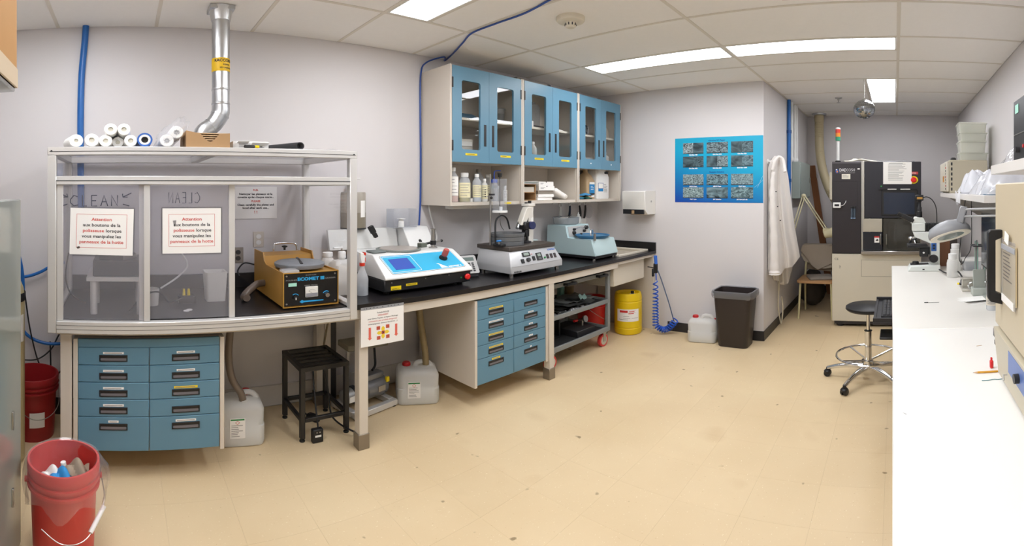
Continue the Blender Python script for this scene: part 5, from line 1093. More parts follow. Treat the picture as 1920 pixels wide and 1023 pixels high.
for i in range(5):
    x_ = 2.95 + .1 * i; t = thing('zip_pouch', ['crumpled silver pouch at the cart post', 'crumpled silver pouch second from the cart post', 'silver pouch in the middle of the cart shelf', 'flat silver pouch past the middle of the cart shelf', 'small silver pouch at the outer end of the cart shelf'][i], 'pouch', (x_, 2.475, .4706), group='pouches along the middle cart shelf')
    B().grid(lambda u, v: (.11 * (u - .5), .05 * (v - .5), .003 + .026 * abs(sin(3 * u + i)) * sin(pi * v) + .004 * sin(20 * u)), 12, 5).o('pouch', mat('pouch_silver', 'b5b5b6', .25, .5), t)
t = thing('teal_wipe', 'pale teal wipe hanging from the foil stack on the cart', 'wipe', (3.42, 2.52, .50)); B().grid(lambda u, v: (.09 * (u - .5) + .03 * v, .05 * v, .03 + .03 * v + .012 * sin(7 * u)), 8, 4).o('wipe', mat('teal_wipe', '9dbdb4', .8), t)
bottle('green_bottle', 'pale green bottle at the back of the middle cart shelf', (3.52, 2.86, .4705), .035, .26, body=mat('sea_green', '7fa898', .35), cap=mat('sea_green', '7fa898', .35))
bottle('brown_jar', 'wide brown jar with a black lid at the back of the cart shelf', (3.62, 2.84, .4705), .045, .2, body=mat('amber', '8b7048', .35), cap=BLACK, neck=.8, capr=.9, caph=.14)
t = thing('dial_gauge_stand', 'black granite gauge block with a dial indicator on the bottom cart shelf', 'gauge', (3.42, 2.58, .181)); B().box(-.13, .13, -.09, .09, 0, .06, bev=.004).o('block', mat('granite_black', '2b2b2d', .5), t)
B().cyl((.06, 0, .06), (.06, 0, .12), .008).o('post', STEEL, t); B().lathe([(.001, 0), (.03, 0), (.032, .004), (.032, .018), (.001, .018)], 24, m=T(.06, -.02, .13) @ RX(75)).o('dial', STEEL, t); B().cyl((-.02, 0, .13), (.05, 0, .13), .007).o('arm', BLACK, t); B().cyl((-.06, 0, .13), (-.02, 0, .13), .012).o('red_end', RED, t)
t = thing('black_toolbox', 'black open case with a steel plate on the bottom cart shelf', 'case', (3.06, 2.70, .181)); b = B(); b.box(-.16, .16, -.08, .08, 0, .02); b.box(-.16, .16, .06, .08, .02, .19); b.box(-.16, -.14, -.08, .06, .02, .17); b.box(.14, .16, -.08, .06, .02, .17); b.o('case', BLACK, t); B().box(-.1, .1, -.03, -.02, .06, .13, bev=.002, m=RX(-20)).o('steel_plate', STEEL, t)
def bucket(name, label, loc, mtl, r=.145, h=.37, rz=0, handle=True):
    t = thing(name, label, 'bucket', loc, rz)
    pr = [(r * .86, 0), (r * .87, .004), (r * .96, h * .74), (r * .98, h * .76), (r * 1.06, h * .765), (r * 1.06, h * .79), (r * .98, h * .795), (r * .985, h * .83), (r * 1.05, h * .835), (r * 1.05, h * .86), (r * .99, h * .865), (r, h * .9), (r * 1.05, h * .905), (r * 1.06, h * .985), (r * 1.04, h), (r * .985, h), (r * .83, .012), (.001, .012)]
    B().lathe(pr, 48).o('pail', mtl, t)
    for s in (-1, 1): B().cyl((s * r * 1.0, 0, h * .8), (s * r * 1.12, 0, h * .8), .012, seg=12).o('ear', mtl, t)
    if handle: B().tube(spl([(-r * 1.1, 0, h * .8), (-r * 1.08, -.06, h * .68), (-r * .5, -r * 1.06, h * .45), (r * .2, -r * 1.12, h * .42), (r * .8, -r * .8, h * .55), (r * 1.1, 0, h * .8)], 8), .0025, 6).o('bail', STEEL, t)
    return t
RB = mat('bucket_red', 'cf3a34', .4, var=.02); RBD = mat('bucket_dark_red', 'a8262a', .4)
bucket('red_bucket', 'red bucket standing behind the utility cart', (3.95, 2.82, 0), mat('bucket_bright', 'cc2a28', .4), h=.4, rz=20)
# yellow drum
x, y = onz(1181, 622, 0)
t = thing('yellow_drum', 'yellow plastic drum with a white label under the sink', 'drum', (x, y + .02, 0))
r_ = .137; h_ = .455
B().lathe([(.11, .0), (.13, .006), (r_, .03), (r_, .07), (r_ - .004, .075), (r_ - .004, .08), (r_, .085), (r_, .36), (r_ - .004, .365), (r_ - .004, .372), (r_, .377), (r_ - .002, .42), (r_ - .012, h_), (r_ - .028, h_), (r_ - .034, .43), (.001, .43)], 48).o('shell', YDRUM, t)
B().box(-.05, .05, -.02, .02, .431, .452, bev=.01, seg=2, m=T(.045, -.03, 0) @ RZ(25)).o('grip', YDRUM, t); B().lathe([(.028, .43), (.028, .445), (.018, .448)], 18, m=T(-.02, -.06, 0)).o('bung_ring', POLY, t); B().cyl((-.02, -.06, .446), (-.02, -.06, .475), .016).o('bung', BLACK, t)
a0, a1 = -1.88, -.2
def wr(rad, u, z): a = a0 + (a1 - a0) * u; return (rad * sin(a), -rad * cos(a), z)
lb = B().grid(lambda u, v: wr(r_ + .001, u, .155 + .135 * v), 18, 1).o('label', PAPER, t, recalc=False)
B().grid(lambda u, v: wr(r_ + .0015, .14 + .35 * u, .255 + .022 * v), 10, 1).o('red_block', mat('label_red', 'cf2c2c', .5), lb, recalc=False)
b = B()
for z_ in (.2535, .276): b.grid(lambda u, v: wr(r_ + .0016, .14 + .7 * u, z_ + .002 * v), 10, 1)
b.o('red_rule', mat('label_red', 'cf2c2c', .5), lb, recalc=False)
b = B()
for z_, u0, u1 in ((.262, .55, .78), (.24, .52, .75)): b.grid(lambda u, v: wr(r_ + .0016, u0 + (u1 - u0) * u, z_ + .008 * v), 6, 1)
b.o('red_print', INKR, lb, recalc=False)['kind'] = 'stuff'
b = B()
for z_, u0, u1 in ((.21, .3, .55), (.19, .3, .6), (.175, .1, .5), (.19, .65, .95)): b.grid(lambda u, v: wr(r_ + .0016, u0 + (u1 - u0) * u, z_ + .004 * v), 6, 1)
b.o('grey_print', INKG, lb, recalc=False)['kind'] = 'stuff'
# coiled air hose + gun
CB = mat('coil_blue', '1f55c0', .35)
hx_, hy_ = 4.21, 2.20
t = thing('coiled_air_hose', 'blue coiled air hose with a blow gun hanging at the bench end', 'air hose', (0, 0, 0))
P = []; n = 16 * 24
for i in range(n + 1):
    u = i / n
    path = lambda u: Vector((4.22, 2.245 - .0 * u, .60 - .5 * min(1, u / .62))) if u < .62 else Vector((4.22 + .06 * ((u - .62) / .38), 2.245 - .19 * ((u - .62) / .38), .1 - .06 * sin(pi * (u - .62) / .38) + .07 * ((u - .62) / .38) ** 2))
    c = path(u); a = 2 * pi * 24 * (u ** 1.35); rad = .022 + .008 * u
    d = (path(min(1, u + .01)) - path(max(0, u - .01))).normalized(); e1 = d.cross(Vector((1, 0, 0))).normalized() if abs(d.x) < .9 else Vector((0, 0, 1)); e2 = d.cross(e1)
    q = c + e1 * rad * cos(a) + e2 * rad * sin(a); q.z = max(q.z, .006); P.append(q)
B().tube(P, .007, 7).o('coil', CB, t)
B().tube(spl([(4.235, 2.245, .6), (4.24, 2.25, .66), (4.24, 2.255, .70)], 5), .006, 8).o('lead', CB, t); B().cyl((4.24, 2.25, .78), (4.235, 2.255, .877), .015, .018).o('blue_sleeve', mat('sleeve_blue', '3a6fd0', .4), t)
b = B(); b.box(4.225, 4.255, 2.235, 2.275, .68, .79, bev=.006); b.box(4.22, 4.25, 2.27, 2.29, .64, .73, bev=.005); b.cyl((4.235, 2.28, .74), (4.235, 2.34, .745), .006); b.o('blow_gun', BLACK, t)
B().tube(spl([(4.24, 2.235, .72), (4.26, 2.2, .6), (4.28, 2.13, .35), (4.29, 2.08, .15), (4.285, 2.06, .1)], 6), .006, 8).o('tail', mat('hose_grey_blue', '55657f', .4), t)

# black waste bin with liner
x, y = onz(1377, 647, 0)
t = thing('waste_bin', 'tall dark brown rectangular waste bin with a clear liner by the wall corner', 'waste bin', (x + .03, y, 0), -90)
BB = mat('bin_brown', '2f2726', .45)
b = B(); b.loft([(0, .135, .1, .04), (.006, .14, .105, .045), (.55, .178, .13, .05), (.555, .186, .138, .055), (.57, .186, .138, .055), (.57, .172, .124, .045), (.02, .132, .098, .04)], 5); b.o('pail', BB, t)
LIN = clear('liner_film', (225, 226, 230), body=.3, bodycol=(205, 207, 212), rough=.12)
b = B(); o5 = rr(.19, .142, .055, 6); N5 = len(o5)
def lv(z, k, am): return [(p_[0] * k * (1 + am * sin(i * 1.9)), p_[1] * k * (1 + am * cos(i * 2.3)), z + am * .25 * sin(i * 1.3)) for i, p_ in enumerate(o5)]
b.rings([lv(.505, 1.0, .012), lv(.53, 1.03, .02), lv(.56, 1.03, .01), lv(.577, 1.0, .006), lv(.575, .93, .008), lv(.5, .88, .012), lv(.4, .84, .015)], cap=False); b.o('liner', LIN, t)

# towel dispenser on the end wall
zt0, zt1 = 1.335, 1.60
t = thing('towel_dispenser', 'white metal paper towel dispenser on the end wall beside the cupboards', 'towel dispenser', (DB - .001, 2.60, zt0), -90)
b = B(); b.prism([(0, 0), (-.16, .0), (-.215, .055), (-.225, .265), (-.19, .272), (0, .272)], 'x', 0, .26, bev=.004); b.o('housing', mat('dispenser_white', 'e6e3dc', .35), t)
B().box(.012, .248, -.226, -.205, .008, .06, bev=.002, m=None).o('slot', BLACK, t); B().box(.115, .145, -.228, -.222, .012, .05).o('paper_tip', mat('kraft', 'a98a66', .8), t)
B().cyl((.262, -.09, .15), (.258, -.09, .15), .012, seg=14).o('lock', STEEL, t); B().box(.05, .2, -.14, -.03, -.008, .0).o('outlet_lip', mat('kraft', 'a98a66', .8), t)
# ---------------------------------------------------------------- poster
y0p, y1p = onx(1266, DB), onx(1431, DB)
zb_, zt_ = 1.478, 2.203
PM = bpy.data.materials.new('poster_gradient'); PM.use_nodes = True; nt = PM.node_tree; N = nt.nodes; L = nt.links; p = N['Principled BSDF']; p.inputs['Roughness'].default_value = .4
tc = N.new('ShaderNodeTexCoord'); sx = N.new('ShaderNodeSeparateXYZ'); L.new(tc.outputs['Object'], sx.inputs[0]); mm = N.new('ShaderNodeMath'); mm.operation = 'MULTIPLY_ADD'; mm.inputs[1].default_value = .28; L.new(sx.outputs['X'], mm.inputs[0]); L.new(sx.outputs['Z'], mm.inputs[2])
rp = N.new('ShaderNodeValToRGB'); rp.color_ramp.elements[0].position = .02; rp.color_ramp.elements[0].color = lin('0a46a8'); rp.color_ramp.elements[1].position = .62; rp.color_ramp.elements[1].color = lin('06a6cc'); L.new(mm.outputs[0], rp.inputs[0]); L.new(rp.outputs[0], p.inputs['Base Color'])
t = thing('wall_poster', 'blue gradient poster of twelve abrasive micrographs on the end wall', 'poster', (DB - .001, y0p, zb_), -90)
w = y0p - y1p; h = zt_ - zb_
B().box(0, w, -.002, 0, 0, h).o('sheet', PM, t)
def micro(k, lo, hi, scale, style):
    m = bpy.data.materials.new('micrograph_%d' % k); m.use_nodes = True; nt = m.node_tree; N = nt.nodes; L = nt.links; p = N['Principled BSDF']; p.inputs['Roughness'].default_value = .5
    tc = N.new('ShaderNodeTexCoord'); mp = N.new('ShaderNodeMapping'); mp.inputs['Location'].default_value = (k * 3.1, 0, k * 1.7); mp.inputs['Rotation'].default_value = (0, .3 * (k % 3), 0); mp.inputs['Scale'].default_value = (1, 1, 1.6); L.new(tc.outputs['Object'], mp.inputs[0])
    n = N.new('ShaderNodeTexNoise'); n.inputs['Scale'].default_value = scale; n.inputs['Detail'].default_value = 5; n.inputs['Distortion'].default_value = 1.5; L.new(mp.outputs[0], n.inputs[0])
    r = N.new('ShaderNodeValToRGB'); r.color_ramp.elements[0].position = .36; r.color_ramp.elements[1].position = .68; r.color_ramp.elements[0].color = lin(lo); r.color_ramp.elements[1].color = lin(hi); L.new(n.outputs[0], r.inputs[0]); L.new(r.outputs[0], p.inputs['Base Color']); return m
caps = ['Grit Size 180', 'Grit Size 240', 'Grit Size 320', 'Grit Size 400', 'Grit Size 600', 'Grit Size 1200', 'Al2O3 5µm', 'Al2O3 3µm', 'CeO 3µm', 'CeO 1µm', 'OP Solution', 'SYTON HT-50']
sty = [('10181e', 'b9ccd0', 40), ('0c1216', '8ea5ac', 30), ('1c3038', '6f8890', 35), ('16262c', '5c747c', 28), ('22363c', 'a4b6ba', 60), ('2c4a54', '7e98a0', 18), ('1e3036', 'b4cace', 45), ('20343c', '8ba8b0', 32), ('2a4048', 'a3bdc2', 70), ('304a50', 'b7cccc', 48), ('14222a', '7d98a0', 8), ('2a424a', '94b0b4', 20)]
cw, ch = .218, .122
for k in range(12):
    i, j = k % 3, k // 3
    x_ = .088 + i * .2505; z_ = [.545, .393, .192, .047][j]
    mp_ = B().box(x_, x_ + cw, -.0035, -.0018, z_, z_ + ch).o('micrograph', micro(k, *sty[k], 0), t)
    B().box(x_, x_ + cw, -.0038, -.0034, z_, z_ + .007).o('caption_bar', INK, mp_)
    if k in (0, 2, 3, 4, 5): B().box(x_ + (cw / 2 if k in (0,) else 0), x_ + (cw if k in (0,) else cw / 2), -.0038, -.0034, z_ + .007, z_ + ch).o('inset', micro(20 + k, '1b2c33', '5d757c', 6, 0), mp_)
    txt(t, caps[k], .017, x_ + cw / 2, -.0035, z_ - .018, PAPER, bold=.0008)
DKB = mat('poster_ink', '0c4f96', .6)
txt(t, 'Abrasive SiC Paper', .022, w / 2 - .01, -.003, .68, DKB, bold=.0006); txt(t, 'Abrasive Solution', .022, w / 2 - .01, -.003, .33, DKB, bold=.0006)
for q in (0, .05): B().tube([(w - .085 - q * .6 + .03, -.0025, .165), (w - .003, -.0025, .29 - q)], .0007, 4).o('white_line', PAPER, t)

# ---------------------------------------------------------------- lab coats on the return wall
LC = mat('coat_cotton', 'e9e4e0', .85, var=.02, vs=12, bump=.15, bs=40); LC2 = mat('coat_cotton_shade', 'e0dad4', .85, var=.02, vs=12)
t = thing('coat_hook', 'white round coat peg on the return wall under the lab coats', 'coat hook', (4.55, DC, 1.93)); B().cyl((0, 0, 0), (0, -.06, .0), .012).o('stem', WHITE, t); B().ball((0, -.065, 0), .026, 14).o('knob', WHITE, t); B().cyl((0, -.001, 0), (0, -.008, 0), .03).o('plate', WHITE, t)
def interp(T_, y):
    for (a, b), (c, d) in zip(T_, T_[1:]):
        if y <= c: return b + (d - b) * max(0, (y - a)) / (c - a)
    return T_[-1][1]
def coat(label, left, right, bottom, top, xa, xb, mtl, seed, parts=True):
    """a drape between outline rows (image row -> column), its back against the return wall"""
    t = thing('lab_coat', label, 'lab coat', (0, 0, 0), group='lab coats on the pegs')
    def front(u, v):
        py = top + (interp(bottom, u) - top) * v; l, r = interp(left, py), interp(right, py)
        px = l + (r - l) * u; x = xa + (xb - xa) * (.25 + .75 * v) * u - (.012 + .03 * v) * sin(3.2 * 2 * pi * u + seed + 1.1 * sin(3 * v)) * sin(pi * u) - .03 * sin(pi * u)
        y = min(x * tan(th(px)), DC - .012); return (x, y, zat(py, x, y))
    def back(u, v):
        p = front(u, v); return (p[0] + .008, min(DC - .004, p[1] + (.022 if parts else .06)), p[2])
    b = B(); nu, nv = 56, 40
    b.grid(front, nu, nv); b.grid(back, nu, nv)
    b.grid(lambda u, v: tuple(Vector(front(u, 1)).lerp(Vector(back(u, 1)), v)), nu, 1); b.grid(lambda u, v: tuple(Vector(front(0, u)).lerp(Vector(back(0, u)), v)), nv, 1); b.grid(lambda u, v: tuple(Vector(front(1, u)).lerp(Vector(back(1, u)), v)), nv, 1)
    bmesh.ops.remove_doubles(b.bm, verts=b.bm.verts[:], dist=.0005)
    b.o('coat_body', mtl, t, ang=80)
    if parts:
        f = lambda px, py, x: (x, x * tan(th(px)), zat(py, x, x * tan(th(px))))
        b = B(); b.tube(spl([f(1451, 322, 4.50), f(1448, 350, 4.50), f(1449, 400, 4.51), f(1451, 450, 4.52), f(1452, 500, 4.53), f(1452, 514, 4.53)], 6), [.02 + .0012 * i + .004 * sin(1.9 * i) for i in range(31)], 14); b.o('sleeve', mtl, t)
        b = B(); b.tube(spl([f(1449, 318, 4.47), f(1453, 302, 4.47), f(1460, 294, 4.5), f(1468, 300, 4.52), f(1472, 322, 4.5)], 6), .016, 10); b.o('collar', mtl, t)
        for px, py in ((1449, 359), (1452, 387), (1457, 413)):
            q = f(px + 6, py, 4.455); B().cyl(q, (q[0] - .006, q[1] - .001, q[2]), .007, seg=10).o('button', DARK, t)
    return t
LF = [(292, 1456), (300, 1449), (320, 1441), (350, 1437.5), (400, 1438), (450, 1440), (530, 1443)]
RF = [(292, 1463), (300, 1471), (330, 1478), (380, 1484), (430, 1491), (480, 1500), (530, 1501)]
coat('front white lab coat hanging on the return wall with dark buttons', LF, RF, [(0, 505), (.12, 517), (.38, 514), (.5, 503), (.75, 500), (1, 481)], 292, 4.53, 4.98, LC, .6)
RF2 = [(292, 1463), (300, 1470), (330, 1476), (380, 1480), (430, 1484), (530, 1486)]
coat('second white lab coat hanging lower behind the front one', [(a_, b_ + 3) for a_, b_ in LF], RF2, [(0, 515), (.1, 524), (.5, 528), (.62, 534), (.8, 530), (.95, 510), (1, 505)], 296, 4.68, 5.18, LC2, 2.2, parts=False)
# services on the return wall
yw = DC - .025
t = thing('blue_wall_pipe', 'blue pipe with couplings running down the return wall', 'pipe', (0, 0, 0)); x_ = ony(1479.5, yw)
B().cyl((x_, yw, HC - .003), (x_, yw, 1.45), .021, seg=16).o('tube_run', BHOSE, t)
for z_ in (2.35, 1.72): B().cyl((x_, yw, z_), (x_, yw, z_ + .04), .027).o('coupling', mat('coupling_blue', '174f90', .4), t)
for i, px in enumerate((1485, 1490.5, 1494)):
    x_ = ony(px, yw); t = thing('conduit', ['white conduit beside the blue wall pipe', 'white conduit curving into the grey panel', 'white conduit furthest along above the grey panel'][i], 'conduit', (0, 0, 0)); B().cyl((x_, yw, HC - .003), (x_, yw, 2.005), .014, seg=12).o('tube_run', WHITE, t); B().cyl((x_, yw, 2.02), (x_, yw, 2.05), .02, seg=12).o('connector', WHITE, t)
xa, xb = 5.65, 6.3
t = thing('electrical_panel', 'grey-green electrical panel box on the return wall', 'electrical panel', (xa, DC - .001, 1.50)); B().box(0, xb - xa, -.1, 0, 0, .50, bev=.004).o('enclosure', mat('panel_greengrey', '9aa5a0', .45), t); B().box(.015, xb - xa - .015, -.106, -.1, .015, .485, bev=.003).o('door', mat('panel_greengrey', '9aa5a0', .45), t); B().box(xb - xa - .08, xb - xa - .05, -.12, -.106, .22, .3, bev=.003).o('latch', STEEL, t); B().cyl((xb - xa - .02, -.06, -.005), (xb - xa - .02, -.06, .0), .02).o('knockout', STEEL, t)
# leaning plank
t = thing('wood_plank', 'brown wooden plank leaning in the far corner', 'plank', (0, 0, 0)); WD = mat('stained_wood', '8a5a36', .6, var=.15, vs=14, stretch=(6, 6, .6))
b = B(); b.prism([(6.53, .95), (6.58, .95), (6.61, 1.04), (6.56, 1.04)], 'z', 0, 2.0)
for v in b.bm.verts:
    k = v.co.z / 2.0; v.co.x += .045 * k; v.co.y += -.12 + .26 * k
b.o('board', WD, t); B().box(6.585, 6.60, 1.05, 1.10, 1.80, 1.86, bev=.004).o('bracket', STEEL, t)
# beige flexible duct
BD = mat('beige_duct', 'b9ab8a', .5)
t = thing('flexible_duct', 'beige ribbed flexible duct dropping from the ceiling behind the machine', 'duct', (0, 0, 0))
xq = 6.45; yq = onx(1536, xq)
P = spl([(xq, yq, HC - .05), (xq, yq, 2.5), (xq - .01, yq - .01, 2.2), (xq - .05, yq - .06, 1.9), (xq - .1, yq - .16, 1.6), (xq - .15, yq - .28, 1.4), (xq - .2, yq - .38, 1.3)], 26)
B().tube(P, [.058 + (.004 if i % 2 else 0) for i in range(len(P))], 18).o('ribbed_hose', BD, t); B().lathe([(.08, HC - .03), (.095, HC - .02), (.1, HC - .003)], 22, m=T(xq, yq, 0)).o('ceiling_collar', GALV, t); B().cyl((xq, yq, HC - .12), (xq, yq, HC - .02), .064, seg=20).o('cuff', BD, t)

# articulated lamp behind the coat
LY = mat('lamp_cream', 'cfc7a4', .4)
t = thing('articulated_lamp', 'cream articulated arm lamp fixed to the wall behind the lab coats', 'lamp', (0, 0, 0))
j0 = Vector((5.32, 1.15, 1.0)); j1 = Vector((5.58, onx(1507, 5.58), zat(367, 5.58, onx(1507, 5.58)))); j2 = Vector((5.3, onx(1550, 5.3), zat(432, 5.3, onx(1550, 5.3))))
for d in (-.015, .015):
    B().cyl(j0 + Vector((0, d, 0)), j1 + Vector((0, d, 0)), .008, seg=10).o('lower_arm', LY, t); B().cyl(j1 + Vector((0, d, 0)), j2 + Vector((0, d, 0)), .008, seg=10).o('upper_arm', LY, t)
B().ball(j1, .03, 12).o('elbow', LY, t); B().box(-.03, .03, -.04, .04, -.03, .03, bev=.008, m=T(*j2)).o('knuckle', LY, t)
B().box(5.29, 5.35, 1.13, DC - .001, .95, 1.03, bev=.004).o('wall_bracket', LY, t)
b = B(); b.lathe([(.03, 0), (.05, .01), (.055, .06), (.07, .12), (.066, .12), (.045, .06), (.001, .012)], 22, m=T(*(j2 + Vector((0, .03, -.05)))) @ RX(75)); b.o('lamp_head', LY, t)
# chair with cloths
TN = mat('tan_vinyl', 'b78e63', .5); CF = mat('chair_cream', 'd5cca0', .4)
t = thing('side_chair', 'tan seated chair with cream legs half hidden behind the dicing machine', 'chair', (5.45, .865, 0), -90)
B().loft([(.445, .2, .2, .05), (.45, .21, .21, .05), (.475, .21, .21, .05), (.482, .2, .2, .05)], 5).o('seat', TN, t)
for sx in (-1, 1):
    B().tube([(sx * .17, -.17, .448), (sx * .185, -.2, 0)], .012, 10).o('leg', CF, t); B().tube(spl([(sx * .185, .22, 0), (sx * .18, .18, .45), (sx * .17, .22, .7), (sx * .165, .25, .84)], 5), .012, 10).o('rear_leg', CF, t)
B().grid(lambda u, v: (.4 * (u - .5), .235 + .03 * sin(pi * u) + .012 * v, .66 + .19 * v), 10, 4).o('backrest', TN, t)
CLO = mat('canvas_cloth', 'b3a797', .9, var=.04, vs=20)
cl = thing('draped_cloth', 'taupe canvas cloth draped over the chair back', 'cloth', (5.45, .865, 0), -90)
def sag(b):
    for v in b.bm.verts: v.co.y += .012 * sin(14 * v.co.x + 9 * v.co.z)
    return b
sag(B().prism([(-.235, .80), (-.215, .875), (-.05, .885), (.2, .875), (.225, .70), (.1, .62), (-.03, .55), (-.1, .60), (-.17, .72)], 'y', .178, .19, bev=.003)).o('front_fold', CLO, cl)
sag(B().prism([(-.235, .74), (-.205, .83), (.1, .84), (.15, .58), (.04, .56), (-.2, .66)], 'y', .2, .21, bev=.003)).o('middle_fold', mat('canvas_pale', 'c0b6a6', .9), cl)
B().box(-.21, .2, .18, .30, .876, .888, bev=.005).o('top_fold', CLO, cl)
B().prism([(-.21, .54), (-.2, .876), (.2, .876), (.21, .50)], 'y', .288, .3, bev=.003).o('rear_fold', CLO, cl)
t = thing('folded_cloth', 'folded grey-brown cloth lying on the chair seat', 'cloth', (5.42, .83, .483), -70); B().loft([(0, .14, .12, .02), (.012, .145, .125, .02), (.022, .14, .12, .02), (.032, .12, .11, .03)]).o('fold', mat('cloth_greybrown', '8b8279', .9, var=.05, vs=20), t)
t = thing('cardboard_carton', 'brown carton on the floor in the far corner', 'box', (6.38, .60, 0), 5); B().box(-.2, .2, -.2, .2, 0, .5, bev=.004).o('carton', mat('dark_card', '7a5f45', .8), t)
t = thing('dark_bag', 'dark crumpled bag on the floor under the lamp arm', 'bag', (5.88, 1.0, 0)); b = B(); b.ball((0, 0, .25), .2, 20, (1, .8, 1.2)); 
for v in b.bm.verts: v.co *= 1 + .08 * sin(9 * v.co.x + 14 * v.co.z); v.co.z = max(v.co.z, 0)
b.o('bag', mat('bag_dark', '3b3632', .7), t)
tag(B().tube(spl([(4.86, 1.17, .66), (4.87, 1.18, .4), (4.85, 1.18, .25), (4.87, 1.17, .12), (4.9, 1.16, .04), (4.93, 1.15, .2), (4.92, 1.16, .35)], 8), .007, 8).o('cord', mat('cord_cream', 'c9bfa8', .5)), 'cream cord hanging below the lab coats', 'cord')
# ================================================================ dicing machine
BKM = mat('machine_aubergine', '2a2529', .42); MCR = mat('machine_cream', 'd1cab8', .42); GAPM = mat('gap_silver', 'b9b6ae', .35, .6)
dm = thing('dicing_machine', 'tall dark and cream dicing machine with a screen and signal tower', 'machine', (5.0, .648, 0), -90)
b = B(); b.box(0, .912, 0, 1.0, .07, .862, bev=.004); b.o('base_cabinet', MCR, dm)
b = B(); b.frame(.30, .90, .60, .795, .0025, -.002, .001); b.o('hatch_outline', mat('seam_dark', '6d685c', .6), dm)
B().box(.02, .89, .02, .98, .03, .07).o('plinth', DARK, dm)
for x_ in (.08, .83):
    for y_ in (.08, .9): B().cyl((x_, y_, 0), (x_, y_, .03), .035).o('levelling_foot', DARK, dm)
txt(dm, 'CE', .035, .025, -.001, .79, INK, al='LEFT'); lines(dm, .075, .095, .69, .73, 3, -.001, INK)
tw_ = B().box(0, .298, .0, 1.0, .868, 1.95, bev=.004).o('left_tower', BKM, dm)
B().frame(.012, .262, 1.38, 1.72, .003, -.002, .001).o('door_seam', mat('seam_black', '151214', .5), tw_); B().box(.004, .29, -.001, .001, 1.715, 1.718).o('top_seam', mat('seam_black', '151214', .5), tw_)
B().box(.002, .296, -.001, .001, 1.93, 1.945).o('top_strip', mat('strip_grey', '5b575b', .5), tw_)
txt(dm, 'DAD', .05, .075, -.001, 1.835, mat('logo_silver', 'c9c9cc', .4), al='LEFT', w=.075, bold=.0018); txt(dm, '3350', .05, .152, -.001, 1.835, mat('logo_silver', 'c9c9cc', .4), al='LEFT', w=.082); txt(dm, 'FULLY AUTOMATIC DICING SAW', .012, .075, -.001, 1.815, mat('logo_silver', 'c9c9cc', .4), al='LEFT', w=.16)
B().prism([(.045, 1.812), (.066, 1.82), (.068, 1.845), (.056, 1.865), (.036, 1.86), (.034, 1.83)], 'y', -.0016, 0).o('emblem_blue', mat('emblem_blue', '1f4f9c', .5), dm); B().prism([(.044, 1.824), (.06, 1.825), (.06, 1.845), (.048, 1.842)], 'y', -.0022, -.001).o('emblem_orange', mat('emblem_orange', 'e8872a', .5), dm); B().ball((.046, -.001, 1.856), .008, 10, (1, .2, 1)).o('emblem_white', WHITE, dm)
B().box(.262, .285, -.002, 0, 1.857, 1.872).o('mini_tag', PAPER, dm)
lb = B().box(.10, .188, -.002, 0, 1.745, 1.805).o('paper_label', mat('label_ivory', 'eeeada', .7), dm); lines(lb, .108, .18, 1.755, 1.798, 4, -.0024, INKG)
mt2 = B().box(.012, .092, -.028, 0, 1.405, 1.47, bev=.004).o('white_meter', WHITE, dm); B().box(.028, .076, -.0295, -.028, 1.425, 1.45).o('meter_display', BLACK, mt2); B().tube(spl([(.092, -.015, 1.43), (.12, -.02, 1.44), (.14, -.015, 1.47), (.145, -.003, 1.49)], 6), .003, 6).o('meter_lead', WHITE, mt2)
for x_ in (.205, .232):
    g = B().cyl((x_, -.018, 1.29), (x_, -.018, 1.40), .011, seg=14).o('flow_meter', clear('flow_glass', (200, 215, 230), body=.4, bodycol=(150, 165, 180)), dm); B().box(x_ - .012, x_ + .012, -.03, 0, 1.40, 1.425, bev=.003).o('flow_head', BLACK, g); B().cyl((x_, -.018, 1.28), (x_, -.018, 1.292), .012, seg=12).o('flow_valve', mat('valve_blue', '8aa6c8', .4), g)
B().box(-.035, -.003, .06, .2, 1.50, 1.83, bev=.004).o('side_box', MCR, dm)
B().box(.30, .332, .002, .9, .868, 1.955, bev=.002).o('silver_strip', GAPM, dm)
rt = B().box(.334, .912, .0, 1.0, 1.285, 1.95, bev=.005).o('upper_console', mat('console_navy', '24242c', .4), dm)
B().box(.334, .912, .001, .99, .866, .868).o('deck', STEEL, dm)
B().box(.345, .90, .98, .995, .87, 1.285).o('chamber_back', mat('chamber_grey', '77756f', .5), dm); B().box(.90, .912, .05, .98, .868, 1.285).o('chamber_side', GAPM, dm)
B().box(.30, .915, -.05, .06, .862, .905, bev=.006).o('steel_sill', STEEL, dm)
B().box(.505, .70 + .175, -.012, 0, 1.315, 1.62, bev=.006).o('screen_bezel', BLACK, dm); B().box(.53, .845, -.014, -.012, 1.335, 1.585).o('screen', mat('dead_screen', '2c3444', .18), dm)
B().box(.47, .87, -.02, 0, 1.62, 1.632).o('document_ledge', BLACK, dm); B().box(.57, .66, -.0215, -.02, 1.622, 1.63).o('ledge_tag', PAPER, dm); B().box(.70, .80, -.0215, -.02, 1.622, 1.63).o('ledge_tag', PAPER, dm)
B().cyl((.505, -.008, 1.66), (.505, 0, 1.66), .008, seg=14).o('green_button', mat('led_green', '2fa04c', .4), dm)
B().cyl((.835, -.006, 1.735), (.835, 0, 1.735), .045, seg=28).o('stop_ring', YEL, dm); B().lathe([(.026, 0), (.03, .014), (.022, .024), (.001, .026)], 24, m=T(.835, -.006, 1.735) @ RX(90)).o('stop_button', mat('stop_red', 'e02020', .3), dm)
et = B().box(.80, .88, -.002, 0, 1.80, 1.83).o('emo_tag', mat('emo_red', 'c4464a', .5), dm); txt(et, 'EMO', .022, .84, -.0025, 1.807, PAPER)
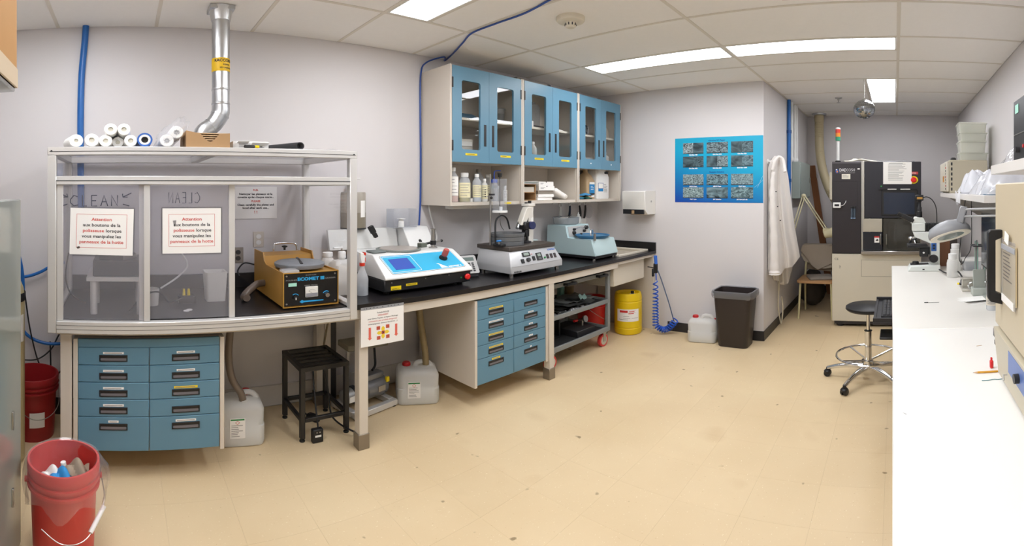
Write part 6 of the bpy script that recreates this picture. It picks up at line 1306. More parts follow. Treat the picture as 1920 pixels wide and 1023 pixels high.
b = B(); b.box(.318, .515, -.012, .0, 1.125, 1.28, bev=.002); b.o('silver_cover', mat('brushed_silver', 'c4bfb0', .35, .6, var=.06, vs=12), dm)
SMG = clear('smoked_door', (120, 124, 132), body=.35, bodycol=(60, 62, 68), rough=.06)
B().box(.318, .515, -.01, -.004, .91, 1.122).o('left_door', mat('door_dark', '25282f', .25), dm)
B().box(.525, .90, -.006, -.002, .91, 1.28).o('right_door', clear('clear_door', (190, 188, 180), body=.25, bodycol=(150, 146, 136), rough=.06), dm)
for x_ in (.50, .56): B().tube(spl([(x_, -.012, .985), (x_, -.035, .99), (x_, -.036, 1.04), (x_, -.035, 1.09), (x_, -.012, 1.095)], 5), .006, 8).o('door_handle', STEEL, dm)
wl = B().box(.435, .485, -.013, -.0105, 1.0, 1.075).o('warning_label', PAPER, dm); B().box(.435, .485, -.0135, -.0128, 1.058, 1.075).o('warning_head', RED, wl); B().prism([(.445, 1.02), (.478, 1.02), (.47, 1.045), (.455, 1.035)], 'y', -.0138, -.0128).o('hand_mark', INK, wl)
B().box(.56, .66, .3, .5, .868, 1.2, bev=.02).o('spindle_housing', mat('spindle_dark', '3a3634', .4), dm); B().box(.66, .86, .2, .6, .868, .93, bev=.01).o('chuck_table', STEEL, dm)
tl = B().cyl((.055, .05, 1.95), (.055, .05, 2.2), .016, seg=18).o('signal_pole', mat('pole_white', 'd9d9d7', .35), dm); B().lathe([(.03, 1.95), (.03, 1.962), (.018, 1.968)], 18, m=T(.055, .05, 0)).o('pole_base', BLACK, tl)
for z_, c_, nm in ((2.205, '2d8f6c', 'green_lens'), (2.25, 'e08a2e', 'orange_lens'), (2.295, 'c8372c', 'red_lens')): B().cyl((.055, .05, z_), (.055, .05, z_ + .045), .026, seg=20).o(nm, mat(nm, c_, .3), tl)
B().lathe([(.026, 2.34), (.026, 2.355), (.01, 2.362), (.001, 2.362)], 18, m=T(.055, .05, 0)).o('tower_cap', WHITE, tl)
# paper on it, things on top
pp = thing('printed_page', 'white printed page taped on the dicing machine above its screen', 'paper', (4.984, .648 - .525, 1.685), -90)
B().box(0, .29, -.0015, -.0005, 0, .258).o('sheet', PAPER, pp); lines(pp, .05, .25, .04, .24, 15, -.002, INKG, hgt=.3); lines(pp, .06, .2, .238, .25, 1, -.002, INK)
t = thing('cable_bundle', 'white cable bundle lying on top of the dicing machine', 'cables', (5.06, .648, 1.9505), -90)
for k in range(5): B().tube(spl([(.12 + .02 * k, .05 * k, .008), (.2, .04 + .03 * k, .012 + .008 * k), (.3, .05 * k, .03), (.4 + .03 * k, .03 + .05 * k, .01)], 6), .008, 8).o('strand', mat('cable_ivory', 'e3dccb', .5), t)
t = thing('film_wrap', 'crumpled clear wrap lying on the machine console top', 'wrap', (5.06, .648, 1.951), -90); B().grid(lambda u, v: (.45 + .4 * u, .02 + .14 * v, .003 + .022 * abs(sin(9 * u + 3 * v)) * sin(pi * v)), 26, 6).o('film', FILM, t)

# ================================================================ right-hand bench
WB = mat('white_laminate', 'f1efea', .32, var=.015, vs=4); WB2 = mat('white_laminate_old', 'e9e6df', .35, var=.02, vs=4)
def benchtop(name, label, x0, x1, y0a, y0b, mtl):
    t = thing(name, label, 'bench', (0, 0, 0))
    b = B(); b.prism([(x0, y0a), (x1, y0b), (x1, DE + .006), (x0, DE + .006)], 'z', .872, .91, bev=.004); b.o('top', mtl, t)
    for x_ in (x0 + .08, x1 - .12):
        for y_ in (-.12, DE + .06): B().box(x_, x_ + .045, y_, y_ + .045, 0, .80, bev=.003).o('leg', BEIGE, t)
    B().box(x0 + .05, x1 - .05, -.115, -.09, .80, .871).o('apron', BEIGE, t); B().box(x0 + .05, x1 - .05, DE + .03, DE + .055, .80, .871).o('apron', BEIGE, t)
    return t
benchtop('white_bench', 'bright white laminate bench carrying the cream oven and pencil', -.9, 2.16, -.004, .012, WB)
benchtop('white_bench', 'white laminate bench carrying the microscope and magnifier lamp', 2.163, 3.97, .012, .030, WB2)
t = thing('keyboard_tray', 'black keyboard drawer sliding out under the microscope bench', 'keyboard tray', (0, 0, 0))
b = B(); b.box(2.84, 3.42, -.08, .13, .715, .735, bev=.003); b.box(2.84, 2.86, -.08, .13, .735, .76); b.box(3.40, 3.42, -.08, .13, .735, .76); b.box(2.86, 3.40, .115, .13, .735, .745); b.o('tray', DARK, t)
for x_ in (2.84, 3.405): B().box(x_, x_ + .015, -.08, -.02, .76, .80).o('hanger', DARK, t)
B().box(2.80, 2.98, .0, .09, .63, .645, bev=.004).o('mouse_shelf', BLACK, t); B().box(2.86, 2.88, .0, .02, .645, .715).o('mouse_arm', BLACK, t)
t = thing('keyboard', 'black computer keyboard on the keyboard drawer', 'keyboard', (2.92, -.045, .7352), 0); B().box(0, .42, 0, .13, 0, .018, bev=.003).o('case', BLACK, t)
for r_ in range(5):
    for c_ in range(14): B().box(.012 + c_ * .0285, .036 + c_ * .0285, .012 + r_ * .022, .031 + r_ * .022, .018, .025, bev=.002).o('key', mat('key_black', '29292c', .5), t)

# stool
t = thing('lab_stool', 'round black lab stool with a chrome foot ring and five casters', 'stool', (3.62, .20, 0))
B().lathe([(.001, .585), (.11, .585), (.155, .598), (.168, .612), (.166, .628), (.15, .638), (.001, .64)], 44).o('seat', BLACK, t)
B().cyl((0, 0, .40), (0, 0, .586), .014).o('gas_rod', CHROME, t); B().cyl((0, 0, .16), (0, 0, .42), .026).o('column', CHROME, t); B().lathe([(.03, .42), (.03, .425), (.02, .428)], 18).o('collar', BLACK, t); B().lathe([(.04, .10), (.042, .13), (.036, .17), (.028, .175)], 22).o('hub', CHROME, t)
B().tube([(.235 * cos(2 * pi * i / 48), .235 * sin(2 * pi * i / 48), .215) for i in range(48)], .0085, 8, closed=True).o('foot_ring', CHROME, t)
for k in range(4):
    a = R(40 + 90 * k); B().tube([(.03 * cos(a), .03 * sin(a), .17), (.235 * cos(a), .235 * sin(a), .213)], .008, 8).o('ring_spoke', CHROME, t)
for k in range(5):
    a = R(152 - 72 * k); c_, s_ = cos(a), sin(a)
    l = B().tube(spl([(.03 * c_, .03 * s_, .12), (.12 * c_, .12 * s_, .118), (.22 * c_, .22 * s_, .1), (.315 * c_, .315 * s_, .07)], 5), [.024 - .0006 * i for i in range(16)], 10).o('base_arm', CHROME, t)
    cs = B().cyl((.315 * c_, .315 * s_, .05), (.315 * c_, .315 * s_, .075), .012).o('caster', BLACK, l)
    for q in (-1, 1): B().lathe([(.001, -.009), (.022, -.009), (.026, -.005), (.026, .005), (.022, .009), (.001, .009)], 20, m=T(.315 * c_ - q * .014 * s_, .315 * s_ + q * .014 * c_, .026) @ RZ(math.degrees(a)) @ RX(90)).o('wheel', BLACK, cs)
    B().lathe([(.027, 0), (.029, .016), (.02, .028), (.001, .03)], 16, m=T(.315 * c_, .315 * s_, .028)).o('hood', BLACK, cs)

# ---------------------------------------------------------------- microscope
MW = mat('scope_white', 'dfe3de', .35)
t = thing('microscope', 'white and black trinocular microscope with a camera on the white bench', 'microscope', (3.68, -.216, .9102), -90)
def S_(px, py): return ((px - 1733) * .00400, (510 - py) * .0046)
b = B(); P = [S_(1702, 510), S_(1764, 510), S_(1764, 498), S_(1708, 500)]; P = [(x_, max(0, z_)) for x_, z_ in P]; b.prism(P, 'y', 0, .2, bev=.006); b.o('base', MW, t)
B().box(-.012, .004, -.002, 0, .014, .024).o('base_slot', DARK, t)
b = B(); P = [S_(1746, 499), S_(1764, 499), S_(1764, 440), S_(1757, 436), S_(1712, 436), S_(1716, 447), S_(1748, 458)]; b.prism(P, 'y', .05, .15, bev=.006); b.o('arm', MW, t)
bp = B().box(.058, .098, .046, .05, .17, .24, bev=.001).o('blue_badge', mat('badge_blue', '2a5ea8', .4), t); b = B(); b.cyl((.078, .04, .22), (.078, .046, .22), .009); b.cyl((.078, .04, .195), (.078, .046, .195), .009); b.o('badge_knobs', BLACK, bp)
B().lathe([(.001, 0), (.034, 0), (.036, .01), (.03, .035), (.001, .037)], 26, m=T(.075, .05, .105) @ RX(90)).o('focus_knob', BLACK, t)
b = B(); b.prism([S_(1711, 435), S_(1736, 435), S_(1736, 420), S_(1711, 420)], 'y', .05, .15, bev=.004); b.prism([S_(1708, 420), S_(1738, 420), S_(1733, 410), S_(1716, 408)], 'y', .055, .145, bev=.003); b.o('head', MW, t)
for y_ in (.07, .13):
    p0 = S_(1714, 416); p1 = S_(1692, 406); e = B().cyl((p0[0], y_, p0[1]), (p1[0], y_, p1[1]), .022, .02, 16).o('eyepiece_tube', BLACK, t); p2 = S_(1684, 402); B().cyl((p1[0], y_, p1[1]), (p2[0], y_, p2[1]), .017, .019, 16).o('eyecup', RUBBER, e)
b = B(); z_ = lambda py: S_(0, py)[1]
b.lathe([(.022, z_(409)), (.022, z_(398)), (.018, z_(397)), (.018, z_(390)), (.012, z_(388)), (.012, z_(380)), (.018, z_(379)), (.018, z_(377))], 20, m=T(-.03, .1, 0)); b.o('photo_tube', BLACK, t)
cm = B().box(-.062, .0, .07, .13, z_(377), z_(366), bev=.004).o('camera', BLACK, t); B().box(-.05, -.008, .0685, .07, z_(374), z_(370)).o('camera_logo', mat('logo_gold', 'b98a3c', .5), cm)
B().tube(spl([(.0, .1, z_(371)), (.03, .1, z_(370)), (.07, .1, z_(376)), (.1, .1, z_(392)), (.105, .1, z_(420)), (.1, .11, z_(440))], 8), .004, 8).o('camera_cable', CABLE, t)
b = B()
for k in range(9): b.box(.012 + k * .013, .02 + k * .013, .055, .145, z_(438), z_(420), bev=.002)
b.box(.005, .13, .06, .14, z_(436), z_(422)); b.o('lamp_house', BLACK, t)
b = B(); b.lathe([(.03, 0), (.038, .014), (.03, .03), (.001, .032)], 20, m=T(-.08, .1, z_(446)) @ RX(180)); b.o('nosepiece', CHROME, t)
for k in range(4):
    a = R(90 * k + 30); B().cyl((-.08 + .02 * cos(a), .1 + .02 * sin(a), z_(452)), (-.08 + .034 * cos(a), .1 + .034 * sin(a), z_(459)), .009, .006, 12).o('objective', CHROME if k % 2 else BLACK, t)
B().box(-.125, .03, .03, .17, z_(466), z_(461), bev=.002).o('stage', BLACK, t); b = B(); b.box(-.03, .035, .06, .14, z_(484), z_(467), bev=.004); b.box(.03, .05, .07, .13, z_(480), z_(466)); b.o('substage', BLACK, t); B().cyl((-.06, .09, .05), (-.06, .09, .075), .03, .024, 20).o('field_lens', BLACK, t); B().box(-.1, .04, .06, .14, .046, .054).o('lens_plate', DARK, t)
B().cyl((.0, .055, z_(476)), (.0, .045, z_(476)), .008, seg=12).o('substage_knob', WHITE, t)
# behind it on the bench
t = thing('wood_block', 'brown wooden panel standing behind the microscope', 'panel', (3.93, -.35, .9102), -90); B().box(-.06, .13, 0, .02, 0, .37, bev=.002).o('board', mat('panel_wood', '80553a', .6, var=.12, vs=14, stretch=(4, 4, .5)), t); B().box(.09, .15, -.012, 0, .02, .42, bev=.002).o('dark_upright', mat('upright_dark', '3d3530', .6), t)
x, y = onz(1786, 519, .91); bottle('wash_bottle', 'wide-mouth milky bottle standing in front of the magnifier lamp', (x, y, .9102), .042, .19, body=POLY, neck=.7, capr=.72, caph=.2)
x2, y2 = onz(1795, 512, .91); bottle('milky_bottle', 'second milky bottle just behind the wide-mouth one', (x2 + .12, y2, .9102), .04, .235, body=POLY, neck=.75, capr=.78, caph=.14)
x, y = onz(1822, 505, .91)
t = thing('clear_tub', 'clear lidded plastic tub against the wall behind the bench', 'tub', (x, y, .9102), -90); B().loft([(0, .065, .06, .02), (.085, .075, .07, .02)]).o('shell', POLY2, t); B().loft([(.086, .082, .076, .02), (.1, .082, .076, .02), (.106, .06, .055, .02)]).o('lid', POLY, t); B().box(-.04, .04, -.045, .04, .004, .045, bev=.01).o('dark_contents', mat('contents', '5b6670', .6), t)
tag(B().tube(spl([(3.66, -.33, .93), (3.5, -.37, .93), (3.45, -.43, .96), (3.3, -.45, .94), (3.22, -.435, .918), (3.16, -.445, .92)], 8), .006, 8).o('cable', CABLE), 'black cable running from the microscope past the milky bottles', 'cable')
t = thing('yellow_plug', 'black connector with a yellow tip lying on the bench', 'connector', (3.12, -.45, .9102), 60); B().cyl((0, 0, .01), (.04, 0, .01), .01).o('body', BLACK, t); B().cyl((.04, 0, .01), (.055, 0, .01), .007).o('yellow_tip', YEL, t)
t = thing('pipette_stand', 'rack of thin glass pipettes and rods in front of the monitor', 'rack', (3.05, -.53, .9102)); B().box(-.06, .06, -.05, .05, 0, .02, bev=.003).o('base', STEEL, t); B().box(-.06, .06, -.05, .05, .30, .308, bev=.001).o('top_plate', DARK, t)
for k in range(8): B().cyl((-.045 + .03 * (k % 4), -.03 + .05 * (k // 4), .02), (-.045 + .03 * (k % 4) + .004, -.03 + .05 * (k // 4), .32 + .012 * (k % 3)), .004, seg=8).o('rod', [STEEL, mat('green_rod', '7fa394', .4), GREYP][k % 3], t)
tag(B().tube(spl([(3.2, -.5, 1.54), (3.2, -.5, 1.2), (3.2, -.46, 1.1), (3.2, -.44, 1.06), (3.2, -.42, 1.1), (3.2, -.43, 1.24), (3.2, -.46, 1.54)], 8), .003, 6).o('wire_loop', CABLE), 'thin grey wire loop hanging behind the magnifier lamp', 'wire')
o_ = bpy.data.objects['wire_loop']
# monitor + bracket
t = thing('monitor', 'dark flat monitor standing edge-on beyond the cream oven', 'monitor', (2.5, -.53, .9102), 180)
B().box(-.38, .2, -.02, .02, .19, .55, bev=.004).o('panel', BLACK, t); B().box(-.365, .185, -.0215, -.02, .205, .535).o('screen', mat('screen_off', '1d2634', .12), t); B().box(-.4, -.38, -.006, .006, .34, .36).o('side_clip', BLACK, t)
b = B(); b.box(-.27, -.09, .02, .04, .06, .4, bev=.004); b.box(-.29, -.07, -.03, .12, 0, .012, bev=.003); b.box(-.2, -.15, .02, .04, .012, .07); b.o('stand', mat('stand_grey', 'aeb2aa', .4, .3), t)
t = thing('angle_plate', 'pale green-grey metal plate leaning against the monitor', 'plate', (2.82, -.455, .9102), -90); B().box(0, .07, 0, .012, .05, .17, bev=.002, m=RX(-10)).o('plate', mat('plate_greengrey', 'b4bab2', .4), t); B().box(-.01, .08, -.03, .05, 0, .05, bev=.003).o('foot', mat('plate_greengrey', 'b4bab2', .4), t)
x, y = onz(1828, 545, .91)
t = thing('clamp_jig', 'low steel clamping jig with chrome levers on the bench', 'jig', (x, y, .9102), -90)
b = B(); b.box(-.08, .09, -.02, .1, 0, .014, bev=.002); b.box(-.07, .03, .06, .09, .014, .07, bev=.002); b.box(-.075, .04, .05, .1, .07, .078, bev=.001); b.o('frame', mat('jig_silver', 'c9c5ba', .35, .5), t)
for x_ in (-.03, .06): l = B().tube(spl([(x_, .0, .014), (x_ - .01, .0, .045), (x_ + .02, .0, .06), (x_ + .04, .01, .04)], 5), .006, 8).o('lever', CHROME, t)
B().cyl((.08, .02, .014), (.08, .02, .1), .008).o('pin', CHROME, t)
x, y = onz(1830, 562, .91)
for k in range(2): t = thing('loose_sheet', ['white sheet lying curled on the bench by the clamp jig', 'white sheet lying under the curled one'][k], 'paper', (x - .02 * k, y - .005, .9104 + .0022 * (1 - k)), 15 + 12 * k, group='loose sheets by the clamp jig'); B().grid(lambda u, v: (.15 * (u - .5), .18 * (v - .5), .001 + .012 * (1 - k) * (1 - u) ** 4), 8, 4).o('sheet', PAPER, t)
x, y = onz(1860, 580, .91); bottle('labelled_bottle', 'clear wash bottle with a hazard label beside the cream oven', (x, y, .9102), .03, .2, body=POLY2, lab=mat('wash_lab', 'd9d0c0', .7, var=.2, vs=60), lz=(.15, .45), labang=(-3.1, .2), capr=.5)
x, y = onz(1750, 567, .91); t = thing('scalpel', 'small steel scalpel blade lying alone on the white bench', 'scalpel', (x, y, .9105), -86); B().prism([(-.03, -.003), (.024, -.003), (.032, .0), (.024, .003), (-.03, .004)], 'z', 0, .002).o('blade', STEEL, t); B().box(-.05, -.028, -.003, .004, 0, .004, bev=.001).o('tang', DARK, t)
x, y = onz(1824, 700, .91); t = thing('pencil', 'yellow pencil on the white bench with its end under the oven', 'pencil', (x, y, .914), -92)
P6 = lambda r_: [(r_ * cos(pi / 3 * i), r_ * sin(pi / 3 * i)) for i in range(6)]
b = B(); b.rings([[(x_, p_[0], p_[1]) for p_ in P6(r_)] for x_, r_ in ((.016, .0036), (.085, .0036))]); b.o('barrel', mat('pencil_yellow', 'e0a22c', .4), t); b = B(); b.rings([[(x_, p_[0], p_[1]) for p_ in P6(r_)] for x_, r_ in ((.004, .0012), (.016, .0035))]); b.o('sharpened_tip', mat('pencil_wood', 'd9b48a', .7), t); B().cyl((0, 0, 0), (.005, 0, 0), .0003, .0012, 6).o('lead', INK, t)
x, y = onz(1841, 714, .91); tag(B().tube(spl([(x, y, .912), (x, y - .02, .9115), (x + .003, y - .04, .912), (x, y - .055, .9115), (x + .004, y - .075, .912)], 6), .0015, 6).o('thread', mat('thread_teal', '6f9aa0', .7)), 'short teal thread lying beside the pencil', 'thread')
t = thing('red_clip', 'small red plastic clip standing at the oven foot', 'clip', (1.66, -.33, .9102)); B().box(-.008, .008, -.006, .006, .0, .03, bev=.003).o('body', mat('clip_red', 'e0262a', .4), t); B().box(-.002, .006, -.003, .003, .03, .04).o('tab', mat('clip_red', 'e0262a', .4), t)
x, y = onz(1836, 648, .91); t = thing('splinter', 'tiny wood splinter lying on the white bench', 'splinter', (x, y, .9103), -80); B().prism([(-.012, -.0008), (.012, 0), (-.01, .0012)], 'z', 0, .0012).o('sliver', mat('pencil_wood', 'd9b48a', .7), t)
x, y = onz(1696, 775, .91); t = thing('metal_chip', 'tiny grey sliver lying near the bare edge of the white bench', 'sliver', (x, y, .9103), 40); B().prism([(-.008, -.001), (.008, 0), (-.006, .001)], 'z', 0, .001).o('chip', INKG, t)

# magnifier lamp
LGm = mat('lamp_grey', '9a9ca0', .4)
t = thing('magnifier_lamp', 'grey oval magnifier lamp on a parallel arm over the white bench', 'lamp', (0, 0, 0))
J = Vector((2.56, onx(1804, 2.56), zat(402, 2.56, onx(1804, 2.56)))); E_ = Vector((2.22, -.74, J.z + .03))
for dz in (.03, -.012): B().tube([J + Vector((0, 0, dz)), E_ + Vector((0, 0, dz))], .007, 10).o('arm_bar', mat('bar_grey', 'b4b5b6', .4, .3), t)
B().box(-.014, .014, -.02, .02, -.05, .05, bev=.006, m=T(*J) @ RZ(-25) @ RX(12)).o('knuckle', LGm, t); B().cyl((2.22, -.74, .91), (2.22, -.74, J.z + .08), .014).o('post', LGm, t); B().box(2.17, 2.27, -.79, -.69, .9102, .94, bev=.004).o('clamp', LGm, t)
C_ = Vector((2.60, onx(1781, 2.60), zat(438, 2.60, onx(1781, 2.60))))
HM = T(*C_) @ RZ(-90) @ RY(-16) @ RX(-24)      # local x = image right, underside -z tilted to the camera
def el(a, b_, z, n=44): return [(a * cos(2 * pi * i / n), b_ * sin(2 * pi * i / n), z) for i in range(n)]
b = B(); b.rings([el(.112, .085, -.012), el(.118, .09, -.002), el(.116, .088, .02), el(.1, .075, .05), el(.06, .05, .07), el(.001, .001, .074)], m=HM); b.o('shade', LGm, t)
b = B(); b.rings([el(.114, .087, -.013), el(.112, .085, -.018), el(.075, .055, -.016), el(.073, .053, -.008)], cap=False, m=HM); b.o('white_rim', mat('rim_ivory', 'e6e0d0', .4), t)
b = B(); b.rings([el(.076, .056, -.0135), el(.076, .056, -.0155)], m=HM); b.o('lens', mat('lens_dark', '6d7a76', .08), t)
B().box(-.01, .03, -.02, .03, .045, .085, bev=.008, m=HM).o('head_mount', LGm, t); B().tube([HM @ Vector((.02, 0, .075)), J + Vector((0, 0, -.03))], .009, 10).o('head_link', LGm, t)
# ---------------------------------------------------------------- cream oven on the near bench
t = thing('cream_oven', 'large cream laboratory oven with a black handle and a taped note', 'oven', (0, 0, 0))
OC = mat('oven_cream', 'cdbfa3', .45, var=.02)
b = B(); b.box(.75, 1.575, DE + .02, -.345, .925, 1.63, bev=.006); b.o('body', OC, t)
for x_ in (.82, 1.5):
    for y_ in (-.42, -.78): B().cyl((x_, y_, .91), (x_, y_, .926), .02).o('foot', RUBBER, t)
dr = B().box(.74, 1.585, -.345, -.328, 1.115, 1.64, bev=.004).o('door', OC, t)
b = B(); b.prism([(-.345, .93), (-.335, .93), (-.318, 1.105), (-.345, 1.105)], 'x', .75, 1.57, bev=.002); b.o('control_fascia', mat('fascia_cream', 'c6bda6', .45), t)
B().box(.76, 1.57, -.336, -.333, 1.0, 1.003).o('seam', mat('seam_dark', '6d685c', .6), t)
b = B(); b.prism([(-.328, 1.475), (-.29, 1.475), (-.283, 1.465), (-.283, 1.235), (-.29, 1.222), (-.328, 1.21), (-.328, 1.245), (-.304, 1.255), (-.304, 1.44), (-.328, 1.448)], 'x', 1.475, 1.505, bev=.002); b.o('handle', BLACK, t)
pl_ = B().box(1.18, 1.36, -.332, -.3185, 1.02, 1.09, m=None).o('blue_plate', mat('plate_blue', '5f78b4', .4), t); B().cyl((1.24, -.3185, 1.05), (1.24, -.305, 1.05), .014).o('dial', BLACK, pl_)
B().tube([(1.42, -.334, .985), (1.42, -.318, .985), (1.40, -.315, .975)], .003, 6).o('hook', STEEL, t)
b = B(); b.box(1.57, 1.595, -.338, -.322, 1.06, 1.095, bev=.004); b.box(1.572, 1.59, -.336, -.325, 1.03, 1.05, bev=.003); b.o('latch', BLACK, t)
B().cyl((1.5, -.5, 1.63), (1.5, -.5, 1.64), .006, seg=8).o('top_screw', DARK, t)
t = thing('note_pouch', 'yellowed handwritten note in a clear sleeve taped to the oven door', 'note', (1.445, -.327, 1.25), 180)
OLD = mat('aged_paper', 'd8c8a0', .8, var=.06, vs=20)
B().box(0, .16, -.006, -.001, .0, .185).o('note', OLD, t); B().box(-.006, .165, -.008, -.0065, -.012, .2).o('sleeve', FILM, t); lines(t, .012, .13, .06, .16, 8, -.0068, mat('ink_brown', '6f6250', .8), hgt=.3); B().box(.04, .09, -.0095, -.0082, .19, .225, m=T(.06, 0, .2) @ RY(12) @ T(-.06, 0, -.2)).o('tape_tab', PAPER, t); B().box(-.004, .16, -.0095, -.0082, .165, .182).o('silver_tape', mat('tape_silver', 'b9bbc0', .3), t); B().box(0, .15, -.0095, -.0082, -.015, .01).o('bottom_tape', PAPER, t)

# ---------------------------------------------------------------- wall shelves on the right
SHW = mat('shelf_melamine', 'ebe7e2', .4)
t = thing('wall_shelf', 'lower white wall shelf carrying the beige control box', 'shelf', (0, 0, 0)); B().box(2.46, 4.88, DE + .002, -.45, 1.54, 1.584, bev=.002).o('board', SHW, t)
for x_ in (2.7, 3.7, 4.6): B().prism([(DE + .002, 1.30), (DE + .02, 1.30), (-.52, 1.522), (-.52, 1.539), (DE + .002, 1.539)], 'x', x_, x_ + .02).o('bracket', mat('bracket_grey', 'a7a5a2', .4, .4), t)
t = thing('wall_shelf', 'upper white wall shelf above the cream oven', 'shelf', (0, 0, 0)); B().box(.3, 2.28, DE + .002, -.45, 1.70, 1.748, bev=.002).o('board', SHW, t)
for x_ in (.6, 1.2): B().prism([(DE + .002, 1.645), (DE + .02, 1.645), (-.55, 1.69), (-.55, 1.699), (DE + .002, 1.699)], 'x', x_, x_ + .02).o('bracket', mat('bracket_grey', 'a7a5a2', .4, .4), t)
t = thing('control_box', 'beige electronic control box on the lower wall shelf', 'control box', (0, 0, 0)); BC = mat('control_beige', 'b5ad98', .45)
B().box(4.20, 4.80, -.80, -.465, 1.586, 1.915, bev=.005).o('case', BC, t); fp = B().box(4.22, 4.79, -.464, -.44, 1.60, 1.90, bev=.003).o('front_panel', mat('control_front', 'cfc9ba', .45), t)
for k in range(9): B().box(4.24, 4.27, -.4395, -.436, 1.62 + .03 * k, 1.635 + .03 * k).o('terminal', [BLACK, RED, STEEL][k % 3], fp)
B().box(4.4, 4.5, -.4395, -.437, 1.70, 1.76).o('orange_window', mat('orange_window', 'c8862c', .4), fp)
b = B()
for k in range(6): b.box(4.199, 4.201, -.49 - .002, -.478, 1.61 + .05 * k, 1.64 + .05 * k)
b.o('vent_holes', DARK, t)['kind'] = 'stuff'
t = thing('black_mouse', 'black flat gadget lying on the beige control box', 'gadget', (4.35, -.515, 1.916), 0); B().loft([(0, .05, .025, .02), (.02, .05, .025, .02), (.032, .03, .014, .012)]).o('body', BLACK, t)
CLB = clear('storage_plastic', (250, 251, 248), body=.5, bodycol=(246, 246, 238), rough=.2)
for k, (z0_, hh, sx) in enumerate(((1.916, .08, .125), (1.997, .12, .115), (2.118, .085, .118), (2.204, .1, .122))):
    t = thing('storage_box', ['bottom clear lidded storage box on the beige control box', 'second clear storage box from the bottom of the stack', 'third clear storage box up with a blue-grey item inside', 'topmost clear storage box of the stack'][k], 'storage box', (4.40, -.69 + .006 * (k % 2), z0_), -90, group='clear storage boxes stacked on the control box')
    B().loft([(0, sx - .008, .12, .012), (hh * .85, sx, .13, .014), (hh * .85, sx - .004, .126, .012), (.003, sx - .012, .116, .01)]).o('tub', CLB, t); B().loft([(hh * .86, sx + .006, .136, .014), (hh - .001, sx + .006, .136, .014)]).o('lid', CLB, t)
    if k >= 2: B().box(-.07, -.035, -.09, -.06, .006, hh * .8, bev=.004).o('contents', mat('contents_bluegrey', '8ba0a0', .6), t)
t = thing('bag_heap', 'white plastic bags heaped on the lower wall shelf', 'bags', (0, 0, 0))
WFM = clear('white_film', (246, 247, 250), body=.75, bodycol=(247, 248, 252), rough=.2)
def crumple(x0_, x1_, y0_, y1_, z_, hh, sd, nm='bag'):
    def f(u, v):
        e_ = (min(1, 6 * u, 6 * (1 - u)) * min(1, 5 * v, 5 * (1 - v))) ** .7
        n_ = .62 + .2 * abs(sin(5.1 * u + 2 * v + sd)) + .14 * abs(sin(13 * u - 7 * v + sd)) + .1 * sin(21 * u + 17 * v)
        return (x0_ + (x1_ - x0_) * u, y0_ + (y1_ - y0_) * v + .015 * sin(17 * u + sd), z_ + hh * e_ * n_)
    return B().grid(f, 44, 22).o(nm, WFM, t, ang=25)
crumple(2.62, 3.62, -.47, -.84, 1.586, .15, 1.0); crumple(2.48, 2.95, -.475, -.8, 1.59, .175, 2.4); crumple(3.1, 3.55, -.46, -.7, 1.60, .17, 4.0)
t = thing('hanging_bag', 'plastic bag corner drooping over the lower shelf edge', 'bag', (0, 0, 0)); B().grid(lambda u, v: (3.35 + .28 * (u - .5), -.45 + .012 + .02 * sin(6 * u) * v + .01, 1.60 - .09 * v + .012 * sin(9 * u)), 14, 6).o('film', WFM, t); B().grid(lambda u, v: (3.35 + .28 * (u - .5), -.438 - .1 * v, 1.60 + .004), 4, 2).o('fold', WFM, t)
t = thing('petri_dishes', 'stack of clear dishes with a blue tint on the lower wall shelf', 'dishes', (2.62, -.52, 1.586))
for k in range(4): B().lathe([(.001, 0), (.045, 0), (.045, .012), (.043, .012), (.043, .002), (.001, .002)], 26, m=T(0, 0, .0125 * k)).o('dish', clear('dish_blue', (190, 225, 240), body=.3, bodycol=(150, 205, 225)) if k < 2 else POLY2, t)
# on the upper shelf
t = thing('dark_meter', 'dark framed electronic meter on the upper wall shelf', 'meter', (0, 0, 0)); B().box(1.45, 1.97, -.80, -.49, 1.7485, 2.04, bev=.004).o('case', mat('meter_brown', '6a4a38', .5), t); fp = B().box(1.46, 1.96, -.49, -.483, 1.755, 2.03).o('front', BLACK, t)
B().box(1.88, 1.93, -.4825, -.481, 1.97, 2.01).o('mint_sticker', mat('mint', 'a9e0cf', .6), fp); B().box(1.47, 1.95, -.4828, -.481, 1.87, 1.875).o('trim_line', STEEL, fp); B().cyl((1.88, -.483, 1.80), (1.88, -.468, 1.80), .014).o('knob', DARK, fp); B().cyl((1.8, -.483, 1.81), (1.8, -.478, 1.81), .008).o('red_jack', RED, fp)
B().box(2.02, 2.06, -.78, -.72, 1.7485, 1.90, bev=.003, m=None).o('black_module', BLACK, thing('black_module', 'small black module standing on the upper shelf behind the bags', 'module', (0, 0, 0)))
t = thing('clear_bag_mound', 'crumpled clear bag of plasticware at the end of the upper shelf', 'bag', (2.13, -.60, 1.7485))
b = B(); b.grid(lambda u, v: (-.13 + .26 * u, .12 - .26 * v, .001 + .15 * (sin(pi * u) ** .6) * (sin(pi * v) ** .7) * (.75 + .25 * sin(14 * u + 9 * v))), 26, 18); b.o('film', FILM, t)
B().lathe([(.03, 0), (.032, .09), (.028, .09), (.026, .004), (.001, .004)], 18, m=T(.0, .0, .05) @ RX(70)).o('cup', POLY2, t); B().box(-.02, .02, .03, .06, .04, .06, bev=.004).o('blue_lid', mat('lid_navy', '35509a', .4), t); B().lathe([(.05, 0), (.055, .012), (.05, .014)], 22, m=T(-.03, -.03, .07) @ RX(50)).o('lid', POLY2, t)
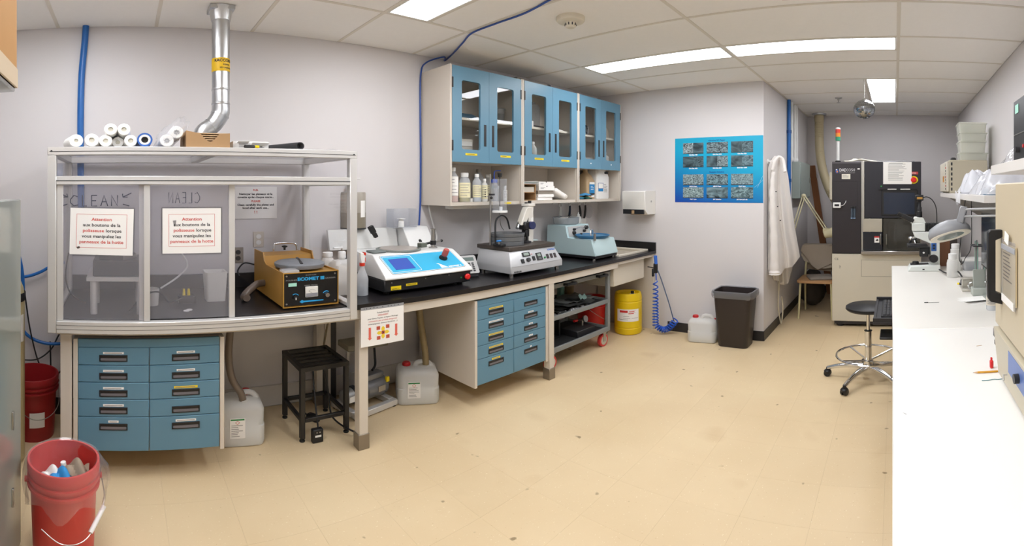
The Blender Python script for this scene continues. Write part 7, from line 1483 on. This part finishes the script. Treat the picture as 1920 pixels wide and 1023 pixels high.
t = thing('film_twist', 'loose twist of clear film standing above the plasticware bag', 'film', (2.20, -.62, 1.7485)); B().grid(lambda u, v: (.05 * sin(5 * u), .12 * (u - .5), .1 + .12 * v * (.6 + .4 * sin(7 * u)) + .0), 14, 6).o('film', FILM, t); B().grid(lambda u, v: (.05 * sin(5 * u) * (1 - v), .12 * (u - .5), .1 * (1 - v) + .002), 10, 4).o('film_tail', FILM, t)

# ================================================================ far left foreground
GC = mat('cabinet_greygreen', '8f9690', .18, var=.02, coat=.3)
t = thing('steel_cabinet', 'grey-green glossy steel cabinet beside the red lined pail', 'cabinet', (0, 0, 0))
b = B(); b.box(-1.05, -.405, 1.45, 1.88, .03, 1.575, bev=.004); b.o('body', GC, t); 
for k in range(2): B().box(-1.045, -.409, 1.442, 1.45, .06 + .74 * k, .78 + .76 * k, bev=.003).o('door', GC, t)
for z_ in (.62, .30): B().box(-.405, -.398, 1.72, 1.732, z_, z_ + .075, bev=.001).o('hinge', STEEL, t)
B().box(-1.04, -.415, 1.46, 1.87, 0, .03).o('plinth', DARK, t)
t = thing('gas_cylinder', 'cream gas cylinder with a black collar standing beside the wall hoses', 'gas cylinder', (-.635, 2.50, 0))
CYC = mat('cylinder_cream', 'cbbd8f', .4); B().lathe([(.1, 0), (.115, .02), (.115, .98), (.108, 1.03), (.085, 1.09), (.05, 1.125), (.035, 1.135), (.03, 1.17)], 36).o('shell', CYC, t); B().lathe([(.117, .955), (.12, .96), (.12, 1.0), (.117, 1.005)], 36, cap=False).o('collar', BLACK, t); B().lathe([(.02, 1.17), (.022, 1.2), (.03, 1.205), (.03, 1.235), (.001, 1.24)], 16).o('valve', mat('brass', 'c19a4a', .3, .9), t)
B().grid(lambda u, v: (.1165 * sin(.3 + 1.1 * u), -.1165 * cos(.3 + 1.1 * u), .72 + .16 * v), 10, 1).o('label', PAPER, t)
t = bucket('dark_red_bucket', 'dark red bucket with a white label under the hanging black cables', (-.535, 2.80, 0), RBD, h=.40, rz=30)
M_ = RZ(-6)
B().grid(lambda u, v: (.1415 * sin(-.45 + .62 * u), -.1415 * cos(-.45 + .62 * u), .10 + .095 * v), 8, 1).o('label', PAPER, t)
x, y = -.235, 1.86
t = bucket('red_waste_bin', 'red waste pail with a clear liner bag and crumpled litter inside', (x, y, 0), RB, r=.132, h=.44, handle=False, rz=12)
b = B(); n = 60; r0 = .132
def lr(rad, z, am, sd): return [(rad * (1 + am * sin(7 * 2 * pi * i / n + sd) + am * .6 * sin(17 * 2 * pi * i / n)) * cos(2 * pi * i / n) + (.02 * max(0, cos(2 * pi * i / n)) if z < .41 and rad > .12 else 0), rad * (1 + am * sin(7 * 2 * pi * i / n + sd)) * sin(2 * pi * i / n), z + am * .3 * sin(5 * 2 * pi * i / n + sd)) for i in range(n)]
b.rings([lr(r0 * 1.12, .285, .08, 1), lr(r0 * 1.16, .325, .06, .6), lr(r0 * 1.15, .38, .03, .3), lr(r0 * 1.1, .43, .012, 0), lr(r0 * 1.05, .447, .005, 0), lr(r0 * .97, .44, .008, 1), lr(r0 * .93, .38, .015, 2), lr(r0 * .86, .3, .02, 2)], cap=False); b.o('liner', clear('bin_liner', (253, 252, 253), body=.13, bodycol=(240, 236, 240), rough=.12), t)
B().tube(spl([(.145, -.02, .35), (.15, -.05, .29), (.125, -.1, .24), (.06, -.15, .19), (-.02, -.158, .19), (-.09, -.14, .24)], 8), .002, 6).o('bail', STEEL, t); B().cyl((.145, -.075, .268), (.085, -.138, .212), .009, seg=12).o('bail_grip', WHITE, t)
for nm, lb, c_, lo in (('blue_glove', 'crumpled blue wipe lying in the red waste pail', '2f8fd0', (x - .005, y - .02, .335)), ('white_wipe', 'crumpled white wipe lying in the red waste pail', 'e8e6e2', (x - .045, y + .0, .325)), ('taupe_card', 'curled taupe card standing in the red waste pail', '9d8c78', (x + .045, y + .035, .34))):
    b = B(); b.grid(lambda u, v: (.07 * (u - .5) * 1.4, .07 * (v - .5) * 1.3, .03 * abs(sin(5 * u + 3 * v)) + .05 * sin(pi * u) * sin(pi * v)), 14, 12); o_ = tag(b.o(nm, mat('litter_' + c_, c_, .7, var=.05, vs=30)), lb, 'litter'); o_.location = lo
t = thing('paper_cup', 'small white tube sticking up in the red waste pail', 'tube', (x + .0, y + .055, .335)); B().cyl((0, 0, 0), (-.008, 0, .05), .011).o('tube', WHITE, t)
t = thing('waste_filling', 'dark mixed filling low in the red waste pail', 'waste', (x, y, .013)); B().lathe([(.001, 0), (.105, 0), (.115, .3), (.06, .32), (.001, .315)], 24).o('mass', mat('waste_brown', 'b06a60', .8, var=.2, vs=30), t)
# tall locker just outside the picture that carries the cardboard carton
t = thing('tall_locker', 'tall grey steel locker carrying a brown carton', 'locker', (0, 0, 0)); B().box(-1.2, -.46, .95, 1.40, .0, 1.93, bev=.004).o('body', GC, t); B().box(-1.19, -.47, .943, .95, .04, 1.91, bev=.003).o('door', GC, t); B().box(-.52, -.50, .935, .943, .9, 1.05, bev=.003).o('handle', STEEL, t)
xe = ony(18, 1.25)
t = thing('cardboard_carton', 'brown cardboard carton with a pale lower strip on the tall locker', 'box', (xe - .34, .98, 1.945)); B().box(0, .34, 0, .36, .0, .42, bev=.004).o('carton', mat('carton_tan', 'c99a62', .8, var=.05, vs=8), t); B().box(-.001, .342, -.001, .361, .0, .06).o('pale_strip', mat('pale_strip', 'e3d0b4', .7), t); B().box(.0, .335, .0, .355, -.014, -.001, bev=.003).o('plastic_underlay', POLY2, t)
# blue cable over the ceiling
BC_ = mat('blue_cable', '2c4f9c', .4)
pts = []
for px, py in ((1040, -8), (985, 22), (930, 42), (885, 60), (868, 78), (850, 98), (834, 112)):
    x, y = onz(px, py, HC); pts.append((x, y, HC - .008))
xw = ony(788, DA - .012)
pts += [(xw + .14, 2.93, HC - .02), (xw + .05, DA - .02, HC - .06), (xw + .005, DA - .012, 2.62), (xw, DA - .012, 2.3), (xw + .004, DA - .012, 1.9), (xw, DA - .012, 1.5), (xw - .02, DA - .012, 1.2)]
tag(B().tube(spl(pts, 8), .0065, 8).o('network_cable', BC_), 'thin blue cable crossing the ceiling and running down beside the cupboards', 'cable')
